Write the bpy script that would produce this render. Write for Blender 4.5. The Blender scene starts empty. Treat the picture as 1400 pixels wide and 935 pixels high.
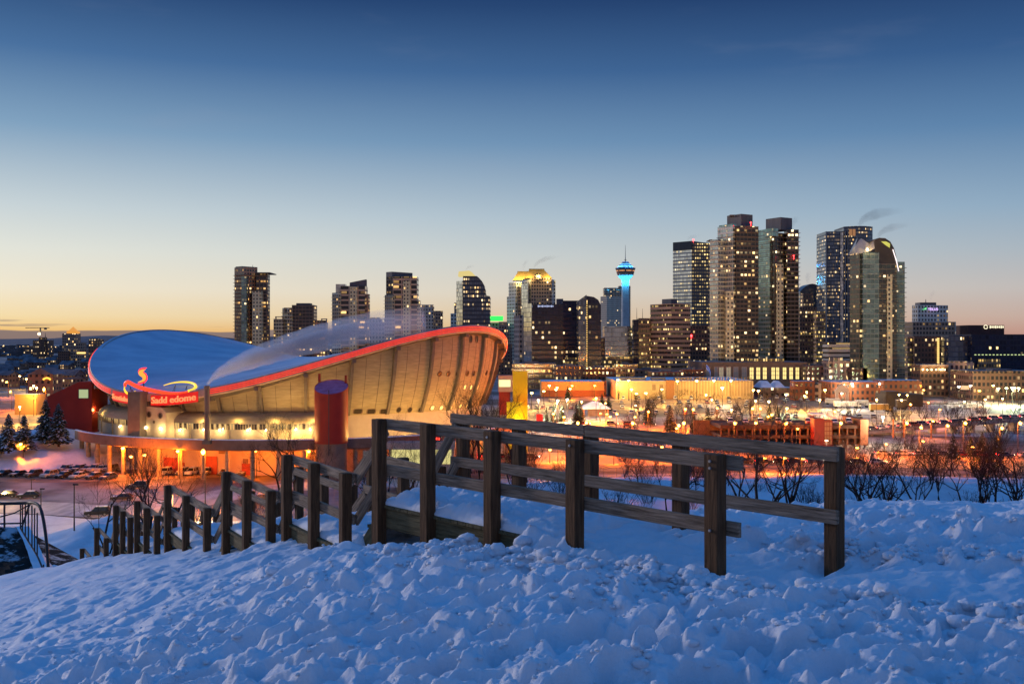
import bpy, bmesh, math, random
import numpy as np
from mathutils import Vector, Matrix
R = math.radians
rnd = random.Random(7)
SC = bpy.context.scene
COL = SC.collection
# ------------------------------------------------------------------ camera
cam = bpy.data.cameras.new('camera'); camo = bpy.data.objects.new('camera', cam); COL.objects.link(camo)
cam.lens = 36.0; cam.sensor_width = 36.0; cam.clip_start = 0.1; cam.clip_end = 60000
camo.location = (0, 0, 0); camo.rotation_euler = (R(90), 0, 0)
SC.camera = camo
SC.view_settings.view_transform = 'Standard'; SC.view_settings.look = 'None'
SC.view_settings.exposure = 0.0; SC.view_settings.gamma = 1.0; SC.view_settings.use_curve_mapping = False
SC.cycles.use_denoising = True
SC.cycles.max_bounces = 6; SC.cycles.diffuse_bounces = 3; SC.cycles.glossy_bounces = 3
SC.cycles.volume_bounces = 1; SC.cycles.transparent_max_bounces = 12
SC.cycles.sample_clamp_indirect = 4.0
def lin(r, g, b):
    f = lambda c: (c/255/12.92) if c/255 <= .04045 else ((c/255+.055)/1.055)**2.4
    return (f(r), f(g), f(b), 1.0)
# ------------------------------------------------------------------ dusk sky
W = bpy.data.worlds.new('World'); SC.world = W; W.use_nodes = True
wt = W.node_tree; wt.nodes.clear(); wl = wt.links.new
def wn(t): return wt.nodes.new(t)
def wmath(op, a, b=None, clamp=False):
    n = wn('ShaderNodeMath'); n.operation = op; n.use_clamp = clamp
    for i, v in enumerate((a, b)):
        if v is None: continue
        if isinstance(v, (int, float)): n.inputs[i].default_value = v
        else: wl(v, n.inputs[i])
    return n.outputs[0]
wtc = wn('ShaderNodeTexCoord'); wsp = wn('ShaderNodeSeparateXYZ'); wl(wtc.outputs['Generated'], wsp.inputs[0])
zx, zy, zz = wsp.outputs
hor = wmath('SQRT', wmath('ADD', wmath('MULTIPLY', zx, zx), wmath('MULTIPLY', zy, zy)))
az = wmath('DIVIDE', zx, wmath('MAXIMUM', hor, .01)); fr = wmath('DIVIDE', zy, wmath('MAXIMUM', hor, .01))
def wramp(stops):
    n = wn('ShaderNodeValToRGB'); e = n.color_ramp.elements
    while len(e) > 1: e.remove(e[-1])
    e[0].position = stops[0][0]; e[0].color = stops[0][1]
    for p, c in stops[1:]:
        k = e.new(p); k.color = c
    wl(zz, n.inputs[0]); return n.outputs[0]
ZEN = (.030, .175, .52, 1); ZEN2 = (.022, .165, .52, 1)
sky_l = wramp([(0, lin(236,165,90)), (.010, lin(246,198,118)), (.022, lin(248,222,168)), (.048, lin(244,233,207)), (.083, lin(229,230,219)),
               (.12, lin(203,214,217)), (.19, lin(131,164,193)), (.254, lin(75,114,160)), (.315, lin(41,73,119)), (.5, ZEN), (1, ZEN2)])
sky_r = wramp([(0, lin(178,132,126)), (.010, lin(190,150,140)), (.022, lin(194,168,158)), (.048, lin(190,184,182)), (.083, lin(166,179,190)),
               (.12, lin(140,168,192)), (.19, lin(90,129,170)), (.254, lin(54,91,139)), (.315, lin(34,62,107)), (.5, ZEN), (1, ZEN2)])
sky_b = wramp([(0, lin(118,108,110)), (.07, lin(158,142,140)), (.2, lin(134,140,156)), (.4, lin(82,122,172)), (.6, ZEN), (1, ZEN2)])
def wmix(f, a, b):
    n = wn('ShaderNodeMix'); n.data_type = 'RGBA'
    if isinstance(f, (int, float)): n.inputs[0].default_value = f
    else: wl(f, n.inputs[0])
    for s, v in ((6, a), (7, b)):
        if isinstance(v, tuple): n.inputs[s].default_value = v
        else: wl(v, n.inputs[s])
    return n.outputs[2]
def wmap(v, a, b, c=0.0, d=1.0, smooth=True):
    n = wn('ShaderNodeMapRange'); n.interpolation_type = 'SMOOTHSTEP' if smooth else 'LINEAR'
    wl(v, n.inputs[0]); n.inputs[1].default_value = a; n.inputs[2].default_value = b; n.inputs[3].default_value = c; n.inputs[4].default_value = d
    return n.outputs[0]
front = wmix(wmap(az, -.5, .5, smooth=False), sky_l, sky_r)
sky = wmix(wmap(fr, .15, -.55), front, sky_b)
# cloud bank low over the left horizon and faint wisps higher up
def wnoise(sx, sz, scale, detail=4.0):
    cmb = wn('ShaderNodeCombineXYZ'); wl(wmath('MULTIPLY', az, sx), cmb.inputs[0]); wl(wmath('MULTIPLY', zz, sz), cmb.inputs[2])
    n = wn('ShaderNodeTexNoise'); n.inputs['Scale'].default_value = scale; n.inputs['Detail'].default_value = detail
    wl(cmb.outputs[0], n.inputs['Vector']); return n.outputs[0]
n1 = wnoise(5.0, 90.0, 1.6, 5.0)
edge = wmath('ADD', zz, wmath('MULTIPLY', wmath('SUBTRACT', n1, .5), -.020))
bank = wmath('MULTIPLY', wmap(edge, .0125, .0100), wmap(az, -.10, -.24))
sky = wmix(wmath('MULTIPLY', bank, .92), sky, lin(128,113,114))
n2 = wnoise(7.0, 150.0, 1.1, 4.0)
strk = wmath('MULTIPLY', wmap(n2, .58, .66), wmath('MULTIPLY', wmap(zz, .026, .018), wmap(az, -.06, -.2)))
sky = wmix(wmath('MULTIPLY', strk, .7), sky, lin(142,124,118))
n3 = wnoise(3.0, 14.0, 1.5, 5.0)
sky = wmix(wmath('MULTIPLY', wmap(n3, .55, .8), wmath('MULTIPLY', wmap(zz, .06, .2), .16)), sky, lin(150,158,180))
bg = wn('ShaderNodeBackground'); wl(sky, bg.inputs[0]); bg.inputs[1].default_value = 1.0
wo = wn('ShaderNodeOutputWorld'); wl(bg.outputs[0], wo.inputs[0])
# the last light of the sun that has just gone down, left of the frame
sun = bpy.data.lights.new('sun', 'SUN'); sun.energy = 1.2; sun.angle = R(8); sun.color = (1.0, .84, .80)
suno = bpy.data.objects.new('sun', sun); COL.objects.link(suno)
sd = Vector((-.78, .58, .15)).normalized()
suno.rotation_euler = sd.to_track_quat('Z', 'Y').to_euler()

GZ = -32.0
def at(px, py, Y):                       # point seen at a place of the 1400 px photograph, at depth Y
    return Vector(((px-700)/1400*Y, Y, (467.5-py)/1400*Y))
def gx(px, Y): return (px-700)/1400*Y
def gz(py, Y): return (467.5-py)/1400*Y
def ydepth(py, h=0.0): return 1400*(-GZ-h)/(py-467.5)
# ------------------------------------------------------------------ materials
MATS = {}
def newmat(name):
    m = bpy.data.materials.new(name); m.use_nodes = True
    nt = m.node_tree; b = nt.nodes['Principled BSDF']
    return m, nt, b
def mat(name, col, rough=.75, var=.18, scale=1.5, bump=0.0, spec=.3, metal=0.0, stretch=None, col2=None, coord='Object', each=False):
    if name in MATS: return MATS[name]
    m, nt, b = newmat(name); L = nt.links.new
    b.inputs['Roughness'].default_value = rough; b.inputs['Metallic'].default_value = metal
    b.inputs['Specular IOR Level'].default_value = spec
    tc = nt.nodes.new('ShaderNodeTexCoord'); v = tc.outputs[coord]
    if stretch:
        mp = nt.nodes.new('ShaderNodeMapping'); mp.inputs['Scale'].default_value = stretch; L(v, mp.inputs[0]); v = mp.outputs[0]
    if each:
        oi = nt.nodes.new('ShaderNodeObjectInfo'); am = nt.nodes.new('ShaderNodeVectorMath'); am.operation = 'MULTIPLY_ADD'
        L(oi.outputs['Random'], am.inputs[0]); am.inputs[1].default_value = (37, 53, 71); L(v, am.inputs[2]); v = am.outputs[0]
    n = nt.nodes.new('ShaderNodeTexNoise'); n.inputs['Scale'].default_value = scale; n.inputs['Detail'].default_value = 6
    n.inputs['Roughness'].default_value = .65
    L(v, n.inputs['Vector'])
    cr = nt.nodes.new('ShaderNodeValToRGB'); e = cr.color_ramp.elements
    e[0].position = .32; e[1].position = .68
    c2 = col2 or tuple(min(1, c*(1+var)) for c in col); c1 = tuple(c*(1-var) for c in col) if not col2 else col
    e[0].color = (*c1, 1); e[1].color = (*c2, 1)
    L(n.outputs[0], cr.inputs[0]); L(cr.outputs[0], b.inputs['Base Color'])
    if bump:
        bp = nt.nodes.new('ShaderNodeBump'); bp.inputs['Strength'].default_value = bump; bp.inputs['Distance'].default_value = .05
        L(n.outputs[0], bp.inputs['Height']); L(bp.outputs[0], b.inputs['Normal'])
    MATS[name] = m; return m
def emis(name, col, strength, sample='NONE', base=(.02,.02,.02)):
    if name in MATS: return MATS[name]
    m, nt, b = newmat(name)
    b.inputs['Base Color'].default_value = (*base, 1); b.inputs['Emission Color'].default_value = (*col, 1)
    b.inputs['Emission Strength'].default_value = strength; b.inputs['Roughness'].default_value = .4
    m.cycles.emission_sampling = sample
    MATS[name] = m; return m
def facade(name, wall, glass, bay=3.2, fl=3.4, win=(.12,.88,.25,.85), p=.16, lit=(1.0,.50,.13), lit2=(1.0,.66,.27), strength=1.6, rough=.12, floorvar=.8, wrough=.7, spec=.5, metal=0.0, pier=0, seed=0.0):
    """curtain wall with windows laid out in metres by UV; some rooms are lit"""
    if name in MATS: return MATS[name]
    TINT = (1.12,1,.86) if wall[0] > wall[2]*1.05 else (.62,.62,.62)
    m, nt, b = newmat(name); L = nt.links.new
    def N(t): return nt.nodes.new(t)
    def M(op, a, c=None, clamp=False):
        n = N('ShaderNodeMath'); n.operation = op; n.use_clamp = clamp
        for i, v in enumerate((a, c)):
            if v is None: continue
            if isinstance(v, (int, float)): n.inputs[i].default_value = v
            else: L(v, n.inputs[i])
        return n.outputs[0]
    uv = N('ShaderNodeUVMap'); sp = N('ShaderNodeSeparateXYZ'); L(uv.outputs[0], sp.inputs[0])
    oi = N('ShaderNodeObjectInfo')
    U = M('DIVIDE', sp.outputs[0], bay); V = M('DIVIDE', sp.outputs[1], fl)
    cu, cv = M('FLOOR', U), M('FLOOR', V); fu, fv = M('SUBTRACT', U, cu), M('SUBTRACT', V, cv)
    mask = M('MULTIPLY', M('MULTIPLY', M('GREATER_THAN', fu, win[0]), M('LESS_THAN', fu, win[1])),
             M('MULTIPLY', M('GREATER_THAN', fv, win[2]), M('LESS_THAN', fv, win[3])))
    if pier:
        pu = M('FRACT', M('DIVIDE', cu, pier)); mask = M('MULTIPLY', mask, M('GREATER_THAN', pu, 1.0/pier-.02))
    cb = N('ShaderNodeCombineXYZ'); L(cu, cb.inputs[0]); L(cv, cb.inputs[1]); L(M('ADD', M('MULTIPLY', oi.outputs['Random'], 91.0), seed), cb.inputs[2])
    wn_ = N('ShaderNodeTexWhiteNoise'); wn_.noise_dimensions = '3D'; L(cb.outputs[0], wn_.inputs['Vector'])
    cb2 = N('ShaderNodeCombineXYZ'); L(M('FLOOR', M('MULTIPLY', cu, .18)), cb2.inputs[0]); L(cv, cb2.inputs[1]); L(M('ADD', cb.inputs[2].links[0].from_socket, 7.3), cb2.inputs[2])
    wf = N('ShaderNodeTexWhiteNoise'); wf.noise_dimensions = '3D'; L(cb2.outputs[0], wf.inputs['Vector'])
    fvn = M('POWER', wf.outputs[0], 3.2)
    pr = M('MULTIPLY', M('ADD', M('MULTIPLY', fvn, 4.2*floorvar), 1-floorvar), p*1.9)
    on = M('LESS_THAN', wn_.outputs[0], pr)
    s2 = N('ShaderNodeSeparateColor'); L(wn_.outputs['Color'], s2.inputs[0])
    br = M('ADD', M('MULTIPLY', M('POWER', s2.outputs[1], 4.0), 1.7), .045)
    # inside of a room: brighter ceiling, a blind in some
    inside = M('ADD', M('MULTIPLY', fv, .7), .5)
    wd = M('MULTIPLY', s2.outputs[0], .30)
    inn = M('MULTIPLY', M('MULTIPLY', M('GREATER_THAN', fu, M('ADD', wd, .06)), M('LESS_THAN', fu, M('ADD', wd, .66))), M('MULTIPLY', M('GREATER_THAN', fv, .30), M('LESS_THAN', fv, .78)))
    em = M('MULTIPLY', M('MULTIPLY', M('MULTIPLY', M('MULTIPLY', on, mask), inn), M('MULTIPLY', br, inside)), strength*1.5)
    mx = N('ShaderNodeMix'); mx.data_type = 'RGBA'; L(s2.outputs[2], mx.inputs[0]); mx.inputs[6].default_value = (*lit, 1); mx.inputs[7].default_value = (*lit2, 1)
    L(mx.outputs[2], b.inputs['Emission Color']); L(em, b.inputs['Emission Strength'])
    bm_ = N('ShaderNodeMix'); bm_.data_type = 'RGBA'; L(mask, bm_.inputs[0])
    nz = N('ShaderNodeTexNoise'); nz.inputs['Scale'].default_value = .12; nz.inputs['Detail'].default_value = 5
    tco = N('ShaderNodeTexCoord'); L(tco.outputs['Object'], nz.inputs['Vector'])
    wv = N('ShaderNodeMix'); wv.data_type = 'RGBA'; L(nz.outputs[0], wv.inputs[0])
    wv.inputs[6].default_value = (*[min(.6, c*f*2.1) for c, f in zip(wall, TINT)], 1); wv.inputs[7].default_value = (*[min(.7, c*f*3.2) for c, f in zip(wall, TINT)], 1)
    gv = N('ShaderNodeMix'); gv.data_type = 'RGBA'; L(s2.outputs[0], gv.inputs[0])
    gv.inputs[6].default_value = (*[c*.6 for c in glass], 1); gv.inputs[7].default_value = (*[c*1.4 for c in glass], 1)
    L(wv.outputs[2], bm_.inputs[6]); L(gv.outputs[2], bm_.inputs[7]); L(bm_.outputs[2], b.inputs['Base Color'])
    rr = M('ADD', M('MULTIPLY', mask, rough-wrough), wrough); L(rr, b.inputs['Roughness'])
    sp_ = M('ADD', M('MULTIPLY', mask, spec-.25), .25); L(sp_, b.inputs['Specular IOR Level'])
    if metal: L(M('MULTIPLY', mask, metal), b.inputs['Metallic'])
    m.cycles.emission_sampling = 'NONE'
    MATS[name] = m; return m
# ------------------------------------------------------------------ mesh builder
class MB:
    def __init__(s): s.v = []; s.f = []; s.uv = []; s.mi = []
    def face(s, idx, uv=None, mi=0):
        s.f.append(idx); s.uv.append(uv); s.mi.append(mi)
    def quad(s, a, b, c, d, uv=None, mi=0):
        n = len(s.v); s.v += [tuple(a), tuple(b), tuple(c), tuple(d)]; s.face((n, n+1, n+2, n+3), uv, mi)
    def poly(s, pts, mi=0):
        n = len(s.v); s.v += [tuple(p) for p in pts]; s.face(tuple(range(n, n+len(pts))), None, mi)
    def box(s, c, d, rz=0.0, mi=0):
        cx, cy, cz = c; hx, hy, hz = d[0]/2, d[1]/2, d[2]/2; n = len(s.v); co, si = math.cos(rz), math.sin(rz)
        for z in (-hz, hz):
            for x, y in ((-hx,-hy), (hx,-hy), (hx,hy), (-hx,hy)):
                s.v.append((cx+x*co-y*si, cy+x*si+y*co, cz+z))
        for q in ((0,3,2,1), (4,5,6,7), (0,1,5,4), (1,2,6,5), (2,3,7,6), (3,0,4,7)): s.face(tuple(n+i for i in q), None, mi)
        return s
    def prism(s, pts, z0, z1, mi=0, top=1, uoff=0.0):
        """closed plan polygon (anticlockwise) carried from z0 to z1, walls with UV in metres"""
        k = len(pts); u = uoff; n = len(s.v)
        zt = z1 if isinstance(z1, (list, tuple)) else [z1]*k
        for i in range(k):
            a, b = pts[i], pts[(i+1) % k]; l = math.hypot(b[0]-a[0], b[1]-a[1])
            s.quad((a[0],a[1],z0), (b[0],b[1],z0), (b[0],b[1],zt[(i+1)%k]), (a[0],a[1],zt[i]),
                   [(u,0), (u+l,0), (u+l,zt[(i+1)%k]-z0), (u,zt[i]-z0)], mi)
            u += math.ceil(l/3.0)*3.0+30
        s.poly([(p[0],p[1],zt[i]) for i, p in enumerate(pts)], top)
        return s
    def tube(s, pts, rads, n=8, cap=True, mi=0):
        pts = [Vector(p) for p in pts]; base = len(s.v)
        if not isinstance(rads, (list, tuple)): rads = [rads]*len(pts)
        up = Vector((0,0,1))
        for i, p in enumerate(pts):
            t = (pts[min(i+1, len(pts)-1)]-pts[max(i-1, 0)]).normalized()
            a = t.cross(up)
            if a.length < 1e-3: a = t.cross(Vector((1,0,0)))
            a.normalize(); b = t.cross(a)
            for k in range(n):
                w = 2*math.pi*k/n; s.v.append(tuple(p+(a*math.cos(w)+b*math.sin(w))*rads[i]))
        for i in range(len(pts)-1):
            for k in range(n):
                a0 = base+i*n+k; a1 = base+i*n+(k+1) % n
                s.face((a0, a1, a1+n, a0+n), None, mi)
        if cap:
            s.face(tuple(base+k for k in range(n-1, -1, -1)), None, mi); e = base+(len(pts)-1)*n
            s.face(tuple(e+k for k in range(n)), None, mi)
        return s
    def lathe(s, prof, n=24, c=(0,0,0), mi=0, a0=0.0, a1=2*math.pi):
        base = len(s.v); full = abs(a1-a0-2*math.pi) < 1e-6; m = n if full else n+1
        for r, z in prof:
            for k in range(m):
                w = a0+(a1-a0)*k/n; s.v.append((c[0]+r*math.cos(w), c[1]+r*math.sin(w), c[2]+z))
        L = sum(math.hypot(1, 0) for _ in prof)
        for i in range(len(prof)-1):
            for k in range(n):
                k2 = (k+1) % m if full else k+1
                rr = max(prof[i][0], prof[i+1][0]); w0 = (a1-a0)*k/n*rr; w1 = (a1-a0)*(k+1)/n*rr
                s.face((base+i*m+k, base+i*m+k2, base+(i+1)*m+k2, base+(i+1)*m+k),
                       [(w0,prof[i][1]), (w1,prof[i][1]), (w1,prof[i+1][1]), (w0,prof[i+1][1])], mi)
        return s
    def ball(s, c, r, n=8, m=5, mi=0, sz=1.0):
        return s.lathe([(max(r*math.sin(math.pi*i/m), 1e-4), -r*sz*math.cos(math.pi*i/m)) for i in range(m+1)], n, c, mi)
    def mesh(s, name, mats, smooth=False):
        me = bpy.data.meshes.new(name); me.from_pydata(s.v, [], s.f)
        for m in (mats if isinstance(mats, (list, tuple)) else [mats]): me.materials.append(m)
        if any(u is not None for u in s.uv):
            ul = me.uv_layers.new(name='UVMap'); i = 0
            for f, u in zip(s.f, s.uv):
                for k in range(len(f)):
                    if u is not None: ul.data[i+k].uv = u[k]
                i += len(f)
        if any(s.mi):
            me.polygons.foreach_set('material_index', s.mi)
        if smooth: me.polygons.foreach_set('use_smooth', [True]*len(me.polygons))
        me.update(); return me
    def build(s, name, mats, parent=None, smooth=False, loc=None):
        o = bpy.data.objects.new(name, s.mesh(name, mats, smooth)); COL.objects.link(o)
        if parent: o.parent = parent
        if loc is not None: o.location = loc
        return o
def tag(o, label=None, cat=None, group=None, kind=None):
    if label: o['label'] = label
    if cat: o['category'] = cat
    if group: o['group'] = group
    if kind: o['kind'] = kind
    return o
def thing(name, label, cat, loc=(0,0,0), rz=0.0, group=None):
    o = bpy.data.objects.new(name, None); COL.objects.link(o); o.location = loc; o.rotation_euler = (0,0,rz)
    o.empty_display_size = .2
    return tag(o, label, cat, group)
def copy_tree(root, loc, rz=0.0, label=None, group=None, scale=None):
    r = root.copy(); COL.objects.link(r); r.location = loc; r.rotation_euler = (0,0,rz)
    if label: r['label'] = label
    if group: r['group'] = group
    if scale: r.scale = scale if isinstance(scale, tuple) else (scale,)*3
    for ch in root.children:
        c = ch.copy(); COL.objects.link(c); c.parent = r
        for g in ch.children:
            d = g.copy(); COL.objects.link(d); d.parent = c
    return r
def struct(o): o['kind'] = 'structure'; return o
ORD = ['first','second','third','fourth','fifth','sixth','seventh','eighth','ninth','tenth','eleventh','twelfth','thirteenth','fourteenth','fifteenth','sixteenth','seventeenth','eighteenth','nineteenth','twentieth','twenty-first','twenty-second','twenty-third','twenty-fourth','twenty-fifth','twenty-sixth','twenty-seventh','twenty-eighth','twenty-ninth','thirtieth']
def point(name, loc, power, col, radius=.3, parent=None):
    l = bpy.data.lights.new(name, 'POINT'); l.energy = power; l.color = col; l.shadow_soft_size = radius
    o = bpy.data.objects.new(name, l); COL.objects.link(o); o.location = loc
    if parent: o.parent = parent
    return o
# ------------------------------------------------------------------ numpy noise
def _hash(ix, iy, seed):
    h = (ix.astype(np.int64)*374761393 + iy.astype(np.int64)*668265263 + seed*974634777) & 0xffffffff
    h = ((h ^ (h >> 13))*1274126177) & 0xffffffff
    return ((h ^ (h >> 16)) & 0xffff)/65535.0
def gnoise(x, y, seed=0):
    ix, iy = np.floor(x), np.floor(y); fx, fy = x-ix, y-iy
    ux, uy = fx*fx*fx*(fx*(fx*6-15)+10), fy*fy*fy*(fy*(fy*6-15)+10)
    def g(ox, oy):
        a = _hash(ix+ox, iy+oy, seed)*2*np.pi
        return np.cos(a)*(fx-ox)+np.sin(a)*(fy-oy)
    return 1.5*((g(0,0)*(1-ux)+g(1,0)*ux)*(1-uy)+(g(0,1)*(1-ux)+g(1,1)*ux)*uy)
def fbm(x, y, seed, octv=4, gain=.5):
    t = 0; a = 1.0
    for o in range(octv): t = t+a*gnoise(x*2**o, y*2**o, seed+o*17); a *= gain
    return t
def sp(x, w): return w*np.logaddexp(0, x/w)
def hill(X, Y):
    z = -1.6-.05*Y+.045*np.clip(X-1.5, 0, 8)-.29*sp(-X-1.0, .8)
    Yc = 16+21*np.clip((2-X)/17, 0, 1.35)
    z = z-.42*sp(Y-Yc, 1.2)
    return -34+sp(z+34, 1.5)
# ================================================================== snow hill in front
def snow_material():
    m, nt, b = newmat('trampled_snow'); L = nt.links.new
    tc = nt.nodes.new('ShaderNodeTexCoord')
    n = nt.nodes.new('ShaderNodeTexNoise'); n.inputs['Scale'].default_value = .6; n.inputs['Detail'].default_value = 5; L(tc.outputs['Object'], n.inputs['Vector'])
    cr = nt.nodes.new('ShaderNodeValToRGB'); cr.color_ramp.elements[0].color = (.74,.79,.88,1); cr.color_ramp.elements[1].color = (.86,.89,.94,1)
    L(n.outputs[0], cr.inputs[0]); L(cr.outputs[0], b.inputs['Base Color'])
    n2 = nt.nodes.new('ShaderNodeTexNoise'); n2.inputs['Scale'].default_value = 38; n2.inputs['Detail'].default_value = 8; n2.inputs['Roughness'].default_value = .7; L(tc.outputs['Object'], n2.inputs['Vector'])
    n3 = nt.nodes.new('ShaderNodeTexNoise'); n3.inputs['Scale'].default_value = 190; n3.inputs['Detail'].default_value = 4; L(tc.outputs['Object'], n3.inputs['Vector'])
    ad = nt.nodes.new('ShaderNodeMath'); ad.operation = 'MULTIPLY_ADD'; L(n3.outputs[0], ad.inputs[0]); ad.inputs[1].default_value = .35; L(n2.outputs[0], ad.inputs[2])
    bp = nt.nodes.new('ShaderNodeBump'); bp.inputs['Strength'].default_value = .8; bp.inputs['Distance'].default_value = .022
    L(ad.outputs[0], bp.inputs['Height']); L(bp.outputs[0], b.inputs['Normal'])
    b.inputs['Roughness'].default_value = .55; b.inputs['Specular IOR Level'].default_value = .25
    return m
SNOW = snow_material()
P1 = np.array([1.80, 9.07]); DIR = np.array([-.648, .762]); NRM = np.array([.762, .648])
def make_hill():
    rows = list(np.exp(np.arange(math.log(2.2), math.log(48), .0027)))
    rows += list(np.exp(np.arange(math.log(48.5), math.log(230), .03)))
    rows = np.array(rows)
    cols = np.concatenate([-.75-np.linspace(1.3, .03, 34), np.arange(-.75, .75, .0019), .75+np.linspace(.03, 1.3, 34)])
    U, Y = np.meshgrid(cols, rows); X = U*Y
    nr, nc = X.shape
    Z = hill(X, Y)
    s = (X-P1[0])*DIR[0]+(Y-P1[1])*DIR[1]; t = (X-P1[0])*NRM[0]+(Y-P1[1])*NRM[1]
    ss = lambda v, a, b: np.clip((v-a)/(b-a), 0, 1)**2*(3-2*np.clip((v-a)/(b-a), 0, 1))
    # how trampled: full near, smoother wind crust to the far left and right crest, packed path into the boardwalk
    tr = 1-.62*ss(Y, 8.5, 13)*ss(-X, .6, 4)
    tr = tr*(1-.72*ss(X, 4.2, 6.2)*ss(Y, 10.6, 12.6))
    tr = tr*(1-.35*ss(Y, 14, 30))
    pc = .62-.20*(s+0); path_c = np.where(s < 0, .75-.55*s*.5-.05*s*s, .75)
    pth = np.exp(-((t-path_c)/np.where(s < 0, .80, .62))**4)*ss(s, -5.2, -3.4)*(1-ss(s, 5.2, 5.8))
    wig = .5*fbm(X*.5, Y*.5, 3, 2)
    wx, wy = X+.25*fbm(X*1.1, Y*1.1, 5, 3), Y+.25*fbm(X*1.1, Y*1.1, 9, 3)
    H = .12*fbm(X*.33, Y*.33, 21, 3)
    a = .72; rx = wx*math.cos(a)+wy*math.sin(a); ry = -wx*math.sin(a)+wy*math.cos(a)
    H = H+.045*gnoise(rx*.55, ry*1.9, 31)*(.4+.6*tr)
    for fq, am, sd_, wv in ((1.15, .135, 37, .8), (2.3, .080, 39, .8)):
        phs = ry*fq+wv*fbm(rx*.38*fq, ry*.6*fq, sd_, 3)+.12*gnoise(X*7, Y*7, sd_+9); tt = phs-np.floor(phs)
        saw = ss(tt, 0, .24)*(1-ss(tt, .20, 1.0))
        H = H+am*(saw-.35)*np.clip(.55+.9*gnoise(rx*.8*fq, ry*.9*fq, sd_+5), 0, 1.3)*(.15+.85*tr)
    # footprints: ovals pressed in with a rim
    HS = np.zeros_like(H)
    rng = np.random.default_rng(11)
    lr = np.log(rows[rows < 48]); 
    def window(x, y, r):
        i0 = np.searchsorted(rows, y-r); i1 = np.searchsorted(rows, y+r)
        j0 = np.searchsorted(cols, (x-r)/max(y, .1)-.02); j1 = np.searchsorted(cols, (x+r)/max(y, .1)+.02)
        return slice(max(i0-1,0), i1+1), slice(max(j0-1,0), j1+1)
    nfp = 0
    for k in range(330):
        y0 = 2.4+15*rng.random()**1.25; x0 = (rng.random()*1.5-.75)*y0; hd = rng.normal(.28, .55)+(math.pi if rng.random() < .5 else 0)
        if x0 > 4.5 and y0 > 10.5 and rng.random() < .7: continue
        n = rng.integers(3, 9)
        for q in range(n):
            st = .62*q; side = .11*(1 if q % 2 else -1)
            x = x0+math.cos(hd)*st-math.sin(hd)*side+rng.normal(0,.05); y = y0+math.sin(hd)*st+math.cos(hd)*side+rng.normal(0,.05)
            if y < 2.4 or y > 30: continue
            A, B = .20+.05*rng.random(), .105+.03*rng.random(); sl = window(x, y, .55)
            dx, dy = X[sl]-x, Y[sl]-y; h2 = hd+rng.normal(0,.2)
            p = (dx*math.cos(h2)+dy*math.sin(h2))/A; w = (-dx*math.sin(h2)+dy*math.cos(h2))/B
            d = np.sqrt(p*p+w*w); dep = .07+.09*rng.random()
            HS[sl] = np.minimum(HS[sl], 9)-dep*np.exp(-d**4*.9)*.8+.5*dep*np.exp(-((d-1.45)/.38)**2)*(1+.6*p)
            nfp += 1
    HS = np.clip(HS, -.15, .075)
    amp = tr*(1-.82*pth)
    H = H*(1-.6*pth)+HS*amp
    pf = lambda f, sd: np.sqrt(gnoise(wx*f, wy*f*1.15, sd)**2+.004)
    H = H+.10*(pf(2.1, 41)-.3)*amp+.07*(pf(4.6, 42)-.3)*amp+.036*(pf(9.5, 43)-.3)*(amp*.9+.08)+.012*gnoise(X*20, Y*20, 44)*(amp*.8+.2)
    H = H+.006*fbm(X*38, Y*38, 47, 2)*(amp*.7+.3)
    H = H+.03*fbm(rx*.6, ry*4.5, 53, 3)*(1-tr)
    near_ = (Y > 3) & (Y < 13) & (np.abs(U) < .6); H = H-H[near_].mean()-.03
    fade = 1-.85*ss(Y, 30, 60); H = H*fade
    for _ in range(2):
        H[1:-1,1:-1] = .5*H[1:-1,1:-1]+.125*(H[2:,1:-1]+H[:-2,1:-1]+H[1:-1,2:]+H[1:-1,:-2])
    H = H+.020*(np.abs(gnoise(X*14, Y*14, 61))-.3)*(amp*.8+.2)+.008*gnoise(X*30, Y*30, 62)*(amp*.7+.3)
    # bank along the near railing and the boardwalk corridor
    bankw = np.exp(-((t+.45)/.42)**2)*ss(s, -.6, .3)*(1-ss(s, 3.0, 4.0)); H = H+.03*bankw
    tin = ss(t, -.22, .02)*(1-ss(t, 1.45, 1.9))
    up = tin*ss(s, -1.2, -.2)*(1-ss(s, 2.5, 2.8))
    Z = Z*(1-up)+(-2.16+.18*ss(s, .6, 2.2))*up
    und = tin*ss(s, 2.5, 2.8)*(1-ss(s, 5.3, 5.9))
    Z = Z-(Z+2.66)*und; H = H*(1-.5*und)
    # hollow in front of the deck beam and under the stairs
    hol = np.exp(-((t+.25)/.40)**2)*ss(s, 3.4, 4.3)*(1-ss(s, 5.6, 6.6)); Z = Z-.10*hol
    # snow heaped round the foot of the end posts
    for (x, y) in ((1.80,9.07), (3.07,9.81), (.63,10.44)):
        d = np.hypot(X-x, Y-y); H = H+.03*np.exp(-(d/.3)**2)
    Z = Z+H
    me = bpy.data.meshes.new('snowy_hill')
    nv = nr*nc; me.vertices.add(nv)
    me.vertices.foreach_set('co', np.stack([X, Y, Z], -1).astype(np.float32).ravel())
    i = np.arange(nr-1)[:, None]*nc+np.arange(nc-1)[None, :]
    q = np.stack([i, i+1, i+nc+1, i+nc], -1).reshape(-1, 4)
    me.loops.add(q.size); me.loops.foreach_set('vertex_index', q.ravel().astype(np.int32))
    me.polygons.add(len(q)); me.polygons.foreach_set('loop_start', (np.arange(len(q))*4).astype(np.int32))
    me.polygons.foreach_set('loop_total', np.full(len(q), 4, np.int32))
    me.polygons.foreach_set('use_smooth', np.ones(len(q), bool))
    me.materials.append(SNOW); me.update(calc_edges=True)
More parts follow.
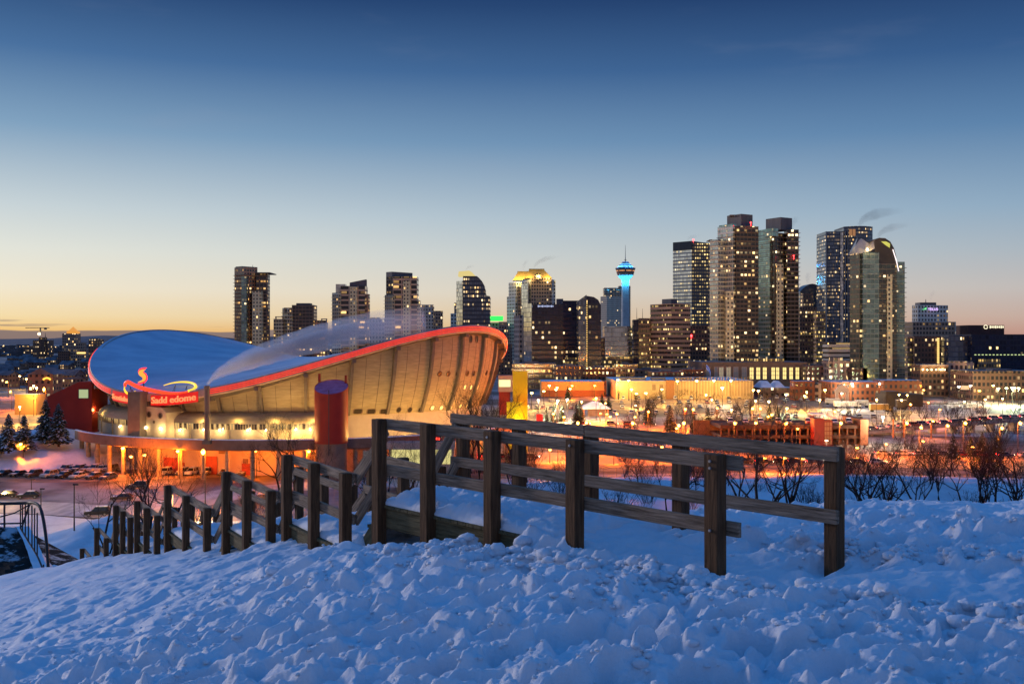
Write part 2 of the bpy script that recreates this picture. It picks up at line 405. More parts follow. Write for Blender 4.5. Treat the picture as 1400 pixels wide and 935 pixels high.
    # loose clods: rounded, slightly squashed balls of snow half sunk in the trodden surface
    bm = bmesh.new(); bmesh.ops.create_icosphere(bm, subdivisions=2, radius=1.0)
    bv = np.array([v.co[:] for v in bm.verts]); bf = np.array([[v.index for v in f.verts] for f in bm.faces]); bm.free()
    bases = []
    for k in range(10):
        q = bv*(1+.30*np.stack([gnoise(bv[:,0]*1.3+k*9.1, bv[:,1]*1.3+bv[:,2]*1.1, 71)], 1)+.24*np.stack([gnoise(bv[:,0]*2.7+k*5.3, bv[:,1]*2.7-bv[:,2]*2.2, 72)], 1)); bases.append(q)
    VV, FF = [], []; nvx = 0
    def put(x, y, r):
        nonlocal nvx
        i = min(max(int(np.searchsorted(rows, y)), 0), nr-1); j = min(max(int(np.searchsorted(cols, x/y)), 0), nc-1)
        if pth[i, j] > .35 and rng.random() < .93: return
        if tr[i, j]+.12 < rng.random(): return
        if und[i, j] > .3: return
        A = rng.normal(size=(3,3)); Qm, _ = np.linalg.qr(A); q = bases[rng.integers(10)] @ Qm.T
        q = q*np.array([r*(.85+.5*rng.random()), r*(.85+.5*rng.random()), r*(.50+.35*rng.random())])
        VV.append(q+np.array([x, y, Z[i, j]+r*(-.12+.34*rng.random())])); FF.append(bf+nvx); nvx += len(bv)
    n_ = 0
    while n_ < 15000:
        y = 2.8+11.5*rng.random()**1.5; x = (rng.random()*1.44-.72)*y
        c_ = float(fbm(np.array([x*.9]), np.array([y*1.3]), 81, 3)[0])
        n_ += 1
        if c_ < rng.normal(.05, .22): continue
        u_ = rng.random(); r = .006+.012*rng.random() if u_ < .86 else (.018+.022*rng.random() if u_ < .985 else .04+.04*rng.random())
        put(x, y, max(r, .0016*y))
    for k in range(3000):
        if rng.random() < .55: s0 = -1.2+5.2*rng.random(); t0 = -.15-abs(rng.normal(0,.38))
        else: s0 = -3.8+4.0*rng.random(); t0 = (.75-.275*s0-.05*s0*s0 if s0 < 0 else .75)+rng.choice([-1,1])*(.85+abs(rng.normal(0,.35)))
        x, y = P1+DIR*s0+NRM*t0
        if y < 2.9: continue
        r = .016+.025*rng.random()+(.05*rng.random() if rng.random() < .22 else 0); put(x, y, r)
    VV = np.concatenate(VV); FF = np.concatenate(FF)
    mc = bpy.data.meshes.new('snow_clods'); mc.vertices.add(len(VV)); mc.vertices.foreach_set('co', VV.astype(np.float32).ravel())
    mc.loops.add(FF.size); mc.loops.foreach_set('vertex_index', FF.ravel().astype(np.int32)); mc.polygons.add(len(FF))
    mc.polygons.foreach_set('loop_start', (np.arange(len(FF))*3).astype(np.int32)); mc.polygons.foreach_set('loop_total', np.full(len(FF), 3, np.int32)); mc.polygons.foreach_set('use_smooth', np.ones(len(FF), bool))
    mc.materials.append(SNOW); mc.update(calc_edges=True); oc = bpy.data.objects.new('snow_clods', mc); COL.objects.link(oc); tag(oc, 'loose lumps of snow kicked up on the trampled hilltop', 'snow', kind='stuff')
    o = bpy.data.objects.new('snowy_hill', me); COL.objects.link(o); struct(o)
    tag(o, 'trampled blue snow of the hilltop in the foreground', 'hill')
make_hill()
def hz(x, y): return float(hill(np.array([x]), np.array([y]))[0])
# ================================================================== timber boardwalk and stairs
WPOST = mat('dark_post_timber', (.055,.026,.012), .8, scale=2.2, bump=.6, stretch=(1.2,14,14), col2=(.17,.083,.038), spec=.2, each=True)
WRAIL = mat('weathered_rail_timber', (.085,.056,.036), .8, scale=2.6, bump=.6, stretch=(.9,16,16), col2=(.40,.285,.20), spec=.2, each=True)
WDECK = mat('green_stained_timber', (.06,.05,.026), .85, scale=2.4, bump=.6, stretch=(.8,12,12), col2=(.21,.17,.09), spec=.2, each=True)
BOLT = mat('galvanised_bolt', (.42,.42,.44), .4, metal=.9)
def plank(name, p0, p1, w, h, m, parent, base, bev=.012, roll=None):
    """board from p0 to p1, w across, h tall; length runs along its own X so that the grain follows it"""
    p0, p1 = Vector(p0), Vector(p1); d = p1-p0; L = d.length; d.normalize()
    if abs(d.z) > .95: side = Vector((NRM[0], NRM[1], 0)) if roll is None else Vector(roll)
    else: side = Vector((0,0,1)).cross(d).normalized()
    upv = d.cross(side).normalized(); side = upv.cross(d)
    bm = bmesh.new(); bmesh.ops.create_cube(bm, size=1.0)
    for v in bm.verts: v.co = Vector((v.co.x*L, v.co.y*w, v.co.z*h))
    bmesh.ops.bevel(bm, geom=bm.edges[:], offset=bev, segments=2, affect='EDGES', profile=.6)
    # slight wear: lift and drop the corners a little
    for v in bm.verts: v.co += Vector((0, rnd.uniform(-.003,.003), rnd.uniform(-.003,.003)))
    me = bpy.data.meshes.new(name); bm.to_mesh(me); bm.free(); me.materials.append(m)
    o = bpy.data.objects.new(name, me); COL.objects.link(o); o.parent = parent
    mid = (p0+p1)/2-Vector(base)
    M = Matrix((d, side, upv)).transposed().to_4x4(); M.translation = mid
    o.matrix_local = M
    return o
def bolt(parent, p, nrm):
    b = MB(); b.tube([Vector(p), Vector(p)+Vector(nrm)*.012], [.014,.011], 8); return b
bw_base = (1.80, 9.07, -2.1)
BWK = thing('timber_boardwalk', 'snow covered timber boardwalk with post and rail sides at the top of the stairs', 'boardwalk', bw_base)
def bw(s, t, z): return Vector((P1[0]+DIR[0]*s+NRM[0]*t, P1[1]+DIR[1]*s+NRM[1]*t, z))
RT = -1.0
for s in (0, 1.79, 3.12, 4.35, 5.42):
    plank('post', bw(s, 0, -2.75), bw(s, 0, RT+.01), .14, .145, WPOST, BWK, bw_base)
for s in (-.256, 1.65, 3.05, 4.37, 5.57):
    plank('post', bw(s, 1.48, -2.75), bw(s, 1.48, RT-.01), .14, .145, WPOST, BWK, bw_base)
for a, b_ in ((-.22, 3.115), (3.125, 5.44)):
    plank('top_rail', bw(a, .095, RT-.065), bw(b_, .095, RT-.065+rnd.uniform(-.006,.006)), .045, .135, WRAIL, BWK, bw_base)
    plank('middle_rail', bw(a+.02, .095, RT-.65), bw(b_, .095, RT-.65), .045, .135, WRAIL, BWK, bw_base)
for a, b_ in ((-.36, 3.045), (3.055, 5.72)):
    plank('top_rail', bw(a, 1.385, RT-.065), bw(b_, 1.385, RT-.065), .045, .135, WRAIL, BWK, bw_base)
    plank('middle_rail', bw(a, 1.385, RT-.66), bw(b_, 1.385, RT-.66), .045, .135, WRAIL, BWK, bw_base)
for s, t, zz_ in ((0,-.073,RT-.05), (0,-.073,RT-.11), (1.79,-.073,RT-.05), (3.12,-.073,RT-.06), (0,-.073,RT-.66)):
    p = bw(s, t, zz_)-Vector(bw_base); bm_ = MB(); bm_.tube([p, p-Vector((NRM[0],NRM[1],0))*.012], [.016,.012], 8); bm_.build('bolt_head', BOLT, BWK)
# deck, side beams and the snow lying on it
plank('side_beam', bw(2.2, .10, -2.27), bw(5.46, .10, -2.27), .07, .26, WDECK, BWK, bw_base)
plank('side_beam', bw(2.2, 1.37, -2.27), bw(5.46, 1.37, -2.27), .07, .26, WDECK, BWK, bw_base)
for k in range(21):
    s = 2.4+k*.147; plank('deck_board', bw(s, .03, -2.115), bw(s, 1.44, -2.115), .138, .036, WDECK, BWK, bw_base, .005)
def snow_sheet(name, f, ns, nt_, zt, seed, parent, base, amp=.06, edge=.10, thick=.09):
    """uneven blanket of snow over a deck: f(u, v) gives the plan point"""
    mb = MB()
    us, vs = np.meshgrid(np.linspace(0,1,ns), np.linspace(0,1,nt_))
    pts = np.array([[f(u, v) for u, v in zip(ru, rv)] for ru, rv in zip(us, vs)])
    X, Y = pts[...,0], pts[...,1]
    e = np.minimum(np.minimum(us, 1-us)*ns/6, np.minimum(vs, 1-vs)*nt_/6); e = np.clip(e, 0, 1)**.5
    H = thick*(.25+.75*e)+amp*fbm(X*2.2, Y*2.2, seed, 3)*e+.05*np.sqrt(np.abs(gnoise(X*6, Y*6, seed+3)))*e+.015*gnoise(X*15, Y*15, seed+8)
    jit = edge*.5*fbm(X*3, Y*3, seed+5, 3)*(1-e)
    Z = zt+np.maximum(H, .015)
    cx, cy = X.mean(), Y.mean(); X2 = X+jit*np.sign(X-cx)*.6; Y2 = Y+jit*np.sign(Y-cy)*.6
    n = ns*nt_
    for a in range(nt_):
        for b in range(ns): mb.v.append((X2[a,b]-base[0], Y2[a,b]-base[1], Z[a,b]-base[2]))
    for a in range(nt_):
        for b in range(ns): mb.v.append((X[a,b]-base[0], Y[a,b]-base[1], zt+.004-base[2]))
    for a in range(nt_-1):
        for b in range(ns-1):
            i = a*ns+b; mb.face((i, i+1, i+ns+1, i+ns))
    ring = [b for b in range(ns)]+[a*ns+ns-1 for a in range(1, nt_)]+[(nt_-1)*ns+b for b in range(ns-2, -1, -1)]+[a*ns for a in range(nt_-2, 0, -1)]
    for a, b in zip(ring, ring[1:]+ring[:1]): mb.face((a, n+a, n+b, b))
    return mb.build(name, SNOW, parent, smooth=True)
snow_sheet('snow_cover', lambda u, v: bw(2.15+3.3*u, .05+1.36*v, 0)[:2], 120, 50, -2.097, 61, BWK, bw_base, amp=.07, thick=.13)
# ---- stairs: flights and landings going down to the left
STR_base = (-2.25, 13.83, -2.9)
STR = thing('timber_stairway', 'long timber stairway of short flights and railed landings descending the snowy hill', 'stairway', STR_base)
SD = np.array([-.502, .865]); SN = np.array([.865, .502])
def sx(Y): return 5.77-.58*Y
lands = [(13.83,16.03,1.775), (16.76,19.2,2.44), (20.45,23.69,3.32), (24.74,27.0,4.20), (27.86,29.9,4.78), (31.4,33.1,6.02), (34.7,36.06,7.28)]
prevn, prevf = bw(5.42, 0, -1.0), bw(5.57, 1.48, -1.0)
WD = 1.42
def mmid(a, b): return (a+b)/2
for k, (ya, yb, h) in enumerate(lands):
    A = Vector((sx(ya), ya, -h)); B = Vector((sx(yb), yb, -h)); C = mmid(A, B)
    off = Vector((SN[0]*WD, SN[1]*WD, 0)); inn = Vector((SN[0], SN[1], 0))
    dz = -h-1.07
    for side in (0, 1):
        o = off*side
        pin = inn*(.095 if side == 0 else -.095)
        for P in ((A, C, B) if k < 5 else (A, B)):
            g = min(hz(P.x+o.x, P.y+o.y), dz)-.45
            plank('post', Vector((P.x, P.y, g))+o, P+o+Vector((0,0,.01)), .14, .14, WPOST, STR, STR_base, roll=(SN[0],SN[1],0))
        d = (B-A).normalized()*.08
        plank('top_rail', A-d+o+pin-Vector((0,0,.065)), B+d+o+pin-Vector((0,0,.065)), .045, .135, WRAIL, STR, STR_base)
        plank('middle_rail', A-d+o+pin-Vector((0,0,.62)), B+d+o+pin-Vector((0,0,.62)), .045, .135, WRAIL, STR, STR_base)
        plank('side_beam', A+o+pin*.9+Vector((0,0,-1.07-.16)), B+o+pin*.9+Vector((0,0,-1.07-.16)), .06, .22, WDECK, STR, STR_base)
        pv = prevn if side == 0 else prevf
        q = pv+(inn*.10 if side == 0 else -inn*.10); r_ = A+o+(inn*.15 if side == 0 else -inn*.15)
        plank('stair_rail', r_-Vector((0,0,.12)), q-Vector((0,0,.14)), .045, .135, WRAIL, STR, STR_base)
        plank('stair_rail', r_-Vector((0,0,.66)), q-Vector((0,0,.68)), .045, .135, WRAIL, STR, STR_base)
        plank('stringer', r_+Vector((0,0,-1.25)), q+Vector((0,0,-1.22)), .06, .24, WDECK, STR, STR_base)
    # deck of the landing
    nb = max(6, int((B-A).length/.15))
    mb = MB()
    L = (B-A).length; ang = math.atan2((B-A).y, (B-A).x)
    for i in range(nb):
        c = A+(B-A)*((i+.5)/nb)+off*.5; mb.box((c.x-STR_base[0], c.y-STR_base[1], dz-.02-STR_base[2]), (L/nb*.94, WD*.98, .04), ang)
    mb.build('landing_deck', WDECK, STR)
    snow_sheet('snow_cover', lambda u, v: ((A+(B-A)*(u*1.0)+off*(.05+.9*v)).x, (A+(B-A)*u+off*(.05+.9*v)).y), 46, 28, dz+.003, 70+k, STR, STR_base, amp=.06, thick=.14)
    # treads of the flight up to the level before
    top = (-1.0 if k == 0 else -lands[k-1][2])-1.07; n = max(2, round((top-dz)/.19)-1)
    pn, pf = prevn, prevf
    for i in range(n):
        f = (i+1)/(n+1); zt = dz+(top-dz)*f
        a = A.lerp(Vector((pn.x, pn.y, A.z)), f); b = (A+off).lerp(Vector((pf.x, pf.y, A.z)), f)
        a.z = b.z = zt
        e = (b-a).normalized(); plank('tread', a+e*.16, b-e*.16, .27, .045, WDECK, STR, STR_base, .006)
        run = Vector((e.y, -e.x, 0))
        snow_sheet('tread_snow', lambda u, v: ((a+(b-a)*(.14+.72*u)+run*(v-.5)*.24).x, (a+(b-a)*(.14+.72*u)+run*(v-.5)*.24).y), 26, 8, zt+.024, 90+k*9+i, STR, STR_base, amp=.03, edge=.05, thick=.085)
    prevn, prevf = B, B+off
# last flight down to the valley side
for i in range(6):
    a = prevn+Vector((SD[0], SD[1], 0))*(.3*(i+1))+Vector((0,0,-1.07-.19*(i+1))); b = a+Vector((SN[0]*WD, SN[1]*WD, 0))
    plank('tread', a, b, .28, .05, WDECK, STR, STR_base, .006)
# ================================================================== valley floor, river bank and roads
def ground_material():
    m, nt, b = newmat('valley_snow'); L = nt.links.new
    tc = nt.nodes.new('ShaderNodeTexCoord')
    def N(sc, det, st=None):
        n = nt.nodes.new('ShaderNodeTexNoise'); n.inputs['Scale'].default_value = sc; n.inputs['Detail'].default_value = det
        v = tc.outputs['Object']
        if st:
            mp = nt.nodes.new('ShaderNodeMapping'); mp.inputs['Scale'].default_value = st; L(v, mp.inputs[0]); v = mp.outputs[0]
        L(v, n.inputs['Vector']); return n.outputs[0]
    a = N(.045, 6, (1,.6,1)); c = N(.4, 5)
    r = nt.nodes.new('ShaderNodeValToRGB'); e = r.color_ramp.elements
    e[0].position = .42; e[0].color = (.07,.055,.045,1); e[1].position = .58; e[1].color = (.40,.385,.40,1)
    L(a, r.inputs[0])
    r2 = nt.nodes.new('ShaderNodeValToRGB'); r2.color_ramp.elements[0].position = .3; r2.color_ramp.elements[0].color = (.62,.62,.64,1); r2.color_ramp.elements[1].color = (1,1,1,1)
    L(c, r2.inputs[0])
    mx = nt.nodes.new('ShaderNodeMix'); mx.data_type = 'RGBA'; mx.blend_type = 'MULTIPLY'; mx.inputs[0].default_value = 1
    L(r.outputs[0], mx.inputs[6]); L(r2.outputs[0], mx.inputs[7]); L(mx.outputs[2], b.inputs['Base Color'])
    b.inputs['Roughness'].default_value = .7
    bp = nt.nodes.new('ShaderNodeBump'); bp.inputs['Strength'].default_value = .5; bp.inputs['Distance'].default_value = .3; L(c, bp.inputs['Height']); L(bp.outputs[0], b.inputs['Normal'])
    return m
g = MB()
ys = [20,60,100,140,180,220,260,320,400,520,700,1000,1600,2600,5000,12000,40000]
for i in range(len(ys)-1):
    for sx_ in range(-6, 6):
        f = lambda y: y*.35+60
        g.quad((sx_*f(ys[i]), ys[i], GZ), ((sx_+1)*f(ys[i]), ys[i], GZ), ((sx_+1)*f(ys[i+1]), ys[i+1], GZ), (sx_*f(ys[i+1]), ys[i+1], GZ))
struct(tag(g.build('valley_ground', ground_material()), 'snow covered flat valley floor between the hill and the city', 'ground'))
SROAD = mat('packed_road_snow', (.34,.32,.31), .6, scale=.5, stretch=(1,.25,1), col2=(.66,.64,.63), bump=.3)
WETROAD = mat('salted_road', (.085,.075,.07), .38, scale=.22, stretch=(1,1,1), col2=(.30,.27,.25), spec=.5)
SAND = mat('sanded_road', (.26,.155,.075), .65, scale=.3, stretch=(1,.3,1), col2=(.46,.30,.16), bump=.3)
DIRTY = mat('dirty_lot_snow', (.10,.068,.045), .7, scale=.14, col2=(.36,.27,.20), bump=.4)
SLOT = mat('lot_snow', (.20,.185,.18), .65, scale=.10, col2=(.62,.60,.60), bump=.4)
BANKM = mat('bank_snow', (.60,.62,.68), .65, scale=.3, col2=(.82,.84,.89), bump=.6)
RIVER = mat('frozen_river_snow', (.62,.66,.72), .5, scale=.08, col2=(.80,.83,.88))
def sheet(name, pts, z, m, label):
    mb = MB(); mb.poly([(x, y, z) for x, y in pts]); return struct(tag(mb.build(name, m), label, name.split('_')[-1]))
def gp(px, py): Y = ydepth(py); return (gx(px, Y), Y)
def ribbon(name, path, w, z, m, label):
    mb = MB(); P = [Vector((*p, 0)) for p in path]; n = len(P); l = []
    ws = w if isinstance(w, (list, tuple)) else [w]*n
    for i in range(n):
        t = (P[min(i+1, n-1)]-P[max(i-1, 0)]).normalized(); s_ = Vector((-t.y, t.x, 0))*ws[i]/2
        l.append((P[i]+s_, P[i]-s_))
    for i in range(n-1):
        a, b = l[i]; c, d = l[i+1]; zz0 = z if not callable(z) else z(i); zz1 = z if not callable(z) else z(i+1)
        mb.quad((b.x,b.y,zz0), (d.x,d.y,zz1), (c.x,c.y,zz1), (a.x,a.y,zz0))
    return struct(tag(mb.build(name, m), label, 'road'))
# curved snowy road below the arena on the left, the lot beyond it
ribbon('river_road', [gp(-250,700), gp(-60,690), gp(60,694), gp(150,700), gp(240,690), gp(330,672), gp(420,664), gp(520,660), gp(640,662), gp(820,655)], 13, GZ+.02, SROAD, 'snow packed road curving below the round arena')
sheet('arena_lot', [gp(-220,652), gp(60,660), gp(300,652), gp(520,646), gp(700,640), gp(700,600), gp(120,612), gp(-140,622)], GZ+.012, DIRTY, 'snowy parking lot round the foot of the arena')
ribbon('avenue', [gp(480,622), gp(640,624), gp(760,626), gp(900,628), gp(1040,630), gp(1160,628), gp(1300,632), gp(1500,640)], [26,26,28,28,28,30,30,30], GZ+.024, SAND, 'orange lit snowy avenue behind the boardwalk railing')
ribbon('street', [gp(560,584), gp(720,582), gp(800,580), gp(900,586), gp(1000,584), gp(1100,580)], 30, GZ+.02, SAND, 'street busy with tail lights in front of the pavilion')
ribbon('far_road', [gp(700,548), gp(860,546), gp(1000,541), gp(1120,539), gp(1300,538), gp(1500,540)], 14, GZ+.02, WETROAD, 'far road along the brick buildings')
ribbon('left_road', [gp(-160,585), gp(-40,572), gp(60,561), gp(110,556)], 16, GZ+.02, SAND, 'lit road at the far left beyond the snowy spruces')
BRUSH = mat('brush_ground', (.035,.026,.02), .9, scale=.22, col2=(.20,.17,.16), bump=.6)
sheet('brush_ground', [gp(430,650), gp(700,650), gp(1000,646), gp(1300,650), gp(1560,655), gp(1560,604), gp(1200,606), gp(1000,612), gp(700,606), gp(430,612)], GZ+.008, BRUSH, 'dark brushy ground along both sides of the avenue')
sheet('left_snowfield', [gp(-300,800), gp(330,800), gp(330,712), gp(150,712), gp(60,704), gp(-60,700), gp(-300,706)], GZ+.006, BANKM, 'snowy ground between the curving road and the foot of the hill at the left')
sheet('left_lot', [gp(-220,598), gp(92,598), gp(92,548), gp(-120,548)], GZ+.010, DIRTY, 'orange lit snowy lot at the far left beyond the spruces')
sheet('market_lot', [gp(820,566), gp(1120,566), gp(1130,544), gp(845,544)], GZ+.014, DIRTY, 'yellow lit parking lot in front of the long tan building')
sheet('show_lot', [gp(1185,594), gp(1480,600), gp(1480,553), gp(1140,553)], GZ+.014, SLOT, 'snowy open lot on the right')
sheet('frozen_river', [gp(640,690), gp(800,676), gp(1000,668), gp(1250,668), gp(1500,676), gp(1560,720), gp(1200,720), gp(800,724), gp(600,716)], GZ+.03, RIVER, 'snow covered frozen river under the hill')
# low rounded bank between road and stairs foot on the left
def mound(name, cx, cy, rx, ry, h, seed, m, label):
    n = 40; mb = MB()
    for a in range(n+1):
        for b in range(n+1):
            x, y = (a/n*2-1), (b/n*2-1); r = math.hypot(x, y)
            z = h*max(0, 1-r*r)**1.3*(1+.25*float(fbm(np.array([x*2.]), np.array([y*2.]), seed, 3)[0]))
            mb.v.append((cx+x*rx, cy+y*ry, GZ-.3+z))
    for a in range(n):
        for b in range(n):
            i = a*(n+1)+b; mb.face((i, i+n+1, i+n+2, i+1))
    return struct(tag(mb.build(name, m, smooth=True), label, 'ground'))
mound('snow_bank', gx(170,158), 158, 20, 17, 4.5, 3, BANKM, 'snowy bank beside the foot of the stairs')
mound('snow_bank', gx(40,272), 274, 46, 26, 8.0, 5, BANKM, 'smooth snowy rise below the spruces')
mound('river_bank', gx(1230,215), 222, 75, 16, 3.0, 8, BANKM, 'snowy river bank under the bare trees')
mound('river_bank', gx(900,215), 226, 45, 14, 2.2, 9, BANKM, 'snowy river bank behind the boardwalk')
# distant rolling hills
hm = MB(); n = 90
for k in range(n+1):
    a = -40+80*k/n; D = 13000; x = D*math.tan(R(a)); h = 62+50*float(fbm(np.array([a*.16]), np.array([.5]), 5, 4)[0])+(30 if a < 0 else 0)
    hm.v += [(x, D, GZ-5), (x, D+1500, GZ+max(25, h)), (x, D+6000, GZ)]
for k in range(n):
    i = k*3; hm.face((i, i+3, i+4, i+1)); hm.face((i+1, i+4, i+5, i+2))
struct(tag(hm.build('hills', mat('far_hill', (.10,.105,.13), .9, scale=.003), smooth=True), 'low dark hills on the horizon', 'hills'))

# ================================================================== the round arena with a saddle roof
AX, AY = -60.3, 300.0; RR = 58.7
def zr(ph): return -4.7+8.6*math.cos(2*(ph+.508))-.55*math.sin(ph)
def rw(z): return 56.6-.0118*(z-2.0)**2 if z < 2 else 56.6
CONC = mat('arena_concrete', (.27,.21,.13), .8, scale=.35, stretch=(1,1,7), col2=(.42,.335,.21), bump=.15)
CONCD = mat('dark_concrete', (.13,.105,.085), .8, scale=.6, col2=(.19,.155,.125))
WHITEW = mat('pale_wall', (.40,.31,.27), .8, scale=.25, col2=(.48,.38,.33))
PARA = mat('parapet_concrete', (.17,.105,.078), .85, scale=.4, col2=(.25,.165,.125))
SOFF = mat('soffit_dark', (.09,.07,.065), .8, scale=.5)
NEONR = emis('red_neon', (1.0,.032,.010), 1.25, 'FRONT')
NEONY = emis('yellow_neon', (1.0,.60,.03), 1.5, 'NONE')
NEONO = emis('orange_neon', (1.0,.055,.012), 1.6, 'NONE')
ARB = (AX, AY, GZ)
ARENA = thing('domed_arena', 'round concrete arena with saddle shaped snowy roof and red neon rim', 'arena', ARB)
def ap(ph, r, z): return (r*math.cos(ph), r*math.sin(ph), z-GZ)
def az_of(px, r=RR, near=True):
    best = None
    for k in range(3600):
        ph = R(-180+k*.05) if near else R(k*.1)
        X, Y = AX+r*math.cos(ph), AY+r*math.sin(ph); e = abs(700+1400*X/Y-px)
        if best is None or e < best[0]: best = (e, ph)
    return best[1]
# roof: hyperbolic paraboloid on a circle
mb = MB(); nr, na = 26, 160
for i in range(nr+1):
    r = (RR-.2)*i/nr
    for k in range(na):
        ph = 2*math.pi*k/na; q = (i/nr)**2
        z = -4.7+8.6*q*math.cos(2*(ph+.508))-.55*(i/nr)*math.sin(ph)+.35
        z += .10*float(fbm(np.array([r*math.cos(ph)*.09]), np.array([r*math.sin(ph)*.09]), 12, 3)[0])*(1-(i/nr)**8)
        mb.v.append(ap(ph, max(r, .01), z))
for i in range(nr):
    for k in range(na):
        a, b = i*na+k, i*na+(k+1) % na; mb.face((a+na, b+na, b, a))
ROOFM = mat('roof_snow', (.36,.43,.56), .6, scale=.045, stretch=(1,2.2,1), col2=(.62,.68,.78), bump=.5)
mb.build('roof', ROOFM, ARENA, smooth=True)
def ringband(name, prof, a0, a1, n, m, parent=None, smooth=True, close=False):
    """prof(ph) -> list of (r, z) carried round from a0 to a1"""
    mb = MB(); k0 = None
    for k in range(n+1):
        ph = a0+(a1-a0)*k/n; pr = prof(ph); k0 = len(pr)
        for r, z in pr: mb.v.append(ap(ph, r, z))
    for k in range(n):
        for j in range(k0-1):
            i = k*k0+j; mb.face((i, i+k0, i+k0+1, i+1))
        if close:
            i = k*k0+k0-1; j0 = k*k0; mb.face((i, i+k0, j0+k0, j0))
    if close:
        mb.face(tuple(range(k0-1, -1, -1))); mb.face(tuple(n*k0+j for j in range(k0)))
    return mb.build(name, m, parent or ARENA, smooth=smooth)
FASC = mat('rim_fascia', (.42,.32,.28), .5, scale=.6)
ringband('rim_beam', lambda p: [(RR-1.4, zr(p)+.25), (RR-.15, zr(p)+.28), (RR, zr(p)+.05), (RR, zr(p)-1.5), (RR-.5, zr(p)-1.75)], 0, 2*math.pi, 200, FASC, smooth=False)
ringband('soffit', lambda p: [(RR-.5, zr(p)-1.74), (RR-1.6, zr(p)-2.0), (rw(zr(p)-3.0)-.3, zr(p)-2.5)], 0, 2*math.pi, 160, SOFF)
def tubering(name, a0, a1, dz, dr, rad, m, n=150):
    mb = MB(); mb.tube([ap(a0+(a1-a0)*k/n, RR+dr, zr(a0+(a1-a0)*k/n)+dz) for k in range(n+1)], rad, 6); return mb.build(name, m, ARENA, smooth=True)
aS0, aS1 = az_of(152), az_of(287)
for dz in (-.12, -.58, -1.05):
    tubering('neon_tube', aS1, R(28), dz, .22, .10, NEONR)
    tubering('neon_tube', R(-174), aS0, dz, .22, .10, NEONR, 40)
ZB = -18.0
def wallprof(p):
    zt = zr(p)-2.3; return [(rw(zt+(ZB-zt)*j/9), zt+(ZB-zt)*j/9) for j in range(10)]
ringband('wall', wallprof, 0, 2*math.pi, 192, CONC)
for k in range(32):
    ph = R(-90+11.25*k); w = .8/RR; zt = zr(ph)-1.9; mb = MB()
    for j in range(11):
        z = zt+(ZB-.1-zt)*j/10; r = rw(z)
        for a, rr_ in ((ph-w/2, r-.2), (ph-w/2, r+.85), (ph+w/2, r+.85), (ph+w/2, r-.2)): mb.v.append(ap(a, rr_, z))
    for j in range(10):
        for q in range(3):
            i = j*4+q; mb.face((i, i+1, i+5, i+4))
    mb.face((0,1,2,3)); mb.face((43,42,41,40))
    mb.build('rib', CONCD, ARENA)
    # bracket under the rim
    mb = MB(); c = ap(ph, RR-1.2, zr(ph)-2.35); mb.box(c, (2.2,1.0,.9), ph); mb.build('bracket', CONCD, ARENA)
# thin vertical joints of the panels
mb = MB()
for k in range(-8, 12):
    for f in (.333, .667):
        ph = R(-90+11.25*(k+f)); pts = []
        zt = zr(ph)-2.8
        for j in range(8):
            z = zt+(ZB-zt)*j/7; pts.append(ap(ph, rw(z)+.01, z))
        mb.tube(pts, .05, 4, cap=False)
mb.build('panel_joints', mat('joint', (.15,.11,.08), .9), ARENA)
def wallpt(px, py, rf=rw):
    best = None
    for k in range(0, 3400, 2):
        ph = R(-170+k*.05)
        z = -10.0
        for _ in range(4):
            r = rf(z); X, Y = AX+r*math.cos(ph), AY+r*math.sin(ph); z = (467.5-py)/1400*Y
        e = abs(700+1400*X/Y-px)
        if best is None or e < best[0]: best = (e, ph, z)
    return best[1], best[2]
HOLE = mat('porthole_glass', (.035,.028,.025), .2, spec=.6); HOLER = mat('porthole_frame', (.17,.10,.075), .6)
LITW = emis('lit_window', (1.0,.66,.20), 1.9)
def window_at(px, py, w, h, rnd_=.5, lit=False, rf=rw, name='window'):
    ph, z = wallpt(px, py, rf); r = rf(z)
    fr, pn = MB(), MB(); n = 20
    def ringpts(sc, off):
        out = []
        for k in range(n):
            t = 2*math.pi*k/n; c, s_ = math.cos(t), math.sin(t); e = 1.0 if rnd_ >= .5 else .45
            u = math.copysign(abs(c)**e, c)*w/2*sc; v = math.copysign(abs(s_)**e, s_)*h/2*sc
            rr_ = rf(z+v)+off; out.append(ap(ph+u/rr_, rr_, z+v))
        return out
    a, b, c, d = ringpts(1.0, .02), ringpts(1.0, .16), ringpts(.82, .16), ringpts(.82, .03)
    for P_, Q_ in ((a, b), (b, c), (c, d)):
        for k in range(n): fr.quad(P_[k], P_[(k+1) % n], Q_[(k+1) % n], Q_[k])
    o = fr.build(name, HOLER, ARENA)
    pn.poly(ringpts(.82, .05)); pn.build('pane', LITW if lit else HOLE, o)
for px in (643.5, 651.6, 660): window_at(px, 463.5, 1.55, 2.3)
for px in (600.9, 613, 625.3): window_at(px, 511, 1.5, 1.5)
for px in (638.8, 647.4, 656): window_at(px, 510.5, 1.6, 1.6)
for px in (664.8, 670, 675.7): window_at(px, 509.5, 1.5, 1.5)
for px in (635.2, 643.8, 652.5): window_at(px, 529.5, 1.45, 1.5, .2, True)
for px in (489.3, 507.3, 525): window_at(px, 562.3, 2.5, 1.35, .2)
for px in (545, 560, 574.5): window_at(px, 560.2, 1.5, 1.5)
for px in (591, 603, 615.5): window_at(px, 557.5, 1.6, 1.2, .2, True)
for px in (629, 638): window_at(px, 555, 1.5, 1.1, .2, True)
